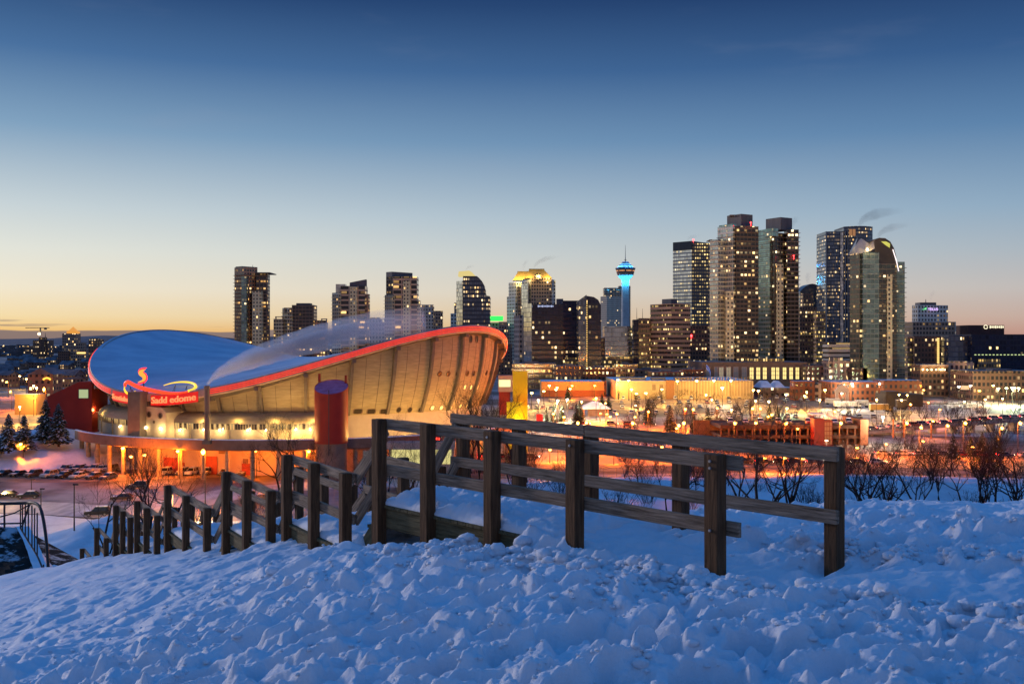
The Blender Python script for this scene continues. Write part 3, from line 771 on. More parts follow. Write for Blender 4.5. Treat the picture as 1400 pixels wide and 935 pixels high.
# concourse ring on the left: bulging roof, lit window band and low wall
c0, c1 = R(-172), R(-70)
ringband('concourse_roof', lambda p: [(51.3, -17.0), (53.4, -17.1), (55.2, -17.7), (56.3, -18.6), (56.6, -19.5)], c0, c1, 90, CONC)
ringband('concourse_wall', lambda p: [(56.3, -20.9), (56.3, -24.0)], c0, c1, 90, mat('concourse_wall', (.38,.31,.22), .8, scale=.5, col2=(.46,.385,.28)))
nb = 74
for k in range(nb):
    pass
mbl, mbd, mbm = MB(), MB(), MB()
for k in range(150):
    a, b = c0+(c1-c0)*k/150, c0+(c1-c0)*(k+1)/150
    (mbl if rnd.random() < .72 else mbd).quad(ap(a+.0015, 56.25, -20.9), ap(b-.0015, 56.25, -20.9), ap(b-.0015, 56.4, -19.55), ap(a+.0015, 56.4, -19.55))
    mbm.box(ap(a, 56.35, -20.2), (.18,.14,1.4), a)
mbl.build('window_band', emis('concourse_light', (1.0,.64,.22), .75), ARENA); mbd.build('dark_panes', HOLE, ARENA); mbm.build('mullions', CONCD, ARENA)
for k in range(10):
    ph = c0+(c1-c0)*(k+.3)/10
    mb = MB(); mb.box(ap(ph, 56.45, -21.9), (.25,.25,4.2), ph); mb.build('pilaster', CONC, ARENA)
# drum under the right half and pale base wall at ground level
ringband('base_wall', lambda p: [(51.2, -17.8), (51.2, -24.2)], R(-72), R(30), 60, WHITEW)
ringband('ground_wall', lambda p: [(54.0, -24.0), (54.0, -32.2)], R(-175), R(10), 110, WHITEW)
ringband('ring_walkway', lambda p: [(51.5, -23.6), (62.8, -23.6), (62.8, -22.75), (63.5, -22.75), (63.5, -25.0), (62.6, -25.25), (51.5, -25.1)], R(-146), R(-16), 100, PARA, smooth=False, close=True)
ringband('parapet_snow', lambda p: [(62.75, -22.74), (62.85, -22.55), (63.4, -22.55), (63.55, -22.74)], R(-146), R(-16), 140, SNOW)
for k in range(24):
    ph = R(-145+5.5*k); mb = MB(); mb.tube([ap(ph, 62.0, -25.2), ap(ph, 62.0, -32.2)], .55, 10); mb.build('column', CONC, ARENA, smooth=False)
# entrance pylon and the angled stair block with two portholes
ph = az_of(189, 60.5); mb = MB(); c = ap(ph, 60.6, 0); mb.box((c[0], c[1], (-12.0-24.5)/2-GZ), (3.6,3.2,12.5), ph+R(18)); mb.build('pylon', CONCD, ARENA)
ph2 = az_of(214, 58.4); c = Vector(ap(ph2, 57.4, 0)); c.z = 0; t = Vector((-math.sin(ph2), math.cos(ph2), 0)); nn = Vector((math.cos(ph2), math.sin(ph2), 0))
mb = MB()
fr_ = [(-3.1,-24.0), (3.6,-24.0), (3.6,-17.0), (2.2,-15.8), (-3.1,-15.6)]
f3 = [c+t*u+nn*1.6+Vector((0,0,v-GZ)) for u, v in fr_]; b3 = [c+t*(u*1.05)-nn*5+Vector((0,0,v-GZ)) for u, v in fr_]
for p in f3+b3: p.z -= c.z*0
mb.poly(f3); mb.poly(b3[::-1])
for k in range(5): mb.quad(f3[k], b3[k], b3[(k+1) % 5], f3[(k+1) % 5])
mb.build('stair_block', mat('stair_block_concrete', (.40,.33,.23), .8, scale=.5, col2=(.47,.39,.28)), ARENA)
for (u, v, rad) in ((-1.75,-17.5,.62), (1.85,-17.7,.62), (-.1,-19.3,.32)):
    p = c+t*u+nn*1.62+Vector((0,0,v-GZ)); fr, pn = MB(), MB(); n = 18
    def rp(s_, o_): return [p+nn*o_+(t*math.cos(2*math.pi*k/n)+Vector((0,0,1))*math.sin(2*math.pi*k/n))*rad*s_ for k in range(n)]
    A_, B_, C_ = rp(1.25,.0), rp(1.25,.16), rp(1,.16)
    for P_, Q_ in ((A_, B_), (B_, C_)):
        for k in range(n): fr.quad(P_[k], P_[(k+1) % n], Q_[(k+1) % n], Q_[k])
    o = fr.build('porthole', PARA, ARENA); pn.poly(rp(1, .04)); pn.build('pane', HOLE, o)
# red steel doors and small vents in the ground wall
DOOR = mat('red_door', (.34,.055,.03), .5, scale=1.2)
for px, w, h in ((233,4.2,3.6), (288,3.4,4.4), (247,2.2,2.6), (160,3,3), (338,2.6,2.8)):
    ph = az_of(px, 54.1); mb = MB(); c_ = ap(ph, 54.1, 0); mb.box((c_[0], c_[1], h/2+.05), (.25,w,h), ph); mb.build('door', DOOR, ARENA)
for px, py, w, h in ((306,617.5,2.6,.9), (336,630,1.3,1.3), (241,617.5,1.0,.6)):
    ph = az_of(px, 54.1); mb = MB(); c_ = ap(ph, 54.1, gz(py, 247)); mb.box(c_, (.25,w,h), ph); mb.build('vent', HOLER, ARENA)
# luminaires on the arena: each a bracket and a small lamp, plus assumed wall floods and added eave fills
LAMPW = emis('lamp_warm_white', (1.0,.74,.34), 26); LAMPO = emis('lamp_sodium', (1.0,.40,.06), 22); LAMPC = emis('lamp_white', (1.0,.86,.62), 26)
WARM = (1.0,.66,.26); SOD = (1.0,.19,.008); COOL = (1.0,.82,.55)
for px, py, pw, rad in ((154,582,160,.13), (164,583.5,160,.13), (246,588,220,.16), (278.5,587.5,220,.15), (300.5,588,260,.2), (339,588,260,.19), (364,588,260,.19), (404.6,587,260,.19), (424,587,240,.15)):
    ph = az_of(px, 56.7); X, Y = AX+56.9*math.cos(ph), AY+56.9*math.sin(ph); z = gz(py, Y)
    mb = MB(); mb.ball(ap(ph, 56.85, z), rad); mb.tube([ap(ph, 56.3, z+.25), ap(ph, 56.85, z+.2)], .05, 5); mb.build('wall_lamp', LAMPW, ARENA)
    point('wall_lamp_light', ap(ph, 57.5, z-.15), pw*1.9, WARM, .2, ARENA)
for u in (-2.5, 2.3):
    p = c+t*u+nn*2.0+Vector((0,0,-20.7-GZ)); mb = MB(); mb.ball(p, .30); mb.tube([p, p-nn*.5], .06, 5); mb.build('floodlight', LAMPW, ARENA)
    point('floodlight_light', p+nn*.7+Vector((0,0,-.2)), 500, WARM, .3, ARENA)
for a in (-82, -73, -64, -55, -46, -37, -28):
    ph = R(a); mb = MB(); mb.box(ap(ph, 61.6, -23.2), (.5,.5,.5), ph); mb.build('assumed_wall_flood', CONCD, ARENA); point('assumed_wall_flood_light', ap(ph, 60.9, -22.4), 3600, (1.0,.60,.15), .3, ARENA)  # unseen floods and housings added, assumed from the golden glow on the wall
for a in (-160, -148, -104, -95, -86, -77):  # fill lights added over the eave to warm the upper left panels
    ph = R(a); mb = MB(); mb.box(ap(ph, 56.9, -19.2), (.4,.4,.3), ph); mb.build('added_eave_fill', CONCD, ARENA); point('added_eave_fill_light', ap(ph, 57.4, -18.6), 420, (1.0,.62,.18), .25, ARENA)
# sign letters standing on the rim over the entrance
def text_mesh(body, size, extr=.12):
    cu = bpy.data.curves.new('t', 'FONT'); cu.body = body; cu.size = size; cu.extrude = extr; cu.align_x = 'LEFT'; cu.resolution_u = 3; cu.offset = .012*size
    o = bpy.data.objects.new('t', cu); COL.objects.link(o); bpy.context.view_layer.update()
    dg = bpy.context.evaluated_depsgraph_get(); me = bpy.data.meshes.new_from_object(o.evaluated_get(dg))
    bpy.data.objects.remove(o); return me
SIGNBK = emis('red_sign_glow', (1.0,.010,.010), .55, base=(.35,.02,.015)); SIGNLT = emis('red_letter', (1.0,.26,.09), 1.3)
def rim_sign(body, px0, px1, size, label):
    a0, a1 = az_of(px0), az_of(px1); mid = (a0+a1)/2
    base = (AX+RR*math.cos(mid), AY+RR*math.sin(mid), zr(mid)-1.6)
    th_ = thing('rim_sign', label, 'sign', base)
    loc = lambda ph, r, z: (AX+r*math.cos(ph)-base[0], AY+r*math.sin(ph)-base[1], z-base[2])
    me = text_mesh(body, size); xs = [v.co.x for v in me.vertices]; x0, x1 = min(xs), max(xs)
    for v in me.vertices:
        ph = a0+(a1-a0)*(.03+.94*(v.co.x-x0)/(x1-x0)); v.co = Vector(loc(ph, RR+.42+v.co.z, zr(ph)-2.05+v.co.y))
    me.materials.append(SIGNLT); o = bpy.data.objects.new('letters', me); COL.objects.link(o); o.parent = th_
    mb = MB(); n = 30
    for k in range(n+1):
        ph = a0+(a1-a0)*k/n
        for r, z in ((RR+.05, .0), (RR+.22, .0), (RR+.22, -2.5), (RR+.05, -2.5)): mb.v.append(loc(ph, r, zr(ph)+z-.1))
    for k in range(n):
        for j in range(4):
            i = k*4+j; i2 = k*4+(j+1) % 4; mb.face((i, i2, i2+4, i+4))
    mb.face((3,2,1,0)); mb.face((n*4, n*4+1, n*4+2, n*4+3))
    mb.build('backing_panel', SIGNBK, th_); return th_
rim_sign('Sadd edome', 207, 271, 2.25, 'long red lit name sign with a dark gap in the word on the arena rim')
rim_sign('Scotiaba', 155, 179, 1.75, 'short red lit sponsor sign on the arena rim left of the entrance pylon')
# swirl emblem: ribbon loop of red and yellow tube with an S-shaped badge on a pole
def rimpt(px, py):
    Yo = AY+(RR+.3)*math.sin(az_of(px)); return Vector((gx(px, Yo), Yo, gz(py, Yo)))
LB = rimpt(195, 541); EMB = thing('neon_emblem', 'red and yellow neon ribbon swirl with S shaped badge on the arena rim', 'emblem', LB)
def spline(pts, n=10):
    out = []
    for i in range(len(pts)-1):
        p0, p1, p2, p3 = pts[max(i-1,0)], pts[i], pts[i+1], pts[min(i+2, len(pts)-1)]
        for k in range(n):
            t_ = k/n; out.append(.5*((2*p1)+(p2-p0)*t_+(2*p0-5*p1+4*p2-p3)*t_**2+(-p0+3*p1-3*p2+p3)*t_**3))
    out.append(pts[-1]); return out
def zpx(x, y): return rimpt(100+x/7.78, 440+y/7.78)-LB
red = spline([zpx(552,690), zpx(556,655), zpx(585,640), zpx(640,668), zpx(720,700), zpx(820,725), zpx(930,745), zpx(1030,757), zpx(1130,755), zpx(1215,742)])
mb = MB(); nrd = len(red); mb.tube(red, [.18+.33*math.sin(math.pi*min(1, .12+.95*k/nrd)) for k in range(nrd)], 8); mb.build('red_ribbon', NEONO, EMB, smooth=True)
yel = spline([zpx(1215,742)+Vector((0,.5,0)), zpx(1255,728)+Vector((0,1.2,0)), zpx(1268,700)+Vector((0,2.5,0)), zpx(1235,670)+Vector((0,4,0)), zpx(1150,652)+Vector((0,5.5,0)), zpx(1050,650)+Vector((0,6,0)), zpx(960,662)+Vector((0,6,0)), zpx(880,686)+Vector((0,5.5,0))])
mb = MB(); nrd = len(yel); mb.tube(yel, [.42*(1-.88*k/nrd)+.03 for k in range(nrd)], 8); mb.build('yellow_ribbon', NEONY, EMB, smooth=True)
yl = spline([zpx(548,680), zpx(546,715), zpx(562,748), zpx(590,765), zpx(625,758), zpx(660,736)])
mb = MB(); nrd = len(yl); mb.tube(yl, [.10+.16*math.sin(math.pi*k/nrd) for k in range(nrd)], 8); mb.build('yellow_tail', NEONY, EMB, smooth=True)
prof = [(768,506),(735,506),(706,516),(694,540),(702,566),(735,590),(742,604),(732,620),(700,634),(684,642),(715,642),(748,632),(768,608),(770,580),(758,556),(740,544),(738,530),(750,518)]
mb = MB(); fpts = [zpx(x, y) for x, y in prof]; mid_ = Vector((0,.35,0))
bm = bmesh.new(); vs = [bm.verts.new(p) for p in fpts]; f = bm.faces.new(vs); r_ = bmesh.ops.extrude_face_region(bm, geom=[f])
for v in r_['geom']:
    if isinstance(v, bmesh.types.BMVert): v.co += mid_
bmesh.ops.recalc_face_normals(bm, faces=bm.faces); bmesh.ops.triangulate(bm, faces=bm.faces)
me = bpy.data.meshes.new('badge'); bm.to_mesh(me); bm.free(); me.materials.append(emis('badge_orange', (1,.30,.03), 1.6)); o = bpy.data.objects.new('badge', me); COL.objects.link(o); o.parent = EMB
bm = bmesh.new(); cen = sum(fpts, Vector())/len(fpts); vs = [bm.verts.new(cen+(p-cen)*1.28+Vector((0,.4,0))) for p in fpts]; f = bm.faces.new(vs); r_ = bmesh.ops.extrude_face_region(bm, geom=[f])
for v in r_['geom']:
    if isinstance(v, bmesh.types.BMVert): v.co += Vector((0,.3,0))
bmesh.ops.recalc_face_normals(bm, faces=bm.faces); bmesh.ops.triangulate(bm, faces=bm.faces)
me = bpy.data.meshes.new('badge_rim'); bm.to_mesh(me); bm.free(); me.materials.append(emis('badge_red', (1,.02,.03), 2.5)); o = bpy.data.objects.new('badge_rim', me); COL.objects.link(o); o.parent = EMB
mb = MB(); mb.tube([zpx(742,790)+Vector((0,.5,0)), zpx(742,640)+Vector((0,.5,0))], .14, 6); mb.build('pole', SOFF, EMB)
mb = MB()
for x, y in ((1045,675), (1170,680), (600,690), (620,720)):
    mb.tube([zpx(x, y)+Vector((0,3 if x > 900 else .5,0)), zpx(x-12, 770)+Vector((0,1,0))], .06, 4); mb.tube([zpx(x, y)+Vector((0,3 if x > 900 else .5,0)), zpx(x+14, 770)+Vector((0,1,0))], .06, 4)
mb.build('struts', SOFF, EMB)
# chimney in front of the arena
CH = thing('chimney', 'slim steel chimney pipe steaming in front of the arena', 'chimney', (gx(283,236), 236, -23.5))
mb = MB(); mb.lathe([(.62,0), (.62,12.2), (.68,12.3), (.68,13.4), (.50,13.4), (.48,12.6), (.01,12.6)], 16); mb.build('pipe', mat('chimney_steel', (.17,.125,.10), .5, scale=.6), CH, smooth=False)
mb = MB(); mb.box((0,.1,.45), (1.7,1.7,.9)); mb.build('base_plinth', CONCD, CH); mb = MB(); mb.box((0,0,7), (1.5,1.5,.18)); mb.build('collar', CONCD, CH)
# red drum tower, red annex and yellow tower round the arena
REDK = mat('red_kiosk_paint', (.11,.010,.007), .55, scale=.4); REDM = mat('red_cladding', (.27,.020,.012), .55, scale=.4, col2=(.33,.027,.017)); YELM = mat('yellow_cladding', (.56,.56,.015), .55, scale=.4, col2=(.62,.64,.02))
RT_ = thing('red_stair_tower', 'round red stair tower with a sloping purple glow tinted top in front of the arena', 'stair tower', (gx(453,238), 238, GZ))
mb = MB(); n = 40; r0 = 3.85
for j, z in enumerate((8.6, 23.0)):
    for k in range(n):
        w = 2*math.pi*k/n
        zt = z if j == 0 else 21.4+1.55*(math.sin(w)+.15)
        mb.v.append((r0*math.cos(w), r0*math.sin(w), zt))
for k in range(n): mb.face((k, (k+1) % n, n+(k+1) % n, n+k))
mb.build('drum', REDM, RT_, smooth=True)
mb = MB(); mb.poly([(r0*.985*math.cos(2*math.pi*k/n), r0*.985*math.sin(2*math.pi*k/n), 21.3+1.55*(math.sin(2*math.pi*k/n)+.15)) for k in range(n)]); mb.build('glow_tinted_top', mat('drum_top', (.30,.10,.20), .5, scale=.8, col2=(.44,.20,.36)), RT_)  # purple glow of neon and dusk sky put into the cap colour
mb = MB(); mb.lathe([(r0+.04,21.2+1.5*0), (r0+.04,21.2)], 8)
mb = MB(); mb.lathe([(r0-.25,-.2), (r0-.25,8.7)], 32); mb.build('base', PARA, RT_, smooth=True)
mb = MB(); mb.box((.1,-r0-.01,13.5), (.16,.12,15)); mb.build('joint', SOFF, RT_)
mb = MB(); mb.box((-3.2,2.2,23.6), (.5,.5,2.0)); mb.box((3.0,2.2,23.0), (.5,.5,2.4)); mb.build('vent_posts', REDM, RT_)
AN = thing('red_annex', 'red clad annex with slanted roof and one lit window left of the arena', 'annex', (gx(112,284), 284, GZ))
mb = MB(); sil = [(-7.3,0),(-4.2,0),(-4.2,5.5),(4.8,7.2),(4.8,21.2),(1.5,21.2),(-7.3,17.2)]
for y0_, y1_ in ((-5, 6),):
    f3 = [Vector((x, y0_, z)) for x, z in sil]; b3 = [Vector((x, y1_, z)) for x, z in sil]; mb.poly(f3); mb.poly(b3[::-1])
    for k in range(len(sil)): mb.quad(f3[k], b3[k], b3[(k+1) % len(sil)], f3[(k+1) % len(sil)])
mb.build('wall', REDM, AN)
mb = MB(); mb.box((2.6,-5.05,17.9), (2.8,.16,2.6)); o = mb.build('window', CONCD, AN); mb = MB(); mb.quad((1.35,-5.15,16.75), (3.85,-5.15,16.75), (3.85,-5.15,19.05), (1.35,-5.15,19.05)); mb.build('pane', emis('annex_light', (.78,.9,.45), .55), o)
mb = MB(); mb.box((2.9,-4.4,3.4), (.8,.8,7.6)); mb.box((-1.0,-4.6,2.9), (.6,.6,6.3)); mb.box((4.2,5,3.5), (.8,.8,7.4)); mb.build('columns', CONC, AN)
mb = MB(); mb.quad((4.85,-5.2,7.1), (4.85,-5.2,21.3), (5.6,-5.2,21.3), (5.6,-5.2,7.1)); 
YT = thing('yellow_tower', 'tall yellow stair tower with attached white glazed box right of the arena', 'stair tower', (gx(711,292), 292, GZ))
mb = MB(); mb.prism([(-2.1,-2),(2.1,-2),(2.1,2.4),(-2.1,2.4)], 0, 23.7, 0, 0); mb.build('shaft', YELM, YT)
mb = MB(); mb.box((-4.2,-.6,20.2), (4.0,3.0,4.6)); o = mb.build('glazed_box', WHITEW, YT); mb = MB(); mb.quad((-6.0,-2.16,19.3), (-2.7,-2.16,19.3), (-2.7,-2.16,21.3), (-6.0,-2.16,21.3)); mb.build('pane', emis('box_light', (.85,.85,.40), 1.3), o)
mb = MB(); mb.box((-4.4,-.2,14.6), (3.2,2.2,6.6)); mb.build('red_panel', REDM, YT)
mb = MB()
for x in (-5.6,-4.8,-4.0,-3.2): mb.box((x,-.4,5.5), (.3,.3,11.4))
mb.build('fins', CONC, YT)
YP = thing('yellow_wall', 'bright yellow lit wall at the foot of the yellow tower', 'wall', (gx(704,286), 286, GZ))
mb = MB(); mb.box((0,0,7.5), (4.6,.8,15)); mb.build('cladding', YELM, YP); mb = MB(); mb.box((0,-.1,15.1), (4.8,1.1,.25)); mb.build('coping', YELM, YP)
point('assumed_uplight', (0.4,-2.0,9.5), 800, (1.0,.78,.1), .2, YP); point('assumed_uplight', (0.4,-1.6,6.0), 500, (1.0,.85,.1), .2, YP)  # unseen uplights, assumed from the wall being lit from below
# white low hall right below the arena wall, with a red ticker
LH = thing('glazed_foyer', 'low white foyer with lit glass front under the arena wall', 'foyer', (gx(575,240), 240, GZ))
mb = MB(); mb.box((0,2.5,7.6), (16.0,5,1.6)); mb.box((0,3.6,3.4), (15.4,3,6.8)); mb.build('wall', WHITEW, LH)
mb = MB()
for k in range(12): mb.quad((-7.2+k*1.2,1.98,3.2), (-6.1+k*1.2,1.98,3.2), (-6.1+k*1.2,1.98,6.6), (-7.2+k*1.2,1.98,6.6))
mb.build('glass_front', emis('foyer_light', (.92,.80,.30), .8), LH)
mb = MB(); mb.box((2.4,-.25,9.4), (5.0,.3,1.3)); o = mb.build('ticker_panel', SOFF, LH); mb = MB()
for k in range(9): mb.box((.35+k*.5,-.45,9.4), (.36,.08,.55 if k % 3 else .75))
mb.build('ticker_lights', emis('ticker', (1,.04,.02), 4), o)
# ================================================================== the skyline
ROOFD = mat('tower_roof', (.10,.095,.09), .8, scale=.2, col2=(.30,.30,.32))
MECH = mat('plant_room_metal', (.085,.085,.095), .6, scale=.4, stretch=(1,1,.1), col2=(.13,.13,.145))
GOLDL = (1.0,.58,.20); PALEL = (1.0,.76,.42)
F = {}
F['condo_brown'] = facade('condo_brown', (.15,.105,.08), (.045,.05,.055), 2.6, 3.0, (.15,.85,.22,.86), .15, strength=1.5)
F['condo_tan'] = facade('condo_tan', (.30,.22,.16), (.05,.05,.05), 2.6, 3.0, (.28,.72,.3,.8), .14, strength=1.5)
F['condo_dark'] = facade('condo_dark', (.07,.058,.052), (.03,.033,.04), 3.0, 3.0, (.06,.94,.14,.86), .15, strength=1.5)
F['condo_light'] = facade('condo_light', (.36,.28,.21), (.10,.11,.12), 2.2, 3.0, (.1,.9,.35,.95), .05, strength=1.2)
F['condo_band'] = facade('condo_band', (.20,.155,.125), (.022,.024,.03), 7.5, 4.2, (.05,.95,.16,.84), .25, strength=1.0)
F['glass_blue'] = facade('glass_blue', (.045,.055,.075), (.12,.15,.20), 1.6, 3.6, (.06,.94,.10,.92), .10, GOLDL, PALEL, 1.3, .08, spec=.9, metal=.55)
F['glass_navy'] = facade('glass_navy', (.012,.016,.030), (.012,.020,.048), 2.4, 3.7, (.08,.92,.2,.86), .075, GOLDL, PALEL, 1.5, .2, spec=.22)
F['glass_lit'] = facade('glass_lit', (.035,.04,.05), (.07,.09,.12), 2.0, 3.7, (.1,.9,.25,.85), .36, GOLDL, PALEL, 1.1, .08, floorvar=.95, spec=.9)
F['glass_mirror'] = facade('glass_mirror', (.16,.17,.18), (.50,.52,.53), 1.6, 3.6, (.04,.96,.06,.95), .03, GOLDL, PALEL, 1.0, .05, spec=1.0, metal=.9)
F['stone_pink'] = facade('stone_pink', (.40,.31,.26), (.05,.055,.065), 3.2, 3.8, (.22,.78,.25,.8), .05, GOLDL, PALEL, 1.2)
F['stone_dark'] = facade('stone_dark', (.14,.105,.088), (.03,.033,.04), 2.8, 3.8, (.16,.84,.2,.82), .12, GOLDL, PALEL, 1.4)
F['stone_grey'] = facade('stone_grey', (.21,.185,.175), (.05,.055,.065), 3.0, 3.8, (.25,.75,.25,.8), .07, GOLDL, PALEL, 1.2)
F['office_band'] = facade('office_band', (.17,.12,.095), (.035,.03,.028), 1.9, 3.6, (.03,.97,.38,.86), .30, (1,.60,.16), (1,.74,.34), .95, floorvar=.9)
F['office_dots'] = facade('office_dots', (.055,.055,.058), (.05,.055,.06), 2.3, 3.5, (.18,.82,.3,.75), .75, (1,.66,.20), (1,.76,.34), .85, .1, floorvar=.35, spec=.8)
F['office_face'] = facade('office_face', (.15,.17,.18), (.58,.61,.60), 2.3, 3.5, (.08,.92,.2,.85), .20, (1,.70,.26), (1,.80,.44), .6, .06, floorvar=.5, spec=1.0, metal=.75)
F['brown_low'] = facade('brown_low', (.055,.035,.028), (.03,.03,.033), 2.4, 3.5, (.2,.8,.25,.8), .16, GOLDL, PALEL, 1.2)
F['brick'] = facade('brick', (.075,.028,.015), (.04,.04,.045), 2.6, 3.4, (.25,.75,.25,.78), .25, (1,.62,.22), (1,.8,.5), 1.3)
F['green_condo'] = facade('green_condo', (.13,.16,.15), (.19,.29,.27), 2.4, 3.1, (.04,.96,.12,.90), .10, GOLDL, PALEL, 1.3, .1, spec=.9, metal=.65)
F['green_dark'] = facade('green_dark', (.045,.045,.042), (.035,.05,.05), 2.6, 3.1, (.05,.95,.14,.88), .13, GOLDL, PALEL, 1.5, .1, spec=.7)
F['grey_condo'] = facade('grey_condo', (.30,.29,.27), (.30,.32,.32), 2.4, 3.05, (.04,.96,.30,.92), .09, GOLDL, PALEL, 1.3, .1, spec=.8, metal=.65)
F['dark_condo'] = facade('dark_condo', (.055,.047,.042), (.025,.028,.03), 2.8, 3.05, (.06,.94,.16,.88), .16, GOLDL, PALEL, 1.6, .15, spec=.5)
F['bow'] = facade('bow', (.030,.036,.048), (.10,.13,.18), 1.6, 4.0, (.06,.94,.12,.9), .24, GOLDL, PALEL, 1.1, .09, floorvar=.8, spec=.8, metal=.55)
F['white_low'] = facade('white_low', (.17,.145,.13), (.04,.04,.05), 3.6, 3.8, (.22,.78,.2,.8), .16, GOLDL, PALEL, 1.2)
F['lit_low'] = facade('lit_low', (.12,.085,.06), (.05,.04,.03), 1.6, 3.5, (.08,.92,.25,.9), .5, (1,.6,.15), (1,.72,.3), .9, floorvar=.7)
F['dark_low'] = facade('dark_low', (.065,.045,.038), (.02,.02,.022), 3.0, 3.3, (.28,.72,.3,.75), .18, (1,.55,.18), (1,.78,.45), 1.3)
def plan(px0, px1, s, D, a):
    if s >= 0:
        pc = px0+s*(px1-px0); k0, k1 = (px0-700)/1400, (px1-700)/1400; A = R(a) if s > 0 else 0.0
        C_ = Vector((gx(pc, D), D)); u = Vector((math.cos(A), math.sin(A))); v = Vector((-math.sin(A), math.cos(A)))
        w = (px1-pc)/1400*D/(math.cos(A)-k1*math.sin(A))
        d = (pc-px0)/1400*D/(math.sin(A)+k0*math.cos(A)) if s > 0 else w*.8
        d = max(8, min(d, 90)); pts = [C_, C_+u*w, C_+u*w+v*d, C_+v*d]
    else:
        s = -s; pc = px1-s*(px1-px0); k0, k1 = (px0-700)/1400, (px1-700)/1400; A = R(a)
        C_ = Vector((gx(pc, D), D)); u = Vector((-math.cos(A), math.sin(A))); v = Vector((math.sin(A), math.cos(A)))
        w = (pc-px0)/1400*D/(math.cos(A)+k0*math.sin(A)); d = (px1-pc)/1400*D/(math.sin(A)-k1*math.cos(A)); d = max(8, min(d, 90))
        pts = [C_, C_+v*d, C_+v*d+u*w, C_+u*w]
    return pts
def grow(pts, o):
    c = sum(pts, Vector((0,0)))/len(pts)
    out = []
    n = len(pts)
    for i in range(n):
        a = (pts[i]-pts[i-1]).normalized(); b = (pts[(i+1) % n]-pts[i]).normalized()
        na, nb_ = Vector((a.y, -a.x)), Vector((b.y, -b.x)); m = (na+nb_); m = m/max(m.length_squared/2, .2)
        out.append(pts[i]+m*o)
    return out
CURT = None; CB = None
def tower(label, cat, px, D, name='tower'):
    global CURT, CB
    CB = Vector((gx(px, D), D+12, GZ)); CURT = thing(name, label, cat, CB); return CURT
def L2(pts): return [(p.x-CB.x, p.y-CB.y) for p in pts]
def wing(name, px0, px1, ytop, s, m, D, a=25, ybot=None, top=None, slope=None):
    pts = plan(px0, px1, s, D, a); zt = gz(ytop, D)-GZ; zb = 0 if ybot is None else gz(ybot, D)-GZ
    mb = MB(); z1 = zt if slope is None else [zt+q/1400*D for q in slope]
    mb.prism(L2(pts), zb, z1); o = mb.build(name, [F[m] if isinstance(m, str) else m, top or ROOFD], CURT); return pts
def slabs(name, pts, ytop, ybot, D, step, out, m, th=.28, every=1):
    mb = MB(); g_ = L2(grow(pts, out)); z = gz(ybot, D)-GZ; zt = gz(ytop, D)-GZ
    while z < zt:
        k = len(g_)
        n = len(mb.v); mb.v += [(x, y, z) for x, y in g_]+[(x, y, z+th) for x, y in g_]
        mb.face(tuple(range(n+k-1, n-1, -1))); mb.face(tuple(range(n+k, n+2*k)))
        for i in range(k): mb.face((n+i, n+(i+1) % k, n+k+(i+1) % k, n+k+i))
        z += step*every
    mb.build(name, m, CURT)
def mast(name, px, y0, y1, D, r=.3, m=None):
    mb = MB(); p = Vector((gx(px, D)-CB.x, 6, 0)); mb.tube([p+Vector((0,0,gz(y1, D)-GZ)), p+Vector((0,0,gz(y0, D)-GZ))], [r, r*.4], 6); mb.build(name, m or MECH, CURT)
CONCT = mat('slab_concrete', (.33,.29,.25), .7, scale=.2); CONCDK = mat('slab_dark', (.12,.10,.09), .7, scale=.2); SLABG = mat('slab_green', (.22,.27,.26), .4, scale=.2)
RED1 = emis('beacon_red', (1,.03,.03), 14)
def beacon(px, py, D, r=.7):
    mb = MB(); p = Vector((gx(px, D)-CB.x, -12.6, gz(py, D)-GZ)); mb.ball(p, r, 8, 5); mb.tube([p-Vector((0,0,2.5)), p], .15, 5); mb.build('beacon', RED1, CURT)
# --- far left group
tower('dark tower under construction with a crane on its roof at the far left', 'tower', 55, 1500, 'unfinished_tower')
wing('core', 45, 66, 465, 0, 'dark_low', 1500); wing('shaft', 53, 61, 461, 0, 'brown_low', 1496)
mast('crane_mast', 50, 455, 466, 1490, .8); mb = MB(); z = gz(448, 1490)-GZ; mb.box((gx(46, 1490)-CB.x, -10, z), (35,1,.9), 0); mb.box((gx(57, 1490)-CB.x, -10, z-1.5), (3.5,2,2.2)); mb.box((gx(50, 1490)-CB.x, -10, z-4), (1.6,1.6,8)); mb.build('crane_jib', MECH, CURT)
mb = MB(); mb.ball((gx(50,1490)-CB.x, -14, gz(456.5,1490)-GZ), 1.6); mb.build('work_lamp', LAMPW, CURT)
tower('low grey tower just left of the crane tower', 'tower', 39, 1650); wing('body', 32, 45, 473, 0, 'dark_low', 1650)
tower('dark tower with golden lit pyramid crown at the far left', 'tower', 94, 1450)
wing('body', 85, 104, 456, 0, 'stone_dark', 1450)
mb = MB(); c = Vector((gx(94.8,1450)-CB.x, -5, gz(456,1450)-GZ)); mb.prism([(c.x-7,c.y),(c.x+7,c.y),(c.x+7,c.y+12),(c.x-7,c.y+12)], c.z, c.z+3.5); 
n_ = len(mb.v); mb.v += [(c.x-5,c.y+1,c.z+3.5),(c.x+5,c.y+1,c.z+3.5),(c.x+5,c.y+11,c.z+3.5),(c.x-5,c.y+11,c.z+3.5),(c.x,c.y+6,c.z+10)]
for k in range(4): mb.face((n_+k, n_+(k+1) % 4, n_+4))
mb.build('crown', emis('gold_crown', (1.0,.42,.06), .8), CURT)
tower('brown stepped block with lit top floor beside the pyramid crowned tower', 'building', 100, 1300)
wing('left_part', 79, 94, 480, 0, 'brown_low', 1300); wing('right_part', 94, 118, 476, 0, 'stone_dark', 1304); wing('top_part', 101, 114, 468, 0, 'stone_dark', 1308)
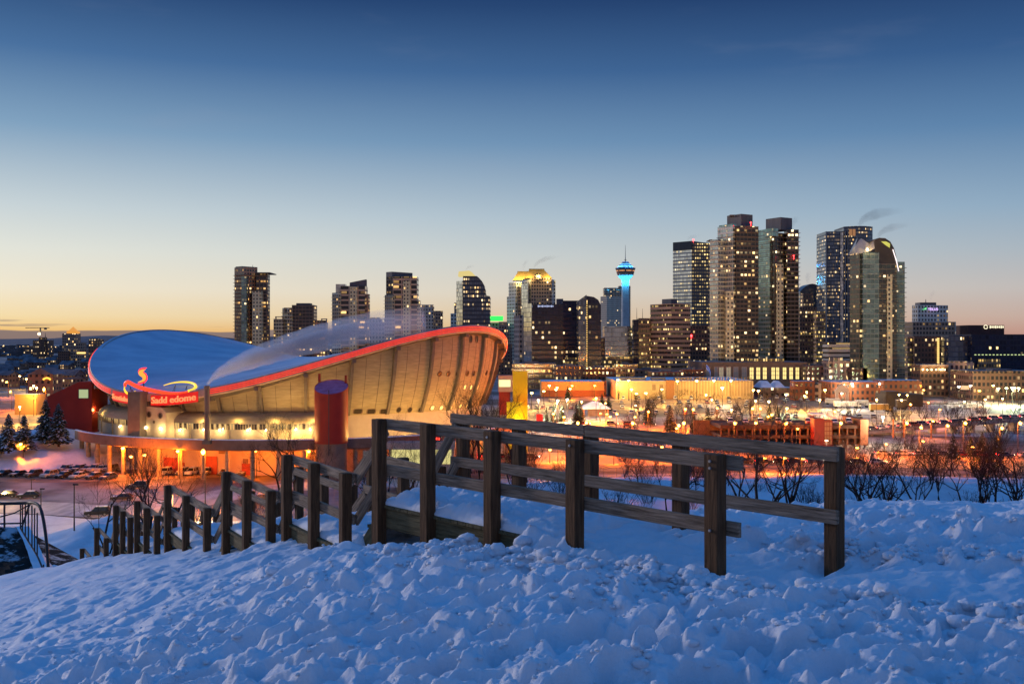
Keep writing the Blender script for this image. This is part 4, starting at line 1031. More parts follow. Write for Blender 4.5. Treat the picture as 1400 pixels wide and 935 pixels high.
mb = MB(); mb.quad((gx(105,1303)-CB.x,-9,gz(483.5,1303)-GZ),(gx(117,1303)-CB.x,-9,gz(483.5,1303)-GZ),(gx(117,1303)-CB.x,-9,gz(481.5,1303)-GZ),(gx(105,1303)-CB.x,-9,gz(481.5,1303)-GZ)); mb.build('lit_floor', LITW, CURT)
tower('slim dark tower behind the left edge of the arena roof', 'tower', 129, 1200)
wing('body', 121, 137, 464, 0, 'dark_low', 1200); wing('top_part', 123, 133, 462.5, 0, 'dark_low', 1206)
# --- T1
tower('tall brown apartment tower left of the steam plume with flat overhanging roof', 'apartment tower', 344, 850)
p = wing('left_shaft', 320.5, 352, 365, .42, 'condo_brown', 850, 50); wing('right_shaft', 350, 366, 374, 0, 'condo_dark', 856); wing('tan_front', 345, 357, 398, 0, 'condo_tan', 848.5); wing('glass_corner', 330, 337, 378, 0, 'green_condo', 847)
slabs('balconies', p, 376, 470, 850, 3.0, .9, CONCDK)
mb = MB(); mb.box((gx(359,853)-CB.x, 2, gz(373,853)-GZ), (12.5,24,.7)); mb.build('roof_slab', CONCDK, CURT); wing('plant_room', 322, 352, 364, .3, MECH, 853, 50, 367)
mast('antenna', 338, 360, 365, 850)
# T2
tower('stepped brown apartment block with open roof frames behind the steam plume', 'apartment building', 405, 880)
wing('low_step', 374, 387, 436, 0, 'condo_light', 882); p = wing('middle_step', 386, 400, 421, .5, 'condo_light', 880, 45); wing('main_shaft', 399, 429, 417, 0, 'condo_dark', 884); wing('right_step', 429, 446, 438, 0, 'condo_brown', 886)
slabs('balconies', p, 423, 480, 880, 3.0, .8, CONCT)
mb = MB()
for x0, x1, y in ((375,386,433), (438,446,436), (387,399,421)):
    z = gz(y, 878)-GZ; a_, b_ = gx(x0,878)-CB.x, gx(x1,878)-CB.x; mb.box(((a_+b_)/2,-10,z), (b_-a_,2,.7)); mb.box((b_-.5,-10,z-2), (.7,2,4)); mb.box((a_+.5,-10,z-2), (.7,2,4))
mb.build('roof_frames', CONCT, CURT); wing('plant_room', 405, 424, 414.5, 0, MECH, 890, 0, 418)
# T3
tower('brown apartment tower with sharply slanted roof left of its taller twin', 'apartment tower', 479, 860)
p = wing('left_shoulder', 454, 467, 400, .7, 'condo_light', 860, 50); wing('main_shaft', 465, 499, 391, 0, 'condo_band', 862); wing('center_strip', 478, 488, 392, 0, 'condo_tan', 860.5); wing('right_shoulder', 498, 504, 402, 0, 'condo_brown', 864)
mb = MB(); x0, x1 = gx(477,866)-CB.x, gx(500,866)-CB.x; z0, z1, z2 = gz(392,866)-GZ, gz(386,866)-GZ, gz(381.5,866)-GZ
mb.prism([(x0,-2),(x1,-2),(x1-1.5,12),(x0,12)], z0, [z1,z2,z2,z1]); mb.build('slanted_top', [MECH, MECH], CURT)
wing('glass_top', 459, 472, 388.5, 0, 'glass_mirror', 866, 0, 400); slabs('balconies', p, 402, 470, 860, 3.0, .7, CONCT)
# T4
tower('tall brown apartment tower with dark glass cap right of the slant roofed one', 'apartment tower', 550, 850)
p = wing('left_shoulder', 526, 540, 403, .75, 'condo_light', 850, 50); wing('main_shaft', 537, 570, 378, 0, 'condo_band', 852); wing('center_strip', 551, 561, 384, 0, 'condo_tan', 850.4); wing('right_shoulder', 569, 574, 411, 0, 'condo_light', 854); wing('upper_left', 530.5, 541, 378, .6, 'condo_dark', 856, 50); wing('cap', 531, 564, 371.5, .15, MECH, 858, 45, 379)
slabs('balconies', p, 405, 470, 850, 3.0, .7, CONCT)
# fill between
tower('low grey block with lit top row between the two slim brown towers', 'building', 515, 950); wing('body', 504, 527, 436, 0, 'stone_grey', 950); wing('top_part', 506, 519, 434, 0, 'lit_low', 955)
tower('plain grey office tower right of the dark capped brown tower', 'office tower', 583, 1100); wing('body', 574, 592, 416.5, 0, 'stone_grey', 1100); wing('side', 589, 593, 419, 0, 'stone_dark', 1103)
tower('lower plain dark grey block before the curved glass tower', 'office tower', 598, 1150); wing('body', 592, 605, 425, 0, 'stone_dark', 1150)
tower('small pointed stone block tucked left of the curved glass tower', 'building', 620, 1050); wing('body', 616, 626, 428.5, 0, 'stone_pink', 1050, ); wing('peak', 621, 626, 414, 0, 'glass_blue', 1056)
# T6 curved glass tower
tower('blue glass tower with curved right shoulder and lit glass crown', 'office tower', 648, 900)
D = 900; wing('left_face', 625, 634, 384, .8, 'glass_mirror', D+.5, 45)
X = lambda px: gx(px, D)-CB.x; Z = lambda py: gz(py, D)-GZ
mb = MB(); prof = [(633,377.5),(652,377.5),(655,380),(659,384.5),(662,390),(664,398),(664,404),(670,405),(670,520)]
pts_ = [(X(633), Z(520))]+[(X(a_), Z(b_)) for a_, b_ in prof]
front_ = [(x, -12+.2, z) for x, z in pts_]; n = len(front_); i0 = len(mb.v); mb.v += front_; mb.face(tuple(range(i0+n-1, i0-1, -1)), [(front_[k][0]-front_[0][0]+40, front_[k][2]) for k in range(n-1, -1, -1)])
back_ = [(x, 16, z) for x, z in pts_]
for k in range(n):
    a_, b_ = front_[k], front_[(k+1) % n]; mb.quad(b_, a_, back_[k], back_[(k+1) % n], [(0,b_[2]), (0,a_[2]), (28,a_[2]), (28,b_[2])])
mb.build('curved_body', F['glass_lit'], CURT)
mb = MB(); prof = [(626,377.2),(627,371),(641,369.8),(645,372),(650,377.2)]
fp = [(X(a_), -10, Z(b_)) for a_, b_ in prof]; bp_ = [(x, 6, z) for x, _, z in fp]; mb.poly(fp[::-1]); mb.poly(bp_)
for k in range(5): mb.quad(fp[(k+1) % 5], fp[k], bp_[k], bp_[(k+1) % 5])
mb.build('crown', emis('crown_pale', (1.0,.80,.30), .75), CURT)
tower('low slab behind with bright green lit sign band on top', 'building', 680, 1150); wing('body', 668, 690, 441, 0, 'white_low', 1150)
mb = MB(); mb.box((gx(679,1149)-CB.x,-14,gz(435.5,1149)-GZ), (14.5,3,5.2)); mb.build('green_band', emis('green_sign', (.03,1.0,.10), 1.6), CURT)
tower('small dark block right of the green lit band', 'building', 687, 1100); wing('body', 682, 694, 440, 0, 'stone_dark', 1100)
# T8 twin towers with golden crowns
GOLDR = mat('gold_roof', (.42,.27,.08), .5, scale=.3)
def crown(x0, x1, xt0, xt1, y0, y1, D, dp=18):
    mb = MB(); b = [(gx(x0,D)-CB.x,-11),(gx(x1,D)-CB.x,-11),(gx(x1,D)-CB.x,-11+dp),(gx(x0,D)-CB.x,-11+dp)]; t_ = [(gx(xt0,D)-CB.x,-5),(gx(xt1,D)-CB.x,-5),(gx(xt1,D)-CB.x,-17+dp),(gx(xt0,D)-CB.x,-17+dp)]
    z0, z1 = gz(y0, D)-GZ, gz(y1, D)-GZ
    for k in range(4): mb.quad((*b[k],z0), (*b[(k+1)%4],z0), (*t_[(k+1)%4],z1), (*t_[k],z1))
    mb.poly([(*p_, z1) for p_ in t_]); mb.build('gold_crown', GOLDR, CURT)
    mb = MB(); mb.box(((t_[0][0]+t_[1][0])/2, (t_[0][1]+t_[2][1])/2, z1+.5), (t_[1][0]-t_[0][0]+1, t_[2][1]-t_[0][1]+1, .9)); mb.build('crown_cap', CONCDK, CURT)
    n = 3
    for k in range(n):
        x = b[0][0]+(b[1][0]-b[0][0])*(k+.5)/n; point('crown_light', (x, -16, z0+1.5), 9000, (1,.72,.22), .4, CURT)
tower('pale stone twin tower with gold pyramid roof, the left one standing behind', 'office tower', 710, 1150)
p = wing('shaft', 697, 722, 388, .35, 'stone_pink', 1152, 35); wing('base', 693, 716, 405, .5, 'stone_pink', 1148, 35); wing('step', 695.5, 716, 386, .5, 'stone_pink', 1150, 35); wing('dark_recess', 708, 713, 392, 0, 'stone_dark', 1146.5)
crown(701, 727, 708, 725, 383, 371.5, 1150)
tower('right hand twin tower with gold pyramid roof and dark arched front', 'office tower', 737, 1120)
wing('shaft', 713, 757, 381, .28, 'stone_pink', 1122, 35); wing('front', 726, 754, 380, 0, 'stone_dark', 1118.5); wing('right_step', 752, 759.5, 383, 0, 'stone_pink', 1120.4); wing('left_step', 713, 725, 388, .7, 'glass_mirror', 1119, 35)
crown(717, 755, 724, 744, 380, 368, 1118); wing('gable', 730, 741, 375.5, 0, 'stone_dark', 1116.5, 0, 382)
# T9 dark glass slab pair
tower('dark navy glass office slab with pale narrow side and faint sign at the top', 'office tower', 745, 760)
wing('pale_side', 716, 728, 415, .9, 'glass_mirror', 760, 40); wing('body', 727, 770, 416, 0, 'glass_navy', 760.5); wing('rear_step', 706, 719, 431, .3, 'stone_grey', 790, 30)
mb = MB()
for k in range(11): mb.box((gx(736+k*2, 759)-CB.x, -12.3, gz(418.6,759)-GZ), (.7,.2,1.0 if k % 3 else 1.5))
mb.build('roof_sign', emis('sign_blue', (.55,.65,1.0), .9), CURT)
tower('plain black glass slab right of the navy one', 'office tower', 781, 800); wing('body', 769, 793, 411, 0, 'glass_navy', 800); wing('plant_room', 761, 770, 408.5, 0, MECH, 815); wing('lit_lobby', 772, 792, 489, 0, 'lit_low', 799)
tower('black tower with rounded top and a vertical string of lights', 'office tower', 806, 740)
D = 740; mb = MB(); prof = [(791,520),(791,412),(796,408),(802.5,404.5),(812,406),(818,410),(821.5,417),(822,520)]
fp = [(gx(a_,D)-CB.x, -11.8, gz(b_,D)-GZ) for a_, b_ in prof]; bp_ = [(x, 14, z) for x, _, z in fp]; n = len(fp); i0 = 0; mb.v += fp; mb.face(tuple(range(n-1,-1,-1)), [(fp[k][0]-fp[0][0], fp[k][2]) for k in range(n-1,-1,-1)])
for k in range(n): mb.quad(fp[(k+1)%n], fp[k], bp_[k], bp_[(k+1)%n], [(0,fp[(k+1)%n][2]), (0,fp[k][2]), (26,fp[k][2]), (26,fp[(k+1)%n][2])])
mb.build('body', F['glass_navy'], CURT)
mb = MB(); 
for k in range(34): mb.box((gx(802,D)-CB.x, -12.2, gz(412+3.05*k,D)-GZ), (.9,.5,.75))
mb.build('light_string', emis('string_gold', (1,.62,.16), 1.8), CURT)
wing('pale_edge', 791, 802, 411, 0, 'glass_blue', 739, 0, 520, slope=[0,8,8,0])
tower('grey concrete office tower behind the black rounded one', 'office tower', 842, 1850); wing('front', 821, 850, 405, .3, 'stone_grey', 1850, 35); wing('upper', 826, 849, 393.5, 0, 'stone_dark', 1870); wing('rear', 846, 862, 391, 0, 'stone_dark', 1875)
# observation tower
CT = thing('observation_tower', 'slim observation tower with blue lit pod and antenna on the skyline', 'tower', (gx(855, 1760), 1760, GZ)); CURT = CT; D = 1760; CB = Vector((gx(855,D), D, GZ))
zz_ = lambda py: gz(py, D)-GZ
CTC = mat('tower_concrete', (.42,.44,.46), .7, scale=.1)
mb = MB(); mb.lathe([(8.2,0), (7.0,zz_(440)), (6.4,zz_(384))], 24); mb.build('shaft', CTC, CT, smooth=True)
mb = MB(); mb.lathe([(6.4,zz_(384)), (7.2,zz_(382.3)), (10.5,zz_(380)), (12.8,zz_(377.5)), (13.2,zz_(376.6))], 28); mb.build('lower_collar', CTC, CT, smooth=True)
mb = MB(); mb.lathe([(13.4,zz_(376.6)), (14.0,zz_(376)), (15.8,zz_(370.5)), (16.2,zz_(368.8))], 28); mb.build('pod', mat('pod_red', (.22,.06,.04), .5), CT, smooth=False)
PW_ = emis('pod_window', (1,.45,.2), .9)
for k in range(40):
    a0_, a1_ = 2*math.pi*k/40, 2*math.pi*(k+.72)/40
    if k % 5 == 4 or math.sin(a0_) > .2: continue
    mb = MB(); mb.quad((15.75*math.cos(a0_),15.75*math.sin(a0_),zz_(371.3)), (15.75*math.cos(a1_),15.75*math.sin(a1_),zz_(371.3)), (16.1*math.cos(a1_),16.1*math.sin(a1_),zz_(369.9)), (16.1*math.cos(a0_),16.1*math.sin(a0_),zz_(369.9))); mb.build('pod_window', PW_, CT)
mb = MB(); mb.lathe([(16.4,zz_(368.8)), (17.4,zz_(367.4)), (17.2,zz_(366.6)), (13.4,zz_(365.9)), (.1,zz_(365.8))], 28); mb.build('deck_rim', MECH, CT)
mb = MB(); mb.lathe([(13.2,zz_(365.8)), (12.6,zz_(364)), (9.0,zz_(361.5)), (6.2,zz_(359.6)), (5.6,zz_(358)), (.1,zz_(357.6))], 28); mb.build('blue_dome', CTC, CT, smooth=False)
mb = MB(); mb.lathe([(12.9,zz_(364.9)), (12.75,zz_(364.2))], 28); mb.lathe([(9.6,zz_(361.7)), (9.0,zz_(361.2))], 28); mb.build('dome_lights', emis('cyan_band', (.15,.65,1.0), 2.2), CT)
mb = MB(); mb.tube([(0,0,zz_(358)), (0,0,zz_(350)), (0,0,zz_(335))], [.9,.5,.2], 6); mb.box((0,0,zz_(355.5)), (4.6,.6,.6)); mb.build('antenna', MECH, CT)
for k in range(5):
    a_ = R(-160+35*k); point('shaft_flood', (11.5*math.cos(a_), 11.5*math.sin(a_), zz_(386.5)), 6500, (.04,.50,1.0), .5, CT)
    point('dome_flood', (15.0*math.cos(a_), 15.0*math.sin(a_), zz_(364.2)), 3000, (.05,.35,1.0), .4, CT)
    point('collar_flood', (15.5*math.cos(a_), 15.5*math.sin(a_), zz_(380.5)), 4000, (.05,.50,1.0), .4, CT)
# --- centre low group
tower('low building faced with a mirror glass wall under the observation tower', 'building', 848, 820); wing('mirror_face', 827, 868, 446, 0, 'glass_mirror', 820); wing('base', 823, 870, 487, 0, 'lit_low', 818); wing('left_pier', 822, 829, 462, 0, 'brown_low', 822)
tower('mid height glass block with lit floors and lit roof row', 'office block', 878, 800); wing('body', 868, 889, 438, 0, 'lit_low', 800); wing('dark_side', 866, 873, 437, 0, 'glass_navy', 798); wing('lit_top', 873, 889, 435, 0, 'lit_low', 803)
mast('mast', 874, 420, 437, 802, .25); mast('mast', 882, 421, 437, 802, .25)
tower('broad brown office block with horizontal rows of lit windows', 'office block', 916, 780); wing('body', 889, 944, 415, .52, 'office_band', 780, 30); wing('penthouse', 905, 926, 408.5, .6, MECH, 795, 30, 416)
tower('tall glass office tower speckled with window lights and a dark top band', 'office tower', 945, 1000)
wing('left_face', 920, 946.5, 333, .96, 'office_face', 1000, 45); wing('right_face', 946, 970.5, 333, 0, 'office_dots', 1000.5)
wing('top_band', 920, 970.7, 329.5, .5, mat('navy_band', (.022,.035,.055), .3, scale=.3), 999, 45, 341); wing('right_edge', 965, 971.5, 342, 0, 'glass_blue', 1001); beacon(948, 328, 1000)
tower('dark brown block in front of the speckled glass tower', 'building', 957, 850); wing('body', 943, 971.5, 445, 0, 'brown_low', 850); beacon(945, 459, 850, .9)
# T17 + T18 tall condo pair
tower('tall grey balconied apartment tower, left of the pair, with stepped top', 'apartment tower', 1005, 700)
D = 700
p1_ = wing('left_shaft', 971, 992, 327, .5, 'grey_condo', D+3, 32); p2_ = wing('middle_shaft', 981, 1009, 308, .75, 'grey_condo', D+1, 34); p3_ = wing('right_shaft', 1006, 1037, 309, .02, 'dark_condo', D+.5, 12)
slabs('balconies', p1_, 329, 500, D, 3.05, .75, CONCT); slabs('balconies', p2_, 322, 500, D, 3.05, .6, CONCT); slabs('balconies', p3_, 314, 500, D, 3.05, .45, CONCDK)
wing('glass_crown', 983, 1007, 306, .8, 'green_condo', D+4, 34, 324); wing('penthouse', 994, 1029, 292.5, .55, MECH, D+8, 32, 309); wing('tan_strip', 993, 1003, 398, 0, 'condo_tan', D-.8, 0)
mb = MB(); mb.box((gx(1015,D)-CB.x, 6, gz(291.5,D)-GZ), (11,9,1.2)); mb.box((gx(974,D)-CB.x+3, 2, gz(326.5,D)-GZ), (7,12,.5)); mb.build('roof_slabs', CONCDK, CURT)
beacon(1029, 303, D-6, .5)
tower('tall grey balconied apartment tower, right of the pair, with dark box on top', 'apartment tower', 1066, 730)
D = 730
p1_ = wing('left_shaft', 1037, 1056, 313, .8, 'green_condo', D+3, 30); p2_ = wing('front_shaft', 1050, 1082, 318, .3, 'dark_condo', D+1, 34); p3_ = wing('right_shaft', 1076, 1092, 314, 0, 'dark_condo', D+2.5)
wing('framed_strip', 1062, 1071, 361, 0, 'condo_tan', D-1); slabs('balconies', p1_, 320, 500, D, 3.05, .6, CONCT); slabs('balconies', p2_, 322, 500, D, 3.05, .4, CONCDK); slabs('balconies', p3_, 318, 500, D, 3.05, 1.0, CONCT)
wing('glass_crown', 1047, 1064, 312, .6, 'green_condo', D-1.4, 34, 323); wing('penthouse', 1047, 1083, 297, .56, MECH, D+8, 32, 314)
beacon(1088, 349, D-6, .5)
POD = thing('podium', 'brick podium with rows of tall lit windows at the foot of the two grey towers', 'podium', (gx(1034,672), 672, GZ)); CURT = POD; CB = Vector((gx(1034,672), 672, GZ)); D = 672
wing('wall', 960, 1104, 495, 0, mat('podium_brick', (.16,.105,.08), .8, scale=.5, col2=(.22,.15,.115)), D); wing('wall_top', 1030, 1072, 490, 0, 'lit_low', D+4, 0, 496)
PODW = emis('podium_window', (1.0,.74,.26), 1.25); PODD = emis('podium_window_dim', (.9,.72,.48), .35)
for px, w, br in ((968,5,0), (979,4,0), (986,6,1), (996,6,1), (1006,6,0), (1017.5,6,0), (1027.5,5.5,2), (1036.5,5.5,2), (1045.5,5.5,2), (1057,5,2), (1063,4.5,2), (1072.5,5,2), (1081.5,5,2), (1090,5,2), (1099,4.5,1)):
    x0, x1 = gx(px-w/2, D)-CB.x, gx(px+w/2, D)-CB.x; z0, z1 = gz(518.5, D)-GZ, gz(502, D)-GZ
    mb = MB(); mb.box(((x0+x1)/2, -.12, (z0+z1)/2), (x1-x0+.5, .2, z1-z0+.5)); o = mb.build('window', WHITEW if br < 2 else CONCDK, POD)
    mb = MB(); nx = 2
    for i in range(nx):
        for j in range(3):
            xa, xb = x0+(x1-x0)*(i+.06)/nx, x0+(x1-x0)*(i+.94)/nx; za, zb_ = z0+(z1-z0)*(j+.05)/3, z0+(z1-z0)*(j+.95)/3
            mb.quad((xa,-.25,za), (xb,-.25,za), (xb,-.25,zb_), (xa,-.25,zb_))
    mb.build('panes', PODW if br == 2 else (PODD if br == 1 else F['glass_mirror']), o)
# between and right
tower('dark domed glass tower behind the right grey apartment tower', 'office tower', 1108, 1200)
D = 1200; wing('body', 1094, 1127, 402, 0, 'glass_blue', D)
mb = MB(); n = 14; i0 = 0; fp = [(gx(1094+33*k/n,D)-CB.x, -12.2, gz(402-14*math.sin(math.pi*(.08+.84*k/n)),D)-GZ) for k in range(n+1)]; fp = fp+[(fp[-1][0], -12.2, gz(402.5,D)-GZ), (fp[0][0], -12.2, gz(402.5,D)-GZ)]; bp_ = [(x, 15, z) for x, _, z in fp]; mb.poly(fp[::-1]); mb.poly(bp_); n = len(fp)
for k in range(n): mb.quad(fp[(k+1)%n], fp[k], bp_[k], bp_[(k+1)%n])
mb.build('dome', mat('dome_glass', (.05,.06,.085), .2, scale=.2, spec=.8), CURT)
tower('brown stepped block between the grey pair and the curved glass tower', 'building', 1105, 900); wing('body', 1093, 1117, 420, 0, 'brown_low', 900); wing('upper', 1098, 1112, 401, 0, 'brown_low', 904); wing('lit_floor', 1094, 1117, 455, 0, 'lit_low', 899, 0, 459)
tower('narrow lit office block left of the curved glass tower', 'office block', 1122, 880); wing('body', 1116, 1129, 426, 0, 'lit_low', 880)
# the curved tall one
tower('tallest dark curved glass tower with diagonal bracing and a step on its left', 'office tower', 1160, 1150)
D = 1150
def curved(name, px0, px1, ytop, bow, D, m):
    n = 14; xs = [gx(px0+(px1-px0)*k/n, D)-CB.x for k in range(n+1)]; pts_ = [Vector((x, -12-bow*math.sin(math.pi*k/n))) for k, x in enumerate(xs)]
    pts_ += [Vector((xs[-1], 22)), Vector((xs[0], 22))]; mb = MB(); z1 = gz(ytop, D)-GZ; k0 = len(pts_); u = 0
    for i in range(k0):
        a_, b_ = pts_[i], pts_[(i+1) % k0]; l = (b_-a_).length
        mb.quad((a_.x,a_.y,0), (b_.x,b_.y,0), (b_.x,b_.y,z1), (a_.x,a_.y,z1), [(u,0),(u+l,0),(u+l,z1),(u,z1)]); u += l
    mb.poly([(p_.x, p_.y, z1) for p_ in pts_], 1); mb.build(name, [F[m], ROOFD], CURT, smooth=False); return pts_, z1
cl, zl = curved('left_part', 1128, 1155, 317, 3, D+2, 'bow'); cr_, z2_ = curved('right_part', 1153.5, 1193, 310, 7, D, 'bow')
mb = MB()
for k in range(7):
    za = gz(335+k*28, D)-GZ; zb_ = gz(335+(k+1)*28, D)-GZ; xa, xb = gx(1143,D)-CB.x, gx(1154,D)-CB.x
    mb.tube([(xa,-15.6,za if k % 2 else zb_), (xb,-15.2,zb_ if k % 2 else za)], .55, 4)
for px in (1128.5, 1154.5, 1158): mb.tube([(gx(px,D)-CB.x,-15.5,0), (gx(px,D)-CB.x,-15.5,gz(317,D)-GZ)], .8, 4)
mb.build('bracing', mat('brace_steel', (.22,.22,.24), .4, metal=.3), CURT)
wing('lit_strip', 1149, 1153, 318, 0, 'glass_mirror', D-3.5); mast('lantern', 1172, 307, 312, D, .8); mb = MB(); z0 = gz(320,D)-GZ
for k in range(2): mb.box((gx(1160.5+k*4.6,D)-CB.x, -18.2, z0+1), (3.1,.3,7.5))
mb.build('sky_garden', emis('sky_garden', (1,.45,.18), .35), CURT)
tower('green glass apartment tower with rounded arch top and slanted glass crown', 'apartment tower', 1203, 640)
D = 640; wing('left_face', 1168, 1186, 348, .4, 'green_dark', D+2, 28); p2_ = wing('green_face', 1180, 1202, 345, 0, 'green_condo', D); p3_ = wing('stone_face', 1201, 1226, 360, 0, 'green_dark', D+.5)
wing('stone_strip', 1213, 1220, 375, 0, 'condo_tan', D-.4); p4_ = wing('right_wing', 1224, 1237, 358, 0, 'green_condo', D+5); slabs('balconies', p4_, 360, 515, D, 3.1, .9, SLABG); slabs('balconies', p3_, 372, 515, D, 3.1, .45, CONCDK)
mb = MB(); prof = [(1197,360),(1197,327),(1203,325),(1211,325.5),(1218,330),(1223,339),(1226,350),(1226,360)]
fp = [(gx(a_,D)-CB.x, -11, gz(b_,D)-GZ) for a_, b_ in prof]; bp_ = [(x, 12, z) for x, _, z in fp]; mb.poly(fp[::-1]); mb.poly(bp_); n = len(fp)
for k in range(n): mb.quad(fp[(k+1)%n], fp[k], bp_[k], bp_[(k+1)%n])
mb.build('arch_top', mat('arch_brown', (.06,.05,.045), .5, scale=.3), CURT)
mb = MB(); mb.tube([(gx(1221,D)-CB.x,-11.6,gz(341,D)-GZ), (gx(1226,D)-CB.x,-11.6,gz(357,D)-GZ), (gx(1229,D)-CB.x,-11.6,gz(371,D)-GZ)], .28, 6); mb.build('edge_light', emis('edge_light', (1,.85,.85), 1.6), CURT)
mb = MB(); mb.poly([(gx(1205,D)-CB.x,-11.3,gz(330,D)-GZ),(gx(1211,D)-CB.x,-11.3,gz(335,D)-GZ),(gx(1217,D)-CB.x,-11.3,gz(339,D)-GZ),(gx(1217.5,D)-CB.x,-11.3,gz(333,D)-GZ),(gx(1212,D)-CB.x,-11.3,gz(330,D)-GZ)][::-1]); mb.build('arch_light', emis('arch_light', (.9,.85,.15), .7), CURT)
mb = MB(); GLS = mat('crown_glass', (.45,.42,.34), .2, spec=.8); zc = lambda y: gz(y, D)-GZ; xc = lambda x: gx(x, D)-CB.x
for q in ([(1171,346,-10),(1184,346,-12),(1183,324,-4),(1174,334,-6)], [(1172,346,6),(1171,346,-10),(1174,334,-6),(1180,322,-2)], [(1184,346,-12),(1196,340,-12),(1197,328,-8),(1190,333,-10)], [(1184,346,-12),(1190,333,-10),(1183,324,-4)]):
    mb.poly([(xc(a_), d_, zc(b_)) for a_, b_, d_ in q])
mb.build('slanted_crown', GLS, CURT); point('crown_light', (xc(1185), -14, zc(341)), 2600, (1,.62,.24), .4, CURT)
mb = MB(); mb.ball((xc(1185), -13.2, zc(341.5)), .75); mb.build('crown_lamp', LAMPW, CURT)
tower('low grey concrete parkade with bands left of the green arch topped tower', 'building', 1150, 690); wing('body', 1133, 1168, 468, 0, facade('parkade_band', (.30,.27,.24), (.05,.045,.04), 30, 3.2, (0,1,.5,.9), .1), 690)
tower('white low building with arched gable under the concrete parkade', 'building', 1150, 650); wing('body', 1132, 1167, 493, 0, 'white_low', 650); wing('gable', 1139, 1152, 489, 0, 'white_low', 648)
# right group
tower('brown office tower with a green and lilac sign near its roof', 'office tower', 1276, 900); D = 900
wing('body', 1247, 1296, 417, .16, 'stone_pink', D, 15); wing('lower', 1248, 1306, 440, 0, 'stone_dark', D-3); wing('side', 1296, 1307, 440, 0, 'stone_pink', D-2); wing('plant_room', 1258, 1280, 413.5, 0, MECH, D+8, 0, 418)
me = text_mesh('TELUS', 3.2, .1)
for v in me.vertices: v.co = Vector((gx(1268,D)-CB.x+v.co.x*1.0, -13.2-v.co.z, gz(424.5,D)-GZ+v.co.y))
me.materials.append(emis('sign_lilac', (.75,.5,1.0), 1.6)); o = bpy.data.objects.new('sign_letters', me); COL.objects.link(o); o.parent = CURT
mb = MB(); x0 = gx(1260,D)-CB.x; z0 = gz(424.5,D)-GZ; mb.poly([(x0,-13.2,z0), (x0+3.8,-13.2,z0+2.8), (x0+3.4,-13.2,z0+.6), (x0+2.4,-13.2,z0+1.2)]); mb.build('sign_mark', emis('sign_green', (.15,1,.25), 1.5), CURT)
mast('antenna', 1277, 408, 416, D, .5)
tower('dark brown slab with a vertical row of lit windows right of the green tower', 'building', 1268, 720); wing('body', 1250, 1291, 460, 0, 'brown_low', 720); wing('left_part', 1241, 1252, 461, 0, 'lit_low', 724)
mb = MB()
for k in range(16): mb.box((gx(1283,719)-CB.x, -12.6, gz(463+2.7*k,719)-GZ), (1.4,.3,.8))
mb.build('stair_lights', LITW, CURT)
tower('pale low building with lit cornice and white framed windows on the right', 'building', 1294, 600); wing('left_part', 1258, 1296, 498, 0, 'brown_low', 600); wing('right_part', 1294, 1331, 494, .75, 'white_low', 599, 22)
mb = MB(); mb.box((gx(1277,600)-CB.x, -12.4, gz(499.5,600)-GZ), (16.5,.9,.9)); mb.build('cornice', WHITEW, CURT); mb = MB()
for k in range(6): mb.ball((gx(1261+k*6,600)-CB.x, -12.9, gz(505.5,600)-GZ), .28, 6, 4)
mb.build('wall_lamps', LAMPW, CURT)
for k in range(3): point('wall_wash', (gx(1264+k*12,600)-CB.x, -13.6, gz(504.5,600)-GZ), 500, WARM, .2, CURT)
tower('dark red block with a small lit sign on the right skyline', 'building', 1350, 900); wing('body', 1324, 1373, 444.5, 0, mat('dark_red', (.07,.03,.03), .7, scale=.3), 900)
mb = MB(); x0 = gx(1348,899)-CB.x; z0 = gz(447,899)-GZ
for k in range(8):
    mb.box((x0+4+k*1.6, -12.6, z0), (1.0,.3,1.8 if k % 3 else 2.3))
mb.tube([(x0+1.6*math.cos(t*.5), -12.6, z0+1.6*math.sin(t*.5)) for t in range(13)], .35, 5); mb.build('roof_sign', emis('sign_cream', (1,.9,.6), 1.3), CURT)
tower('wide dark blue glass office at the right edge with a row of green lights', 'office block', 1364, 700); wing('main', 1328, 1440, 457, 0, 'glass_navy', 700); wing('left_part', 1297, 1330, 459, 0, 'glass_blue', 706); wing('lit_floors', 1339, 1368, 491, 0, 'lit_low', 697)
mb = MB()
for k in range(14): mb.box((gx(1334+5*k,699)-CB.x, -12.5, gz(485,699)-GZ), (1.2,.3,.5))
mb.build('floor_lights', emis('greenish', (.75,.9,.4), 1.1), CURT)
# chunky lower rows that close the street level
lowspec = [(618,700,470,'dark_low',1000,'dark low block peeking over the arena rim left of the yellow tower'), (700,760,497,'lit_low',690,'long low lit frontage at the foot of the navy slab'),
 (758,800,500,'dark_low',670,'dark low block with scattered windows under the black slab'), (800,842,503,'brick',660,'red brick low block under the black rounded tower'),
 (842,872,498,'lit_low',700,'low block with warm windows under the mirror glass wall'), (868,905,505,'dark_low',690,'low dark roofed block in front of the lit glass block'),
 (890,936,508,'brick',640,'long red brick low block with small dark windows'), (934,962,505,'brick',655,'brick low block left of the tall lit podium windows'),
 (1102,1136,500,'dark_low',660,'dark low block right of the lit podium'), (1164,1186,503,'brown_low',640,'dark base block left of the green tower foot'),
 (1330,1420,507,'brown_low',560,'long brown low block at the right edge')]
for x0, x1, y, m, D, lb in lowspec:
    tower(lb, 'building', (x0+x1)/2, D, 'low_block'); wing('body', x0, x1, y, 0, m, D); wing('plant_room', x0+(x1-x0)*.3, x0+(x1-x0)*.6, y-2.4, 0, MECH, D+6, 0, y)
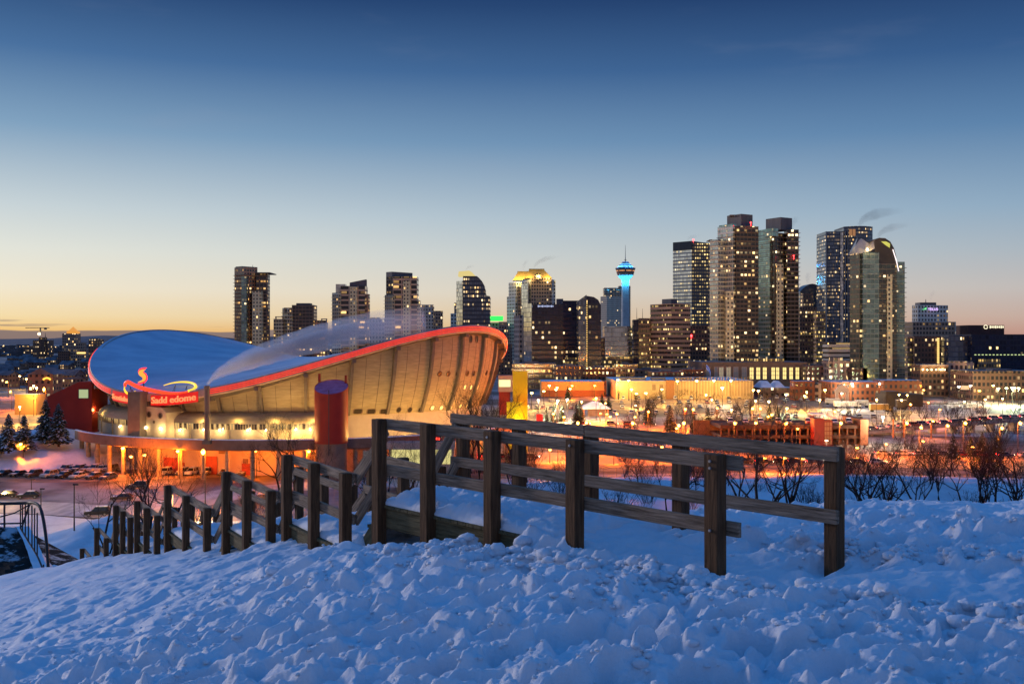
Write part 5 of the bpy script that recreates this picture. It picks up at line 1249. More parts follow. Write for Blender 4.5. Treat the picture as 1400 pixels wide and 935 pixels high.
# ================================================================== street lamps
POLE = mat('lamp_pole', (.045,.04,.038), .6, scale=1); POLEO = mat('pole_grey', (.16,.13,.11), .6, scale=1)
def make_lamp(name, h, style, lampm):
    root = bpy.data.objects.new(name, None); COL.objects.link(root)
    mb = MB(); mb.tube([(0,0,0), (0,0,.5), (0,0,h)], [.16,.11,.07], 8)
    if style == 'arm': mb.tube([(0,0,h-.1), (.0,-.5,h+.25), (0,-1.3,h+.35)], [.06,.05,.045], 6)
    mb.build('pole', POLE, root)
    y = -1.4 if style == 'arm' else 0
    mb = MB()
    if style == 'arm': mb.box((0,y,h+.42), (.36,.8,.16))
    else: mb.lathe([(.02,h+.75), (.42,h+.5), (.45,h+.42), (.05,h+.40)], 10)
    mb.build('lamp_head', POLEO, root)
    mb = MB(); mb.ball((0,y,h+.18), .40, 10, 6); mb.build('bulb', lampm, root)
    return root
LAMPY = emis('lamp_yellow', (1.0,.62,.16), 30)
KIND = {'o': (make_lamp('street_lamp', 9, 'arm', LAMPO), SOD), 'y': (make_lamp('street_lamp', 9, 'post', LAMPY), (1.0,.52,.10)), 'w': (make_lamp('street_lamp', 9, 'post', LAMPC), COOL), 'g': (make_lamp('street_lamp', 9, 'post', emis('lamp_greenish', (.85,1.0,.5), 24)), (.8,1,.5))}
used_k = set()
LAMPS = [ # px, py of the bulb, kind, power, height, label
 (60,532,'o',9000,15,'tall orange street lamp glaring above the two big spruces at the far left'),
 (50,530,'y',2500,12,'yellow lamp just left of the glaring orange one'), (46,527.5,'y',2500,13,'small yellow lamp, second to the left of the glaring orange one'),
 (27,556,'y',4000,7,'yellow lamp low on the lit road at the far left'), (14,535,'o',3500,9,'orange lamp by the low orange house at the far left edge'),
 (27,514,'y',2500,9,'small yellow lamp high among the dark roofs at far left'), (36,518,'y',2500,9,'second small yellow lamp among the dark roofs at far left'),
 (28,607,'o',3500,6.6,'low orange lamp shining behind the spruce at the far left'), (10,522,'o',2500,9,'faint orange lamp at the left edge among the roofs'),
 (168,612.6,'o',2600,6.5,'small orange lamp under the left end of the ring walkway'), (179,624,'o',3200,5.5,'orange lamp lowest under the ring walkway near the pylon'), (197.5,622,'o',3600,5.8,'orange lamp under the ring walkway just right of the pylon'),
 (243,616.6,'o',5200,6.6,'orange lamp before the pale base wall between the two red doors'), (277.6,617.5,'o',6500,11.2,'tall orange street lamp on a dark pole before the arena'),
 (349,616,'o',5200,6.6,'orange lamp at the right end of the pale base wall'), (422,617,'o',2200,6.4,'dim orange lamp just left of the red drum tower'),
 (491.5,582,'w',3800,10,'brilliant white lamp right of the red drum tower'),
 (736,547,'w',5200,9,'white lamp nearest the yellow tower'), (762.6,547.6,'w',5200,9,'middle one of the three white lamps right of the yellow tower'), (775.5,546,'w',5200,9,'right one of the three white lamps right of the yellow tower'),
 (727,537,'y',5000,8,'yellow lamp tight against the right side of the yellow tower'), (751,527,'y',4000,9,'dim yellow lamp at the left end of the orange hall'), (782,527,'o',6500,7,'orange lamp before the middle of the orange hall'), (813,527,'o',6500,7,'orange lamp before the right half of the orange hall'),
 (821,565,'o',2600,3.6,'left one of the two small orange lamps under the white pavilion roof'), (830,566,'o',2600,3.6,'right one of the two small orange lamps under the white pavilion roof'), (771,570,'o',3200,7,'orange lamp between the small spruces left of the pavilion'),
 (803,512,'y',5000,9,'yellow lamp at the foot of the string of lights'), (818.6,514,'y',3500,9,'small yellow lamp right of the string of lights'), (758,512,'y',3500,9,'small yellow lamp above the left part of the orange hall'),
 (845,519,'y',8500,11,'first roof height lamp from the left before the long tan building'), (859.7,520,'y',8500,11,'second roof height lamp from the left before the long tan building'), (926,521,'y',9500,11,'third roof height lamp from the left before the long tan building'),
 (952.5,520.6,'y',9500,11,'fourth roof height lamp from the left before the long tan building'), (976,520.3,'y',9500,11,'fifth roof height lamp from the left before the long tan building'), (999.4,520,'y',9500,11,'sixth roof height lamp from the left before the long tan building'),
 (987.5,530,'w',6500,9,'white lamp lower than its neighbours before the tan building'), (886.5,562.6,'o',4200,7,'single orange lamp in the trees right of the pavilion'), (937,559,'o',4200,8,'left one of two orange lamps above the dark spruces'), (948,559.5,'o',4200,8,'right one of two orange lamps above the dark spruces'),
 (980.8,558,'o',4200,8,'orange lamp right of the pair above the dark spruces'), (1029,558.4,'o',4200,8,'left one of two orange lamps beside the leafless clump'), (1039.7,558.4,'o',4200,8,'right one of two orange lamps beside the leafless clump'), (1076,558,'y',4500,8,'yellow lamp left of the red roofed kiosk'),
 (1074.5,539,'g',5500,9,'greenish lamp left of the brick row'), (1128,533,'y',6500,9,'yellow lamp before the brick row'), (1151,537.7,'w',4500,8,'low white lamp at the white gateway in the brick row'), (1165,524.7,'w',6500,10,'bright white lamp above the brick row'),
 (1203,524,'w',6500,10,'white lamp above the right half of the brick row'), (1207,570,'w',3200,9,'lone white lamp in the open snowy lot'), (1311,528.5,'w',5000,9,'white lamp right of the dark long roof'), (1327,527,'w',5000,9,'white lamp beside the little grey sign'),
 (1358,527,'y',4500,9,'yellow lamp left of the green lit row at the right edge'), (1365,531,'g',5500,9,'first greenish lamp from the left at the right edge'), (1376,530.5,'g',5500,9,'second greenish lamp from the left at the right edge'), (1384,530,'g',5500,9,'third greenish lamp from the left at the right edge'), (1392.5,530.5,'g',5500,9,'fourth greenish lamp from the left at the right edge'),
 (1359,513,'y',3500,9,'high small yellow lamp before the blue glass office'), (1338,534,'o',3500,8,'orange lamp between the white lamps and the green lit row'),
 (752,615,'o',4800,8,'orange lamp seen through the railing, leftmost on the avenue'), (763,613,'o',4200,8,'second orange lamp from the left seen through the railing'),
 (840,617,'o',4800,8,'third orange lamp from the left behind the railing boards'), (905,611,'o',4800,8,'orange lamp showing between the two top rails'),
 (1046,626,'o',4800,7,'orange lamp on the avenue below the parkade, first from the left'), (1073,626,'o',4800,7,'orange lamp on the avenue below the parkade, second from the left'), (1098,627,'o',4800,7,'orange lamp on the avenue below the parkade, third from the left'),
 (1130,602,'w',3000,5,'small white lamp by the red kiosk foot'), (1172,612,'o',4800,8,'orange lamp right of the last railing post'), (1212,607,'o',4500,9,'orange lamp in the dark trees right of the railing'), (1262,603,'o',4200,9,'orange lamp deep in the dark trees at the right'), (1330,611,'o',4200,8,'orange lamp low behind the tangled trees at the right edge'),
 (905,532,'y',5200,8,'small yellow lamp in the lit lot before the tan building'), (1030,533,'y',5200,8,'small yellow lamp at the right end of the tan building'), (870,538,'y',4200,7,'yellow lamp low in the lit lot, left part'), (1100,541,'y',4200,7,'yellow lamp by the far road before the brick row'),
 (1000,560,'y',3800,7,'yellow lamp in the red lit street'), (700,602,'y',2500,7,'yellow lamp behind the railing left of the yellow tower foot'), (620,612,'o',4200,8,'orange lamp behind the railing under the foyer'), (560,622,'o',5200,8,'orange lamp low under the arena right half'),
 (1235,525,'y',4500,9,'yellow lamp at the foot of the brown cornice building'), (1262,533,'o',3500,6,'orange lamp in the garden trees right of the dark roof'),
]
ADDED_AV = [(560,'o'),(640,'o'),(715,'o'),(790,'o'),(865,'o'),(935,'o'),(1005,'o'),(1075,'o'),(1150,'o'),(1240,'o'),(1320,'o'),(1395,'o')]  # unseen lamps added to spread orange light along the avenue
rl = random.Random(77)
for nm, kk, y0_, y1_, h_ in (('orange', 'o', 548, 588, 7), ('yellow', 'y', 528, 552, 8)):
    for i, px in enumerate(sorted(rl.uniform(700, 1400) for _ in range(26))): LAMPS.append((px, rl.uniform(y0_, y1_), kk, -1200, h_+rl.uniform(-1.5,1.5), f'small {nm} lamp scattered over the mid valley, {ORD[i]} from the left'))
for i, (px, k) in enumerate(ADDED_AV): LAMPS.append((px, 467.5+22.6/286*1400, k, 5200, 9.4, f'added orange lamp of the avenue row behind the railing, {ORD[i]} from the left'))
for i, (px, py, k, pw, h, lb) in enumerate(LAMPS):
    small = pw < 0; pw = abs(pw)
    if px > 520 and py > 600: h = 3.6
    Y = ydepth(py, h); root, colr = KIND[k]; base = (gx(px, Y), Y+(1.4 if k == 'o' else 0), GZ); s_ = h/9.2
    if k not in used_k:
        used_k.add(k); o = root; o.location = base; o.scale = (1,1,s_); tag(o, lb, 'street lamp', 'lit street lamps of the valley')
    else:
        o = copy_tree(root, base, 0, lb, 'lit street lamps of the valley', (1,1,s_)); o['category'] = 'street lamp'
    f_ = (.25 if px < 100 else .06 if px < 200 else .11) if px < 440 and py > 600 else ((.4 if px > 1080 else 3.0) if Y > 480 else ((.95 if h > 9.3 and k == 'o' else (5.0 if px < 100 else 4.0)) if py < 600 else .2))
    if small: f_ = .75
    if h == 11: f_ = 1.1
    if h == 7 and 780 < px < 820: f_ = 1.2
    if Y > 480: o.scale = (1.6,1.6,s_)
    point('lamp_light', (0, -1.4 if k == 'o' else 0, 9.2-.75/s_), pw*f_, colr, .35, o)
# assumed street lamps, one outside the left edge, that light the curving road
ASSUMED_YL = make_lamp('street_lamp', 9, 'arm', LAMPY)
for px, Y in ((-40,188), (185,176)):
    pass
ASSUMED_YL.location = (gx(-60,196), 196, GZ); tag(ASSUMED_YL, 'assumed yellow lamp over the curving snowy road at the left', 'street lamp', 'lit street lamps of the valley'); point('lamp_light', (0,-1.4,8.5), 11000, (1,.58,.16), .35, ASSUMED_YL)
o = copy_tree(ASSUMED_YL, (gx(236,181), 181, GZ-1.0), 0, 'assumed yellow lit lamp half hidden by the stair railing at the left', 'lit street lamps of the valley', (1,1,.75)); o['category'] = 'street lamp'; point('lamp_light', (0,-1.4,8.3), 8000, (1,.58,.16), .35, o)
# unlit dark poles by the road at the left
def dark_pole(px, py0, py1, Y, lb):
    t_ = thing('light_pole', lb, 'pole', (gx(px,Y), Y, gz(py1,Y))); mb = MB(); h = gz(py0,Y)-gz(py1,Y); mb.tube([(0,0,-1),(0,0,h)], [.11,.08], 7); mb.build('pole', POLE, t_); mb = MB(); mb.box((.25,0,h), (.8,.35,.22)); mb.build('lamp_head', POLE, t_)
dark_pole(101.5, 662, 716, 150, 'unlit dark lamp pole standing on the snow bank at the left'); dark_pole(56, 668, 690, 190, 'thin short unlit pole by the parked cars at the left road'); dark_pole(43, 655, 677, 215, 'thin unlit pole behind the two near parked cars')
# ================================================================== vehicles
GLASSC = mat('car_glass', (.015,.017,.02), .1, spec=.8); TYRE = mat('tyre', (.012,.012,.012), .85); RIM = mat('wheel_rim', (.30,.30,.32), .35, metal=.8)
HEADL = emis('headlight', (1,.85,.6), 14); TAILL = emis('tail_light', (1,.02,.015), 16); HEADX = mat('headlight_off', (.5,.5,.5), .2); TAILX = mat('tail_light_off', (.25,.015,.012), .3)
def make_car(paint, kind, lights):
    root = bpy.data.objects.new('parked_car' if not lights else 'moving_car', None); COL.objects.link(root)
    suv = kind == 'suv'; H = 1.72 if suv else 1.44; belt = .98 if suv else .86
    low = [(-2.2,.32),(-2.22,.62),(-2.1,belt-.08),(-.9,belt+.02),(1.75,belt+.02),(2.2,belt-.06),(2.25,.55),(2.2,.30)]
    mb = MB(); hw = .90
    secs = [(y_, sc) for y_, sc in ((-hw,.965),(-hw+.12,1),(hw-.12,1),(hw,.965))]
    k = len(low)
    for y_, sc in secs:
        for x, z in low: mb.v.append((x*sc, y_, .3+(z-.3)*(1 if sc == 1 else .93)))
    for j in range(3):
        for q in range(k): mb.face((j*k+q, j*k+(q+1) % k, (j+1)*k+(q+1) % k, (j+1)*k+q))
    mb.face(tuple(range(k-1,-1,-1))); mb.face(tuple(3*k+q for q in range(k)))
    mb.build('body', paint, root)
    cab = [(-.95,belt),( -.25,H-.06),(1.2 if not suv else 1.85,H-.06),(1.95 if not suv else 2.15,belt)]
    mb = MB()
    for y_, sc in ((-.84,1),(.84,1)):
        for x, z in cab: mb.v.append((x, y_*(1 if z < H-.1 else .80), z))
    for q in range(4): mb.face((q, (q+1) % 4, 4+(q+1) % 4, 4+q))
    mb.face((3,2,1,0)); mb.face((4,5,6,7)); mb.build('windows', GLASSC, root)
    mb = MB(); xr = 1.2 if not suv else 1.85; mb.box(((xr-.25)/2, 0, H-.03), (xr+.3, 1.38, .07))
    for sgn in (-1,1):
        for xa, xb in ((-.95,-.25),): mb.tube([(xa,sgn*.84,belt),(xb,sgn*.67,H-.04)], .04, 4)
        mb.tube([(xr+(.75 if not suv else .3),sgn*.84,belt),(xr,sgn*.67,H-.04)], .05, 4); mb.tube([(.5,sgn*.85,belt),(.5,sgn*.68,H-.04)], .04, 4)
    mb.build('roof', paint, root)
    for x in (-1.38,1.38):
        for y_ in (-.84,.84):
            mb = MB(); n = 12
            for s_ in (-.11,.11):
                for q in range(n): mb.v.append((x+.33*math.cos(2*math.pi*q/n), y_+s_, .33+.33*math.sin(2*math.pi*q/n)))
            for q in range(n): mb.face((q, (q+1) % n, n+(q+1) % n, n+q))
            mb.face(tuple(range(n-1,-1,-1))); mb.face(tuple(range(n,2*n))); w_ = mb.build('wheel', TYRE, root)
            mb = MB(); mb.poly([(x+.2*math.cos(2*math.pi*q/n), y_+(.125 if y_ > 0 else -.125), .33+.2*math.sin(2*math.pi*q/n)) for q in range(n)]); mb.build('rim', RIM, w_)
    for y_ in (-.62,.62):
        mb = MB(); mb.box((-2.17,y_,.66), (.16,.38,.16)); mb.build('headlight', HEADL if lights else HEADX, root)
        mb = MB(); mb.box((2.2,y_,.74), (.14,.36,.17)); mb.build('tail_light', TAILL if lights else TAILX, root)
    if lights: point('tail_glow', (3.0,0,.7), 160, (1,.03,.02), .2, root)
    if not lights:
        mb = MB(); mb.box(((xr-.25)/2, 0, H+.05), (xr+.15, 1.3, .09)); mb.box((-1.5,0,belt+.01), (.9,1.4,.07)); mb.build('snow_cap', SNOW, root)
    return root
PAINT = {n_: mat('paint_'+n_, c_, .3, var=.03, spec=.5) for n_, c_ in (('black',(.012,.012,.014)),('grey',(.12,.12,.13)),('silver',(.38,.38,.4)),('white',(.62,.62,.62)),('red',(.26,.015,.015)),('blue',(.02,.04,.12)),('brown',(.09,.05,.03)))}
CARS = {}
def car(colr, kind, lights, px, Y, rz, lb, group, z=None):
    k = (colr, kind, lights); base = (gx(px,Y), Y, GZ+.03 if z is None else z)
    if k not in CARS:
        o = make_car(PAINT[colr], kind, lights); CARS[k] = o; o.location = base; o.rotation_euler = (0,0,rz); tag(o, lb, 'car', group)
    else: o = copy_tree(CARS[k], base, rz, lb, group)
    o['category'] = 'car'; return o
cols = ['black','grey','silver','white','red','blue','brown']
def row(n, px0, px1, py0, py1, place, rz, lights=False, jit=1.5, seed=1, zf=None, pal=cols, skip=()):
    rr = random.Random(seed); seen = {}
    for i in range(n):
        if i in skip: continue
        f = i/(n-1) if n > 1 else 0; px = px0+(px1-px0)*f+rr.uniform(-jit,jit); Y = ydepth(py0+(py1-py0)*f, .0 if zf is None else 0)
        cl = rr.choice(pal); kd = rr.choice(['suv','sedan']); 
        if zf: z, Y = zf(f)
        else: z = None
        car(cl, kd, lights, px, Y, rz+rr.uniform(-.06,.06), f"{cl} {'jeep' if kd == 'suv' else 'sedan'}, {ORD[i]} from left in the {place}", 'cars in the '+place, z)
row(7, 88, 150, 645, 644, 'snowy row under the ring walkway end', R(75), seed=2)
row(3, 22, 68, 641, 640, 'upper row of the lot at the far left', R(20), seed=3, jit=2.5)
row(8, 6, 148, 650.5, 655, 'long row beside the curving road', R(70), seed=4)
row(6, 225, 330, 649, 649, 'row before the pale base wall', R(80), seed=5, jit=6, pal=['black','grey','silver','white'])
row(2, 8, 40, 680, 681, 'near pair on the left road edge', R(8), seed=6, jit=1, pal=['black','brown'])
row(7, 350, 425, 642, 640, 'row left of the red drum tower foot', R(70), seed=7)
car('black','suv',False, 133, ydepth(705), R(15), 'lone black car on the yellow lit road near the bare tree', 'cars on the curving road'); car('brown','sedan',False, 167, ydepth(684), R(10), 'small brown car on the curving road right of the bare tree', 'cars on the curving road')
car('grey','suv',False, 188, ydepth(668), R(5), 'grey car far along the curving road by the dark tree', 'cars on the curving road')
row(10, 855, 1060, 546, 545, 'back row of the yellow lit lot', R(85), seed=8, jit=5)
row(13, 850, 1075, 552, 551, 'middle row of the yellow lit lot', R(85), seed=9, jit=5)
row(11, 1080, 1215, 549, 549, 'lot before the brick shops', R(85), seed=28, jit=5)
row(12, 1010, 1190, 570, 572, 'lot behind the parkade', R(80), seed=29, jit=6)
row(10, 840, 1010, 566, 567, 'row behind the small dark spruces', R(80), seed=30, jit=7)
row(12, 850, 1090, 558, 557, 'front row of the yellow lit lot', R(85), seed=10, jit=5)
row(12, 690, 800, 560, 559, 'row behind the yellow tower', R(80), seed=18, jit=4)
row(9, 800, 1045, 581, 584, 'tail light line by the pavilion', R(170), True, seed=11, jit=9)
row(8, 880, 1130, 542, 540, 'far traffic before the brick row', R(178), True, seed=12, jit=9)
row(9, 1130, 1400, 538, 538, 'far traffic at the right', R(178), True, seed=13, jit=8)
row(9, 480, 730, 627, 627, 'avenue traffic behind the left railing', R(176), True, seed=14, jit=8)
row(8, 1010, 1200, 634, 634, 'avenue traffic below the parkade', R(176), True, seed=15, jit=8)
row(8, 1210, 1400, 622, 625, 'avenue traffic behind the tangled trees', R(176), True, seed=16, jit=8)
# elevated ramp with tail lights on the right
rampp = [(1176,587,350), (1230,582,355), (1290,577,360), (1340,573,365), (1400,569,370), (1470,566,375)]
mbr = MB(); L_ = []
for px, py, Y in rampp: L_.append(Vector((gx(px,Y), Y, gz(py+2,Y))))
RAMP = thing('ramp_bridge', 'raised roadway on short piers sweeping across the right side', 'bridge', tuple(L_[0])); b0 = L_[0]
for a, b in zip(L_, L_[1:]):
    for o_, z0_, z1_ in ((0,-.6,0),):
        mbr.quad(a-b0+Vector((0,-4,0)), b-b0+Vector((0,-4,0)), b-b0+Vector((0,5,0)), a-b0+Vector((0,5,0)))
        mbr.quad(a-b0+Vector((0,-4,-1.0)), b-b0+Vector((0,-4,-1.0)), b-b0+Vector((0,-4,0)), a-b0+Vector((0,-4,0)))
        mbr.quad(a-b0+Vector((0,5,-1.0)), b-b0+Vector((0,5,-1.0)), b-b0+Vector((0,-4,-1.0)), a-b0+Vector((0,-4,-1.0)))
mbr.build('roadway', mat('ramp_deck', (.16,.14,.13), .6, scale=.3, col2=(.3,.28,.27)), RAMP)
mb = MB()
for a, b in zip(L_, L_[1:]):
    for dz in (.55,.95): mb.tube([a-b0+Vector((0,-3.9,dz)), b-b0+Vector((0,-3.9,dz))], .07, 4)
    for k in range(8):
        q = a.lerp(b, k/8)-b0; mb.box((q.x,q.y-3.9,q.z+.5), (.12,.12,1.0))
mb.build('guard_rail', POLEO, RAMP)
for a, b in zip(L_, L_[1:]):
    for k in range(2):
        q = a.lerp(b, (k+.5)/2); mb = MB(); mb.box((q.x-b0.x, q.y-b0.y+.5, (GZ+q.z-1)/2-b0.z), (1.0,5,q.z-1-GZ)); mb.build('pier', CONCT, RAMP)
def rampz(f):
    t_ = f*(len(L_)-2); i = min(int(t_), len(L_)-2); q = L_[i].lerp(L_[i+1], t_-i); return q.z+.02, q.y-1.2
row(17, 1180, 1402, 0, 0, 'queue of tail lights on the raised roadway', R(190), True, seed=17, jit=2, zf=rampz)
for px, py0, py1, Y in ((1212,571,592,340), (1226,571,592,343), (1263,580,595,345)):
    t_ = thing('signal_post', {1212:'left one of two orange lit posts by the raised roadway', 1226:'right one of two orange lit posts by the raised roadway', 1263:'orange lit post under the middle of the raised roadway'}[px], 'post', (gx(px,Y), Y-6, gz(py1,Y))); mb = MB(); mb.tube([(0,0,-1),(0,0,gz(py0,Y)-gz(py1,Y))], .28, 6); mb.build('post', mat('post_orange', (.5,.16,.04), .6), t_)
# trucks and trailers in the open lot
def truck(px, py, w, h, m, lb, cab=True):
    Y = ydepth(py); t_ = thing('parked_truck', lb, 'truck', (gx(px,Y), Y, GZ+.03)); mb = MB(); mb.box((0,0,.9+h/2), (w,2.4,h)); mb.build('box_body', m, t_)
    mb = MB(); mb.box((0,0,h+.98), (w*.98,2.3,.14)); mb.build('snow_cap', SNOW, t_)
    if cab:
        mb = MB(); mb.box((w/2+.95,0,1.5), (1.6,2.2,2.0)); cb_ = mb.build('cab', m, t_); mb = MB(); mb.box((w/2+1.2,0,2.0), (1.2,2.24,.7)); mb.build('window', GLASSC, cb_)
    for x in (-w/2+1, w/2-.6, w/2+1.1 if cab else w/2-1.6):
        for y_ in (-1.05,1.05):
            mb = MB(); mb.tube([(x,y_-.14,.45),(x,y_+.14,.45)], .45, 10); mb.build('wheel', TYRE, t_)
WT = mat('truck_white', (.42,.42,.42), .5); TT = mat('truck_tan', (.38,.24,.08), .6)
truck(1156,558,11,2.3,WT,'long white trailer in the open lot beyond the tent'); truck(1178,557,6,2.5,WT,'white box truck right of the long white trailer'); truck(1202,563,8.5,2.6,TT,'tan box truck in the snowy lot'); truck(1232,560,4.5,3.6,mat('truck_dark',(.05,.035,.03),.6),'dark tall cargo container alone in the snowy lot', False); truck(1138,553,7,2.0,WT,'grey white van trailer left of the long trailer'); truck(1213,552,6,2.4,WT,'white truck far back in the lot')
# ================================================================== small buildings
def hall(lb, cat, px0, px1, py0, py1, dp, m, roofm=None, name='low_building', D=None, s=0, a=20):
    D = D or ydepth(py1); tower(lb, cat, (px0+px1)/2, D, name); CURT.location.z = GZ
    wing('wall', px0, px1, py0, s, m, D, a, None, roofm or BANKM)
    return D
TANW = mat('tan_render', (.40,.31,.17), .8, scale=.25, col2=(.48,.38,.22)); ORW = mat('orange_render', (.45,.24,.09), .8, scale=.25, col2=(.52,.29,.11))
D = hall('long orange lit hall with plain walls left of the tan building', 'hall', 740, 826, 521.5, 537, 20, ORW, D=600); wing('plinth', 742, 826, 533.5, 0, mat('plinth', (.20,.08,.04), .8), D-.6); wing('dark_end', 823, 829, 520.5, 0, 'brick', D+2)
D = hall('long flat tan building with ribbed walls behind the yellow lit lot', 'hall', 842, 1030, 520.5, 540, 30, TANW, D=575); wing('brown_panel', 911, 922, 519.8, 0, mat('panel_brown', (.26,.13,.06), .8), D-.8)
mb = MB()
for k in range(26): mb.box((gx(924+4.1*k,D)-CB.x, -12.15, 7), (.35,.35,10.5))
mb.build('wall_ribs', mat('rib_brown', (.24,.17,.09), .8), CURT)
for px in (894, 904): mb = MB(); mb.box((gx(px,D)-CB.x, -12.1, 6.5), (2.0,.25,3.2)); mb.build('shutter', mat('shutter', (.24,.18,.11), .7), CURT)
mb = MB()
for px, w in ((862,9),(880,6),(905,8),(940,10),(965,7)): mb.box((gx(px,D)-CB.x, 4, gz(519.3,D)-GZ), (w,6,1.6))
mb.build('roof_units', MECH, CURT)
D = hall('small lit brick block with white frames left of the white gateway', 'building', 1086, 1114, 521, 541, 12, 'brick', D=560); wing('right_part', 1112, 1137, 524, 0, 'white_low', D+2)
D = hall('long brick row of shops under the green arch topped tower', 'building', 1136, 1208, 522, 541, 12, 'brick', D=545)
D = hall('brick row continuing to the right with lit doorways', 'building', 1208, 1260, 520, 541, 12, 'brick', D=540)
GW = thing('gateway', 'white classical gateway with steep gable in the brick row', 'gateway', (gx(1151,530), 530, GZ)); CURT = GW; CB = Vector((gx(1151,530), 542, GZ))
mb = MB(); mb.box((-2.6,0,3), (1.2,2,6)); mb.box((2.6,0,3), (1.2,2,6)); mb.build('piers', WHITEW, GW); mb = MB(); mb.prism([(-3.6,-1),(3.6,-1),(3.6,1),(-3.6,1)], 6, 7.2, 0, 0)
f3 = [(-3.4,-1,7.2),(3.4,-1,7.2),(0,-1,10.5)]; b3 = [(x,1,z) for x,_,z in f3]; mb.poly(f3); mb.poly(b3[::-1])
for k in range(3): mb.quad(f3[k], b3[k], b3[(k+1)%3], f3[(k+1)%3])
mb.build('gable', WHITEW, GW)
D = hall('dark shed with snowy hipped roofs right of the tan building', 'shed', 1038, 1086, 530, 540, 12, 'dark_low', D=590)
mb = MB()
for x0, x1 in ((1040,1058),(1060,1074)):
    a_, b_ = gx(x0,D)-CB.x, gx(x1,D)-CB.x; z = gz(530,D)-GZ+.05; z1 = z+3.6; mb.quad((a_,-13,z),(b_,-13,z),(b_-2,-5,z1),(a_+2,-5,z1)); mb.quad((b_,-13,z),(b_,6,z),(b_-2,0,z1),(b_-2,-5,z1)); mb.quad((a_+2,-5,z1),(a_+2,0,z1),(a_,6,z),(a_,-13,z)); mb.quad((a_+2,-5,z1),(b_-2,-5,z1),(b_-2,0,z1),(a_+2,0,z1))
mb.build('snowy_roof', BANKM, CURT)
D = hall('long low dark roofed shelter in front of the brick row', 'shelter', 1211, 1262, 539, 545, 14, mat('dark_shed', (.04,.032,.03), .8), mat('dark_shed2', (.05,.045,.045), .8), D=505); wing('upper', 1211, 1229, 535, 0, mat('dark_shed', (.04,.032,.03), .8), D+3)
# parkade with orange lit decks and the red roofed kiosk
D = 318; PK = thing('parkade', 'open parking deck glowing orange between its floors', 'parkade', (gx(1090,D), D, GZ)); CURT = PK; CB = Vector((gx(1090,D), D, GZ))
def deck(name, py, th, x0, x1, m, dy=0): 
    mb = MB(); z = gz(py,D)-GZ; a_, b_ = gx(x0,D)-CB.x, gx(x1,D)-CB.x; mb.box(((a_+b_)/2, 9+dy, z), (b_-a_,18,th)); mb.build(name, m, PK)
DKM = mat('deck_brown', (.05,.026,.017), .8, scale=.5); deck('upper_parapet', 583.5, 1.1, 985, 1186, DKM); row(9, 1000, 1165, 0, 0, 'top deck of the parkade', R(80), seed=41, jit=6, zf=lambda f: (gz(583.5,D)+.6, D+5)); deck('middle_parapet', 597, 1.0, 985, 1186, DKM, .06); 
mb = MB()
for k in range(19): mb.box((gx(986+k*10.8,D)-CB.x, .4, gz(594,D)/2-GZ/2-GZ/2+0), (.45,.45,(gz(582,D)-GZ)))
mb2 = MB()
for k in range(19):
    h = gz(582,D)-GZ; mb2.box((gx(986+k*10.8,D)-CB.x, .5, h/2), (.45,.5,h))
mb2.build('pillars', mat('pillar_orange', (.13,.06,.03), .8), PK); mb = MB(); mb.box((gx(1085,D)-CB.x, 17.6, 3.2), (56,.4,6.4)); mb.build('rear_wall', mat('rear_orange', (.22,.12,.05), .8), PK)
mb = MB(); mb.box((gx(1181,D)-CB.x, 8, 4.0), (2.4,17,8)); mb.build('end_tower', mat('end_brick', (.20,.08,.04), .8), PK)
for px in (1000, 1030, 1060, 1090, 1120, 1150): point('deck_light', (gx(px,D)-CB.x, 8, 3.0), 260, SOD, .3, PK); point('deck_light', (gx(px+12,D)-CB.x, 8, 6.2), 120, SOD, .3, PK)
KI = thing('red_kiosk', 'red kiosk tower with glazed front and curved snowy roof at the parkade', 'kiosk', (gx(1115,D), D-4, GZ)); 
mb = MB(); mb.box((-.6,0,4.3), (3.2,4,8.6)); mb.build('red_body', REDK, KI); mb = MB(); mb.box((2.2,.2,4.0), (2.6,3.6,8)); o = mb.build('glazed_body', mat('kiosk_frame', (.16,.03,.02), .6), KI); mb = MB()
for i in range(3):
    for j in range(5): mb.quad((1.05+i*.8,-1.63,.8+j*1.4), (1.7+i*.8,-1.63,.8+j*1.4), (1.7+i*.8,-1.63,1.95+j*1.4), (1.05+i*.8,-1.63,1.95+j*1.4))
mb.build('panes', emis('kiosk_pane', (1,.35,.1), .25), o)
mb = MB(); n = 10
for k in range(n+1):
    x = -3.0+7.6*k/n; z = 8.6+1.3*(1-((k/n-.25)/.75)**2)
    for y_, dz in ((-2.8,0),(2.6,0),(2.6,.35),(-2.8,.35)): mb.v.append((x,y_,z+dz))
for k in range(n):
    for j in range(4): mb.face((k*4+j, k*4+(j+1)%4, k*4+4+(j+1)%4, k*4+4+j))
mb.face((0,3,2,1)); mb.face((n*4,n*4+1,n*4+2,n*4+3)); mb.build('curved_roof', ROOFM, KI)
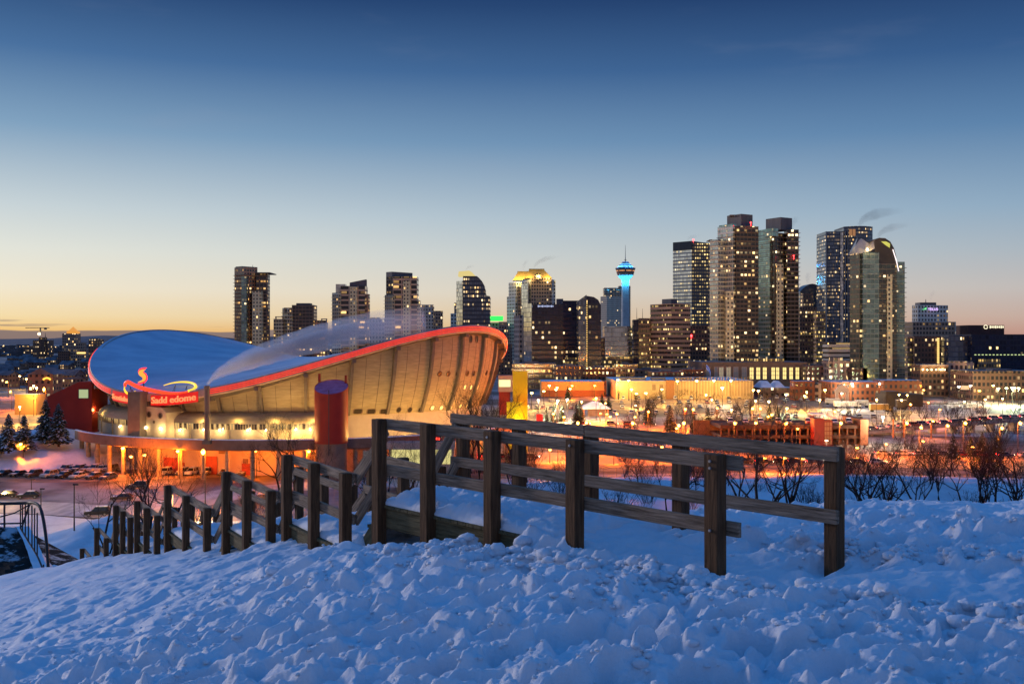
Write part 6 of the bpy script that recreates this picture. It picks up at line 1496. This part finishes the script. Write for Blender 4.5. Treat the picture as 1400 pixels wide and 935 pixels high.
# pavilion with white pyramid roof, white tent, red post box
def pyramid(name, lb, px0, px1, pyr, pya, pyb, m, open_=True):
    Y = ydepth(pyb); w = (px1-px0)/1400*Y; t_ = thing(name, lb, name, (gx((px0+px1)/2,Y), Y+w/2, GZ)); ze, za = gz(pyr,Y)-GZ, gz(pya,Y)-GZ; q = w/2
    mb = MB(); b = [(-q,-q,ze),(q,-q,ze),(q,q,ze),(-q,q,ze)]; ap_ = [(-q*.18,-.3,za),(q*.18,-.3,za),(q*.18,.3,za),(-q*.18,.3,za)]
    for k in range(4): mb.quad(b[k], b[(k+1)%4], ap_[(k+1)%4], ap_[k])
    mb.poly(ap_); mb.poly([(x,y,z-.25) for x,y,z in b][::-1])
    for k in range(4): mb.quad((*b[k][:2],ze-.25), (*b[(k+1)%4][:2],ze-.25), b[(k+1)%4], b[k])
    mb.build('roof', BANKM, t_)
    if open_:
        for x in (-q*.82, q*.82):
            for y_ in (-q*.82, q*.82): mb = MB(); mb.box((x,y_,ze/2), (.45,.45,ze)); mb.build('post', mat('post_orange', (.5,.16,.04), .6), t_)
        mb = MB(); mb.box((q*.15,q*.3,ze/2-.2), (w*.62,w*.4,ze-.4)); mb.build('booth', PARA, t_)
    else:
        mb = MB(); mb.box((0,0,ze/2-.1), (w*.96,w*.96,ze-.2)); mb.build('side_walls', WHITEW, t_)
pyramid('pavilion', 'open pavilion with white snowy pyramid roof beyond the railing', 795, 835, 558.5, 549.5, 570, None); pyramid('tent', 'white peaked tent standing in the snowy lot', 1124, 1158, 572, 562, 578, None, False)
t_ = thing('red_box', 'bright red box like booth right of the yellow tower foot', 'booth', (gx(737.5,400), 400, GZ)); mb = MB(); mb.box((0,0,1.9), (2.4,2,3.8)); mb.build('box', emis('red_box_lit', (1,.02,.02), .5, base=(.5,.02,.02)), t_); mb = MB(); mb.box((0,0,3.9), (2.7,2.3,.2)); mb.build('roof', SOFF, t_)
BLUEF = thing('blue_flag', 'small blue flag hanging above the tan building roof', 'flag', (gx(963,585), 580, gz(520,580))); mb = MB(); mb.tube([(0,0,-1),(0,0,9)], .1, 5); mb.build('pole', POLE, BLUEF); mb = MB(); n = 6
for k in range(n+1): mb.v += [(k*.45, .25*math.sin(k*1.3), 8.8-k*k*.10), (k*.45, .25*math.sin(k*1.3+.5), 6.3-k*k*.12)]
for k in range(n): mb.face((2*k, 2*k+1, 2*k+3, 2*k+2))
mb.build('cloth', mat('flag_blue', (.02,.06,.45), .6), BLUEF, smooth=True)
SGN = thing('small_sign', 'little pale sign panel on a post right of the dark shelter', 'sign', (gx(1319,560), 560, GZ)); mb = MB(); mb.box((0,0,3), (.25,.25,6)); mb.build('post', POLE, SGN); mb = MB(); mb.box((0,-.1,7), (4.6,.3,2.2)); mb.build('panel', WHITEW, SGN)
# dark houses and blocks of the inner city at the left, each one its own
rr = random.Random(21); hl = []
for k in range(46):
    px = rr.uniform(-20, 132); py = rr.choice([484,489,495,501,508,516,524]) + rr.uniform(-2,2); hl.append((px, py))
hl.sort(key=lambda q: (round((q[1]-480)/9), q[0])); cnt = {}
RNAME = ['topmost','second','third','fourth','fifth','sixth']
for px, py in hl:
    r_ = round((py-480)/9); cnt[r_] = cnt.get(r_, 0)+1
    D = max(420, ydepth(py+4)); w = rr.uniform(9,19); h = rr.uniform(5,9)
    CB = Vector((gx(px,D), D, GZ)); hs = thing('house', f"dark snow roofed house, {ORD[cnt[r_]-1]} from the left in the {RNAME[min(r_,5)]} row of far left roofs", 'house', CB, rr.uniform(-.5,.5), 'dark houses of the inner city at far left'); CURT = hs
    mb = MB(); mb.prism([(-w/2,-5),(w/2,-5),(w/2,5),(-w/2,5)], 0, h, 0, 1); mb.build('wall', [F['dark_low'], ROOFD], hs)
    mb = MB(); z1 = h+rr.uniform(2,4); A_ = [(-w/2-.6,-5.7,h-.2),(w/2+.6,-5.7,h-.2),(w/2+.6,0,z1),(-w/2-.6,0,z1)]; B_ = [(w/2+.6,5.7,h-.2),(-w/2-.6,5.7,h-.2),(-w/2-.6,0,z1),(w/2+.6,0,z1)]
    mb.quad(*A_); mb.quad(*B_); mb.poly([(w/2+.01,-5,h),(w/2+.01,5,h),(w/2+.01,0,z1-.3)]); mb.poly([(-w/2-.01,-5,h),(-w/2-.01,5,h),(-w/2-.01,0,z1-.3)][::-1])
    mb.build('roof', mat('house_roof', (.07,.06,.065), .8, scale=.15, col2=(.22,.22,.25)), hs)
# low orange house near the lamp and a gabled hall
D = hall('low orange lit house right of the left edge', 'house', 20, 50, 539, 548, 10, ORW, D=450); D = hall('dark gabled hall with a curved lit entrance at the far left', 'hall', 38, 73, 512, 528, 10, 'dark_low', D=520)
mb = MB(); a_, b_ = gx(38,D)-CB.x, gx(73,D)-CB.x; z = gz(512,D)-GZ; zp = gz(503,D)-GZ; f3 = [(a_,-12.4,z),(b_,-12.4,z),((a_+b_)/2,-12.4,zp)]; b3 = [(x,4,zz0) for x,_,zz0 in f3]; mb.poly(f3); mb.poly(b3[::-1])
for k in range(3): mb.quad(f3[k], b3[k], b3[(k+1)%3], f3[(k+1)%3])
mb.build('gable', mat('house_roof', (.07,.06,.065), .8), CURT); mb = MB(); mb.tube([(gx(60+10*k/8,D)-CB.x, -12.8, gz(516.5,D)-GZ-.9*((k-4)/4)**2*1.0) for k in range(9)], .45, 6); mb.build('lit_arch', emis('lit_arch', (1,.45,.05), 2.2), CURT)
# far scatter of tiny lights that nobody could count
mb = MB(); rr = random.Random(4)
for k in range(420):
    px = rr.uniform(-60, 1460); Y = rr.uniform(1900, 6000) if px < 330 or rr.random() < .2 else rr.uniform(1900, 2600)
    mb.ball((gx(px,Y), Y, GZ+rr.uniform(4,16)), rr.uniform(.5,1.3)*Y/2600, 5, 3)
tag(mb.build('city_lights', emis('far_light', (1,.62,.26), 3.0)), 'scatter of tiny far lights of the distant city', 'lights', kind='stuff')
mb = MB(); rr = random.Random(5)
for k in range(1500):
    Y = rr.uniform(1700, 7000); px = rr.uniform(-500, 1950); w = rr.uniform(10,30); mb.box((gx(px,Y), Y, GZ+rr.uniform(3,9)), (w, w, rr.uniform(6,18)), rr.uniform(0,1.5))
tag(mb.build('distant_suburbs', mat('suburb', (.05,.045,.05), .9, scale=.02, col2=(.14,.13,.15))), 'dark mass of far suburbs under the horizon', 'suburbs', kind='stuff')
# ================================================================== trees
BARK = mat('bark', (.018,.014,.012), .9, scale=3, col2=(.035,.027,.022)); BARKL = mat('twig', (.018,.014,.012), .9, scale=3, col2=(.036,.027,.022))
NEED = mat('spruce_needles', (.012,.022,.014), .9, scale=1.5, col2=(.03,.045,.025)); TSNOW = mat('tree_snow', (.62,.64,.68), .6, scale=2)
def tree_mesh(seed, h, spread, depth=5, twiggy=1.0):
    r_ = random.Random(seed); tr_, cr_ = MB(), MB()
    def grow_(p, d, L, rad, lev):
        pts = [p]; q = p; dd = d.copy(); n = 3
        for k in range(n):
            dd = (dd+Vector((r_.uniform(-.22,.22), r_.uniform(-.22,.22), r_.uniform(-.05,.16)))).normalized(); q = q+dd*L/n; pts.append(q)
        (tr_ if lev == 0 else cr_).tube(pts, [rad*(1-.4*k/n) for k in range(n+1)], 6 if lev < 2 else 3, cap=False)
        if lev >= depth: return
        nb_ = r_.choice([2,3,3]) if lev else r_.choice([4,5])
        for b in range(nb_+(1 if lev > 2 and r_.random() < twiggy*.7 else 0)):
            f = r_.uniform(.45,1.0) if lev else r_.uniform(.5,1.0); i = min(int(f*n), n-1); st = pts[i].lerp(pts[i+1], f*n-i)
            a_ = r_.uniform(0, 6.283); tilt = r_.uniform(.35,.95)*spread
            ax = dd.orthogonal().normalized(); ax = Matrix.Rotation(a_, 3, dd) @ ax
            nd = (dd*math.cos(tilt)+ax*math.sin(tilt)); nd.z += .12; nd.normalize()
            grow_(st, nd, L*r_.uniform(.58,.80), rad*r_.uniform(.42,.6), lev+1)
    grow_(Vector((0,0,-.5)), Vector((0,0,1)), h*.36, h*.014, 0)
    return tr_, cr_
def make_tree(seed, h, spread, depth=5):
    root = bpy.data.objects.new('bare_tree', None); COL.objects.link(root); a, b = tree_mesh(seed, h, spread, depth); a.build('trunk', BARK, root); b.build('crown', BARKL, root); return root
PRO = [make_tree(s, 10, sp_, 6) for s, sp_ in ((3,1.0),(8,.8),(15,1.15),(27,.95),(31,1.05))]; usedp = set()
def bush_mesh(seed):
    r_ = random.Random(seed); mb = MB()
    for k in range(26):
        a_ = r_.uniform(0,6.28); rr_ = r_.uniform(.1,1.3); p = Vector((rr_*math.cos(a_), rr_*math.sin(a_), -.2)); d = Vector((math.cos(a_)*r_.uniform(.1,.6), math.sin(a_)*r_.uniform(.1,.6), 1)).normalized(); L = r_.uniform(1.6,3.4)
        pts = [p]
        for j in range(3): d = (d+Vector((r_.uniform(-.25,.25),r_.uniform(-.25,.25),0))).normalized(); pts.append(pts[-1]+d*L/3)
        mb.tube(pts, [.035,.028,.02,.01], 3, cap=False)
        for j in range(7):
            f = r_.uniform(.3,1); i = min(int(f*3),2); st = pts[i].lerp(pts[i+1], f*3-i); e = st+Vector((r_.uniform(-.6,.6),r_.uniform(-.6,.6),r_.uniform(.2,.8))); mb.tube([st, e], [.015,.006], 3, cap=False)
    return mb
BPRO = []
for s in (1,2,3):
    root = bpy.data.objects.new('bare_shrub', None); COL.objects.link(root); bush_mesh(s).build('stems', BARKL, root); BPRO.append(root)
usedb = set()
def tree(i, px, Y, h, lb, z=None, rz=None, group='bare trees below the hill'):
    b = (gx(px,Y), Y, (max(hz(gx(px,Y),Y), GZ) if z is None else z)); s_ = h/7.8; p = PRO[i]
    if i not in usedp: usedp.add(i); p.location = b; p.rotation_euler = (0,0,rz or 0); p.scale = (s_,)*3; tag(p, lb, 'tree', group); return
    o = copy_tree(p, b, rz if rz is not None else rnd.uniform(0,6.28), lb, group, s_); o['category'] = 'tree'
def shrub(i, px, Y, s_, lb, group='bare shrubs below the hill'):
    b = (gx(px,Y), Y, max(hz(gx(px,Y),Y), GZ)); p = BPRO[i]
    if i not in usedb: usedb.add(i); p.location = b; p.scale = (s_,)*3; tag(p, lb, 'shrub', group); return
    o = copy_tree(p, b, rnd.uniform(0,6.28), lb, group, s_); o['category'] = 'shrub'
def crownheight(py_top, Y, px): return gz(py_top, Y)-max(hz(gx(px,Y),Y), GZ)
for i, px, Y, top, lb in ((0,150,128,636,'bare tree with spreading fine branches left of the stairs, in front of the road'), (1,206,150,612,'dark crooked bare tree right of the spreading one by the stairs'), (2,238,165,622,'second thin bare tree beside the crooked dark one'),
    (3,402,205,560,'broad bare tree with fine twigs in front of the red drum tower'), (4,385,214,590,'low leaning bare tree left of the broad one by the drum tower'), (1,440,212,606,'small bare tree at the foot of the red drum tower'),
    (2,540,150,578,'bare tree framed between the first two stair top posts'), (0,560,165,590,'slim bare tree right of the framed one behind the boardwalk'), (3,655,238,520,'bare tree before the right corner of the arena'), (4,684,236,534,'bare tree before the red panel of the yellow tower'), (1,640,225,545,'slender bare tree left of the arena corner tree'), (2,706,232,540,'bare tree against the bright yellow wall'),
    (0,1048,150,556,'tall bare tree with dark forked trunk between the two railings at the right'), (2,1072,158,560,'second tall bare tree close to the forked one'), (4,1025,170,580,'thinner bare tree left of the forked one')):
    tree(i, px, Y, crownheight(top, Y, px), lb)
rr = random.Random(9); rowx = sorted([rr.uniform(1150,1420) for _ in range(26)])
for k, px in enumerate(rowx):
    Y = rr.uniform(165, 235); top = rr.uniform(592,628) - (22 if px > 1330 and rr.random() < .5 else 0); tree(rr.randrange(5), px, Y, crownheight(top, Y, px), f'leafless tree of the dark thicket right of the railing, {ORD[k]} from the left', group='leafless trees of the dark thicket')
rowx = sorted([rr.uniform(690,1010) for _ in range(18)])
for k, px in enumerate(rowx):
    Y = rr.uniform(185, 240); top = rr.uniform(606,640); tree(rr.randrange(5), px, Y, crownheight(top, Y, px), f'small bare tree seen through the boardwalk rails, {ORD[k]} from the left', group='bare trees seen through the rails')
rowx = sorted([rr.uniform(1200,1400) for _ in range(17)])
for k, px in enumerate(rowx):
    Y = rr.uniform(380, 470); tree(rr.randrange(5), px, Y, rr.uniform(7,11), f'far bare tree along the raised roadway, {ORD[k]} from the left', z=GZ, group='bare trees along the raised roadway')
rowx = sorted([rr.uniform(1005,1110) for _ in range(9)]+[rr.uniform(870,960) for _ in range(6)])
for k, px in enumerate(rowx):
    Y = rr.uniform(400, 440); tree(rr.randrange(5), px, Y, rr.uniform(7,11), f'bare street tree in the red lit quarter, {ORD[k]} from the left', z=GZ, group='bare street trees in the red lit quarter')
rowx = sorted([rr.uniform(845,1110) for _ in range(22)])
for k, px in enumerate(rowx):
    Y = rr.uniform(520, 560); tree(rr.randrange(5), px, Y, rr.uniform(5,8), f'yellow lit little tree before the tan building, {ORD[k]} from the left', z=GZ, group='yellow lit trees before the tan building')
rowx = sorted([rr.uniform(1150,1420) for _ in range(16)])
for k, px in enumerate(rowx): shrub(rr.randrange(3), px, rr.uniform(120,215), rr.uniform(.9,1.6), f'bare shrub at the foot of the dark thicket, {ORD[k]} from the left', 'bare shrubs of the dark thicket')
rowx = sorted([rr.uniform(690,1140) for _ in range(24)])
for k, px in enumerate(rowx): shrub(rr.randrange(3), px, rr.uniform(150,225), rr.uniform(.9,1.7), f'bare shrub seen through the rails, {ORD[k]} from the left', 'bare shrubs seen through the rails')
rowx = sorted([rr.uniform(225,470) for _ in range(16)])
for k, px in enumerate(rowx): shrub(rr.randrange(3), px, rr.uniform(120,200), rr.uniform(.9,1.5), f'bare shrub beside the stairs, {ORD[k]} from the left', 'bare shrubs beside the stairs')
rowx = sorted([rr.uniform(840,1400) for _ in range(30)])
for k, px in enumerate(rowx):
    Y = rr.uniform(300, 480); tree(rr.randrange(5), px, Y, rr.uniform(6,10), f'bare tree of the cluttered mid valley, {ORD[k]} from the left', z=GZ, group='bare trees of the mid valley')
rowx = sorted([rr.uniform(840,1400) for _ in range(30)])
for k, px in enumerate(rowx):
    Y = rr.uniform(270, 470); px_ = px; b = None
    shrub(rr.randrange(3), px, Y, rr.uniform(1.4,2.6), f'bushy bare shrub of the mid valley, {ORD[k]} from the left', 'bushy shrubs of the mid valley')
rowx = sorted([rr.uniform(500,1160) for _ in range(30)])
for k, px in enumerate(rowx):
    Y = rr.uniform(240, 300); tree(rr.randrange(5), px, Y, rr.uniform(3.5,6.5), f'dark little tree along the avenue, {ORD[k]} from the left', z=GZ, group='dark little trees along the avenue')
rowx = sorted([rr.uniform(500,1420) for _ in range(30)])
for k, px in enumerate(rowx): shrub(rr.randrange(3), px, rr.uniform(236,330), rr.uniform(1.2,2.2), f'dark brush clump along the avenue, {ORD[k]} from the left', 'dark brush clumps along the avenue')
# conifers: whorls of drooping boughs, each with a ragged needle fringe and some snow
def make_conifer(seed, snow):
    r_ = random.Random(seed); root = bpy.data.objects.new('spruce_tree', None); COL.objects.link(root); H = 10.0
    mb = MB(); mb.tube([(0,0,-.3),(0,0,H*.5),(0,0,H)], [.20,.12,.02], 7); mb.build('trunk', BARK, root)
    nd, sn = MB(), MB(); z = .9
    while z < H-.15:
        R_ = 2.35*(1-z/H)**.85*r_.uniform(.85,1.1)+.12; nb_ = 9 if z < 6 else 6
        for b in range(nb_):
            a_ = 2*math.pi*(b+r_.random()*.8)/nb_; L = R_*r_.uniform(.75,1.12); ca, sa = math.cos(a_), math.sin(a_); drop = L*r_.uniform(.22,.45); n = 4
            prev = None
            for k in range(n+1):
                f = k/n; x = L*f; zz0 = z+.10*L*math.sin(f*1.5)-drop*f*f; w = (.34*L*(1-f)**.6*f**.35+.05)
                c_ = Vector((ca*x, sa*x, zz0)); s_ = Vector((-sa, ca, 0))*w*r_.uniform(.7,1.25)
                cur = (c_-s_-Vector((0,0,.14*w)), c_, c_+s_-Vector((0,0,.14*w)))
                if prev:
                    nd.quad(prev[0], prev[1], cur[1], cur[0]); nd.quad(prev[1], prev[2], cur[2], cur[1])
                    for sgn in (0, 2):
                        e = (prev[sgn]+cur[sgn])/2+(cur[sgn]-c_)*r_.uniform(.3,.9)-Vector((0,0,r_.uniform(.1,.3))); nd.poly([prev[sgn], cur[sgn], e])
                    if r_.random() < snow and k > 1:
                        u = Vector((0,0,.05)); sn.quad(prev[0].lerp(prev[1],.35)+u, prev[2].lerp(prev[1],.35)+u, cur[2].lerp(cur[1],.35)+u, cur[0].lerp(cur[1],.35)+u)
                prev = cur
        z += r_.uniform(.30,.42)*(1 if z < 7 else .7)
    nd.build('crown', NEED, root); 
    if sn.v: sn.build('snow', TSNOW, root)
    return root
CON = [make_conifer(1,.75), make_conifer(2,.6), make_conifer(3,.12)]; usedc = set()
def spruce(i, px, top, base, lb, group, wide=1.0, YY=None):
    Y = YY or ydepth(base); zb = gz(base,Y) if YY else GZ; h = gz(top,Y)-zb; p = CON[i]; loc = (gx(px,Y), Y, zb)
    sc_ = (h/10*wide, h/10*wide, h/10)
    if i not in usedc: usedc.add(i); p.location = loc; p.scale = sc_; tag(p, lb, 'spruce', group); return
    o = copy_tree(p, loc, rnd.uniform(0,6.28), lb, group, sc_); o['category'] = 'spruce'
g1 = 'snowy spruces at the left'
spruce(0,80,551,609,'broad snow laden spruce, right one of the close pair left of the red annex',g1,1.5,262); spruce(1,62,545,605,'tall snow laden spruce, left one of the close pair left of the red annex',g1,1.4,264); spruce(0,12,565,618,'snowy spruce at the left edge with a lamp behind it',g1,1.6,255); spruce(1,33,566,616,'slightly smaller snowy spruce right of the edge one',g1,1.6,258); spruce(1,-12,568,622,'snowy spruce cut off by the left edge',g1,1.6,255)
g2 = 'small dark spruces beyond the railing'
for k, (px, top, base) in enumerate(((747,556,578),(757,552,577),(768,553,576),(788,551,582),(793,546,578),(832,540,562),(823,538,561),(886,545,580),(916,553,590),(949,566,592),(968,556,592),(985,571,594),(776,528,545),(1052,552,584),(1063,556,584),(1355,516,545),(1343,590,622),(1327,596,624),(1303,592,628),(1363,594,622))):
    spruce(2, px, top, base, f'small dark spruce beyond the railing, {ORD[k]} of its kind', g2, 1.35)
# relabel the spruces from left to right
sp_ = sorted([o for o in COL.objects if o.get('group') == g2], key=lambda o: o.location.x/o.location.y)
for k, o in enumerate(sp_): o['label'] = f'small dark spruce beyond the railing, {ORD[k]} from the left'
# ================================================================== retaining slab with a curved railing at the lower left
RS = thing('retaining_ledge', 'dark earthy concrete ledge with patches of snow at the left edge', 'ledge', (gx(10,52), 52, hz(gx(10,52),52)))
b0 = RS.location; Y0 = 50
def rp_(px, py, Y): p = at(px, py, Y); return p-b0
mb = MB(); n = 26; top = [(-60,730,53),(20,722,53),(30,722,52)]
A_ = [rp_(-80+6.2*k if True else 0, 735-.0*k, 53) for k in range(1)]
grid = []
for i in range(15):
    f = i/14; row_ = []
    for j in range(19):
        g_ = j/18; px = -90+g_*(120+32*f**.8); py = 721+82*f; Y = 54-6.5*f
        p = rp_(px, py, Y); p.z += .12*float(fbm(np.array([p.x*1.2]), np.array([p.y*1.2+f*6]), 3, 3)[0]); row_.append(p)
    grid.append(row_)
for r in grid:
    for p in r: mb.v.append(tuple(p))
sk = MB()
for i in range(14):
    for j in range(18): k = i*19+j; mb.face((k, k+19, k+20, k+1))
n0 = len(mb.v)
for j in range(19): p = grid[0][j]; mb.v.append((p.x, p.y+9, p.z-4))
for j in range(18): mb.face((j, j+1, n0+j+1, n0+j))
for i in range(14):
    p, q = grid[i][18], grid[i+1][18]; sk.quad(p, q, q+Vector((.3,2,-5)), p+Vector((.3,6,-5)))
DC = mat('dirt_concrete', (.012,.009,.007), .9, scale=.9, col2=(.42,.45,.50), bump=.9)
for nd_ in DC.node_tree.nodes:
    if nd_.type == 'VALTORGB': nd_.color_ramp.elements[0].position = .53; nd_.color_ramp.elements[1].position = .60
mb.build('face', DC, RS); sk.build('snowy_side', SNOW, RS)
mb = MB()
for i in range(14):
    p, q = grid[i][18], grid[i+1][18]; o1, o2 = Vector((-.32,0,.10)), Vector((.28,.2,.06)); mb.quad(p+o1, q+o1, q+o2, p+o2); mb.quad(p+o2, q+o2, q+o2-Vector((0,0,.3)), p+o2-Vector((0,0,.3)))
mb.build('snowy_edge', SNOW, RS)
RAILM = mat('railing_steel', (.03,.028,.03), .5, metal=.3)
RL = thing('steel_railing', 'dark steel railing that bends and runs down along the ledge at the left edge', 'railing', tuple(b0))
tops = [rp_(-60,690,51), rp_(0,688.5,51), rp_(34,687.5,51), rp_(44,687,50.5), rp_(52,690,50), rp_(57,700,49.5), rp_(61,720,49), rp_(64,745,48.5), rp_(66,775,48)]
mid2 = [rp_(-60,703,51), rp_(0,702,51), rp_(34,701,51), rp_(40,701,50.5)]
mb = MB(); mb.tube(spline(tops, 6), .075, 7); mb.build('handrail', RAILM, RL, smooth=True)
mb = MB(); mb.tube(spline([rp_(-60,716,51), rp_(0,715.5,51), rp_(30,715,51)], 4), .04, 5); mb.tube([rp_(30,720,51), rp_(40,690,50.6)], .05, 5); mb.tube(spline([rp_(28,722,51), rp_(40,742,50), rp_(52,762,49), rp_(63,790,48)], 6), .04, 5); mb.tube([rp_(-20,712,51), rp_(20,701,51), rp_(44,688,50.6)], .035, 5); mb.build('lower_rails', RAILM, RL)
tp = spline(tops, 10); lo = spline([rp_(28,722,51), rp_(40,742,50), rp_(52,762,49), rp_(63,790,48)], 10)
for k in range(9):
    a_ = lo[int(k*len(lo)/9.5)]; b_ = min(tp, key=lambda q: abs(q.x-a_.x)+.02*abs(q.y-a_.y)) if k < 7 else tp[-(10-k)]
    mb = MB(); mb.tube([a_, Vector((a_.x, a_.y, b_.z))], .035, 5); mb.build('baluster', RAILM, RL)
for px in (-30, 6): mb = MB(); mb.tube([rp_(px,722,51), rp_(px,688,51)], .05, 5); mb.build('baluster', RAILM, RL)
# ================================================================== chain link fences and little posts in the valley
def fence(lb, pts, h, step=3.0):
    P = [Vector((*p, GZ)) for p in pts]; t_ = thing('fence', lb, 'fence', tuple(P[0])); mb = MB(); b = P[0]
    for a, c_ in zip(P, P[1:]):
        L = (c_-a).length; n = int(L/step)
        for k in range(n+1): q = a.lerp(c_, k/max(n,1))-b; mb.box((q.x,q.y,h/2), (.09,.09,h))
    mb.build('posts', POLEO, t_); mb = MB()
    for a, c_ in zip(P, P[1:]):
        for z in (h, h*.5): mb.tube([a-b+Vector((0,0,z)), c_-b+Vector((0,0,z))], .04, 4)
    mb.build('rails', POLEO, t_)
fence('thin wire fence across the lot left of the ring walkway', [gp(70,632), gp(118,628)], 2.2); fence('thin fence along the far side of the frozen river', [gp(700,656), gp(860,650), gp(1010,648)], 2.0)
# ================================================================== steam and smoke
def plume(name, lb, pts, rads, dens, colr, aniso=.2, nscale=.25, emit=0.0):
    m = bpy.data.materials.new(name); m.use_nodes = True; nt = m.node_tree; nt.nodes.clear(); L = nt.links.new
    o_ = nt.nodes.new('ShaderNodeOutputMaterial'); v = nt.nodes.new('ShaderNodeVolumePrincipled'); v.inputs['Color'].default_value = (*colr, 1); v.inputs['Anisotropy'].default_value = aniso
    tc = nt.nodes.new('ShaderNodeTexCoord'); n = nt.nodes.new('ShaderNodeTexNoise'); n.inputs['Scale'].default_value = nscale; n.inputs['Detail'].default_value = 3
    uvn = nt.nodes.new('ShaderNodeAttribute'); L(tc.outputs['Object'], n.inputs['Vector'])
    r = nt.nodes.new('ShaderNodeMapRange'); r.inputs[1].default_value = .35; r.inputs[2].default_value = .72; r.inputs[3].default_value = dens*.4; r.inputs[4].default_value = dens; L(n.outputs[0], r.inputs[0])
    # thin out along the plume's own length and towards its rim
    sp = nt.nodes.new('ShaderNodeSeparateXYZ'); L(tc.outputs['Object'], sp.inputs[0]); x1 = pts[-1][0]
    fa = nt.nodes.new('ShaderNodeMapRange'); fa.interpolation_type = 'SMOOTHSTEP'; fa.inputs[1].default_value = 0; fa.inputs[2].default_value = x1; fa.inputs[3].default_value = 1; fa.inputs[4].default_value = .10; L(sp.outputs[0], fa.inputs[0])
    mu = nt.nodes.new('ShaderNodeMath'); mu.operation = 'MULTIPLY'; L(r.outputs[0], mu.inputs[0]); L(fa.outputs[0], mu.inputs[1]); L(mu.outputs[0], v.inputs['Density']); L(v.outputs[0], o_.inputs['Volume'])
    return m
def build_plume(name, lb, base, pts, rads, dens, colr, nscale, seed):
    mb = MB(); P = spline([Vector(p) for p in pts], 6); n = len(P); rs = np.interp(np.linspace(0, len(rads)-1, n), np.arange(len(rads)), rads)
    rs = [float(r*(1+.04*math.sin(i*1.7+seed))) for i, r in enumerate(rs)]; mb.tube(P, rs, 14)
    o = mb.build(name, plume(name, lb, pts, rads, dens, colr, nscale=nscale), smooth=True, loc=base); tag(o, lb, 'steam' if 'steam' in name else 'smoke', kind='stuff'); return o
c0_ = at(283, 523, 236)
Q = lambda px, py, Y=236: at(px, py, Y)-c0_
for i_, (dr_, dd_) in enumerate(((.78,.55), (.42,1.1))):
    build_plume('steam_plume', 'white steam plume drifting right from the chimney over the roof' if i_ == 0 else 'denser heart of the steam plume above the chimney', c0_, [Q(283,526), Q(290,518), Q(304,508,237), Q(335,494,239), Q(375,480,242), Q(430,464,246), Q(500,449,250), Q(580,438,254)], [.30,.8*dr_,1.7*dr_,2.9*dr_,3.7*dr_,4.4*dr_,5.0*dr_,5.2*dr_], dd_, (.80,.88,1.0), .09, 1)
def wisp(lb, px, py, D, dx, dy, r0, dens=.012, colr=(.25,.22,.24)):
    b = at(px, py, D); s_ = D/1400
    build_plume('smoke_wisp', lb, b, [(0,0,0), (dx*.2*s_, 1, dy*.45*s_), (dx*.55*s_, 2, dy*.75*s_), (dx*.85*s_, 3, dy*.9*s_), (dx*1.5*s_, 4, dy*1.05*s_)], [r0*.25, r0*.55, r0*.8, r0*.7, r0*.3], dens, colr, .05, px)
wisp('dark smoke blown right from the tallest curved glass tower', 1174, 308, 1150, 42, 20, 8, .03*2.0)
wisp('dark smoke blown right from the green arch topped tower', 1200, 325, 640, 34, 18, 3.2, .06*2.0)
wisp('small dark smoke from the right gold crowned twin tower', 730, 366, 1120, 26, 15, 3.5, .05*2.0); wisp('thin smoke from the left gold crowned twin tower', 715, 370, 1150, 6, 14, 2.6, .03*2.0); wisp('small smoke curl on the curved glass tower with lit crown', 637, 369, 900, 10, 6, 2.0, .05*2.0)
wisp('faint smoke beside the right grey apartment tower roof', 1084, 310, 740, 8, 12, 3.0, .03*2.0); wisp('faint smoke on the speckled glass tower roof', 940, 328, 1000, 14, 6, 2.6, .04*2.0)
wisp('pale steam over the dark domed tower', 1104, 392, 1150, 4, 18, 5.0, .02*2.0, (.6,.6,.65)); wisp('faint smoke from the brown tower with the lilac sign', 1272, 412, 900, 8, 14, 3.0, .015*2.0, (.6,.5,.55))
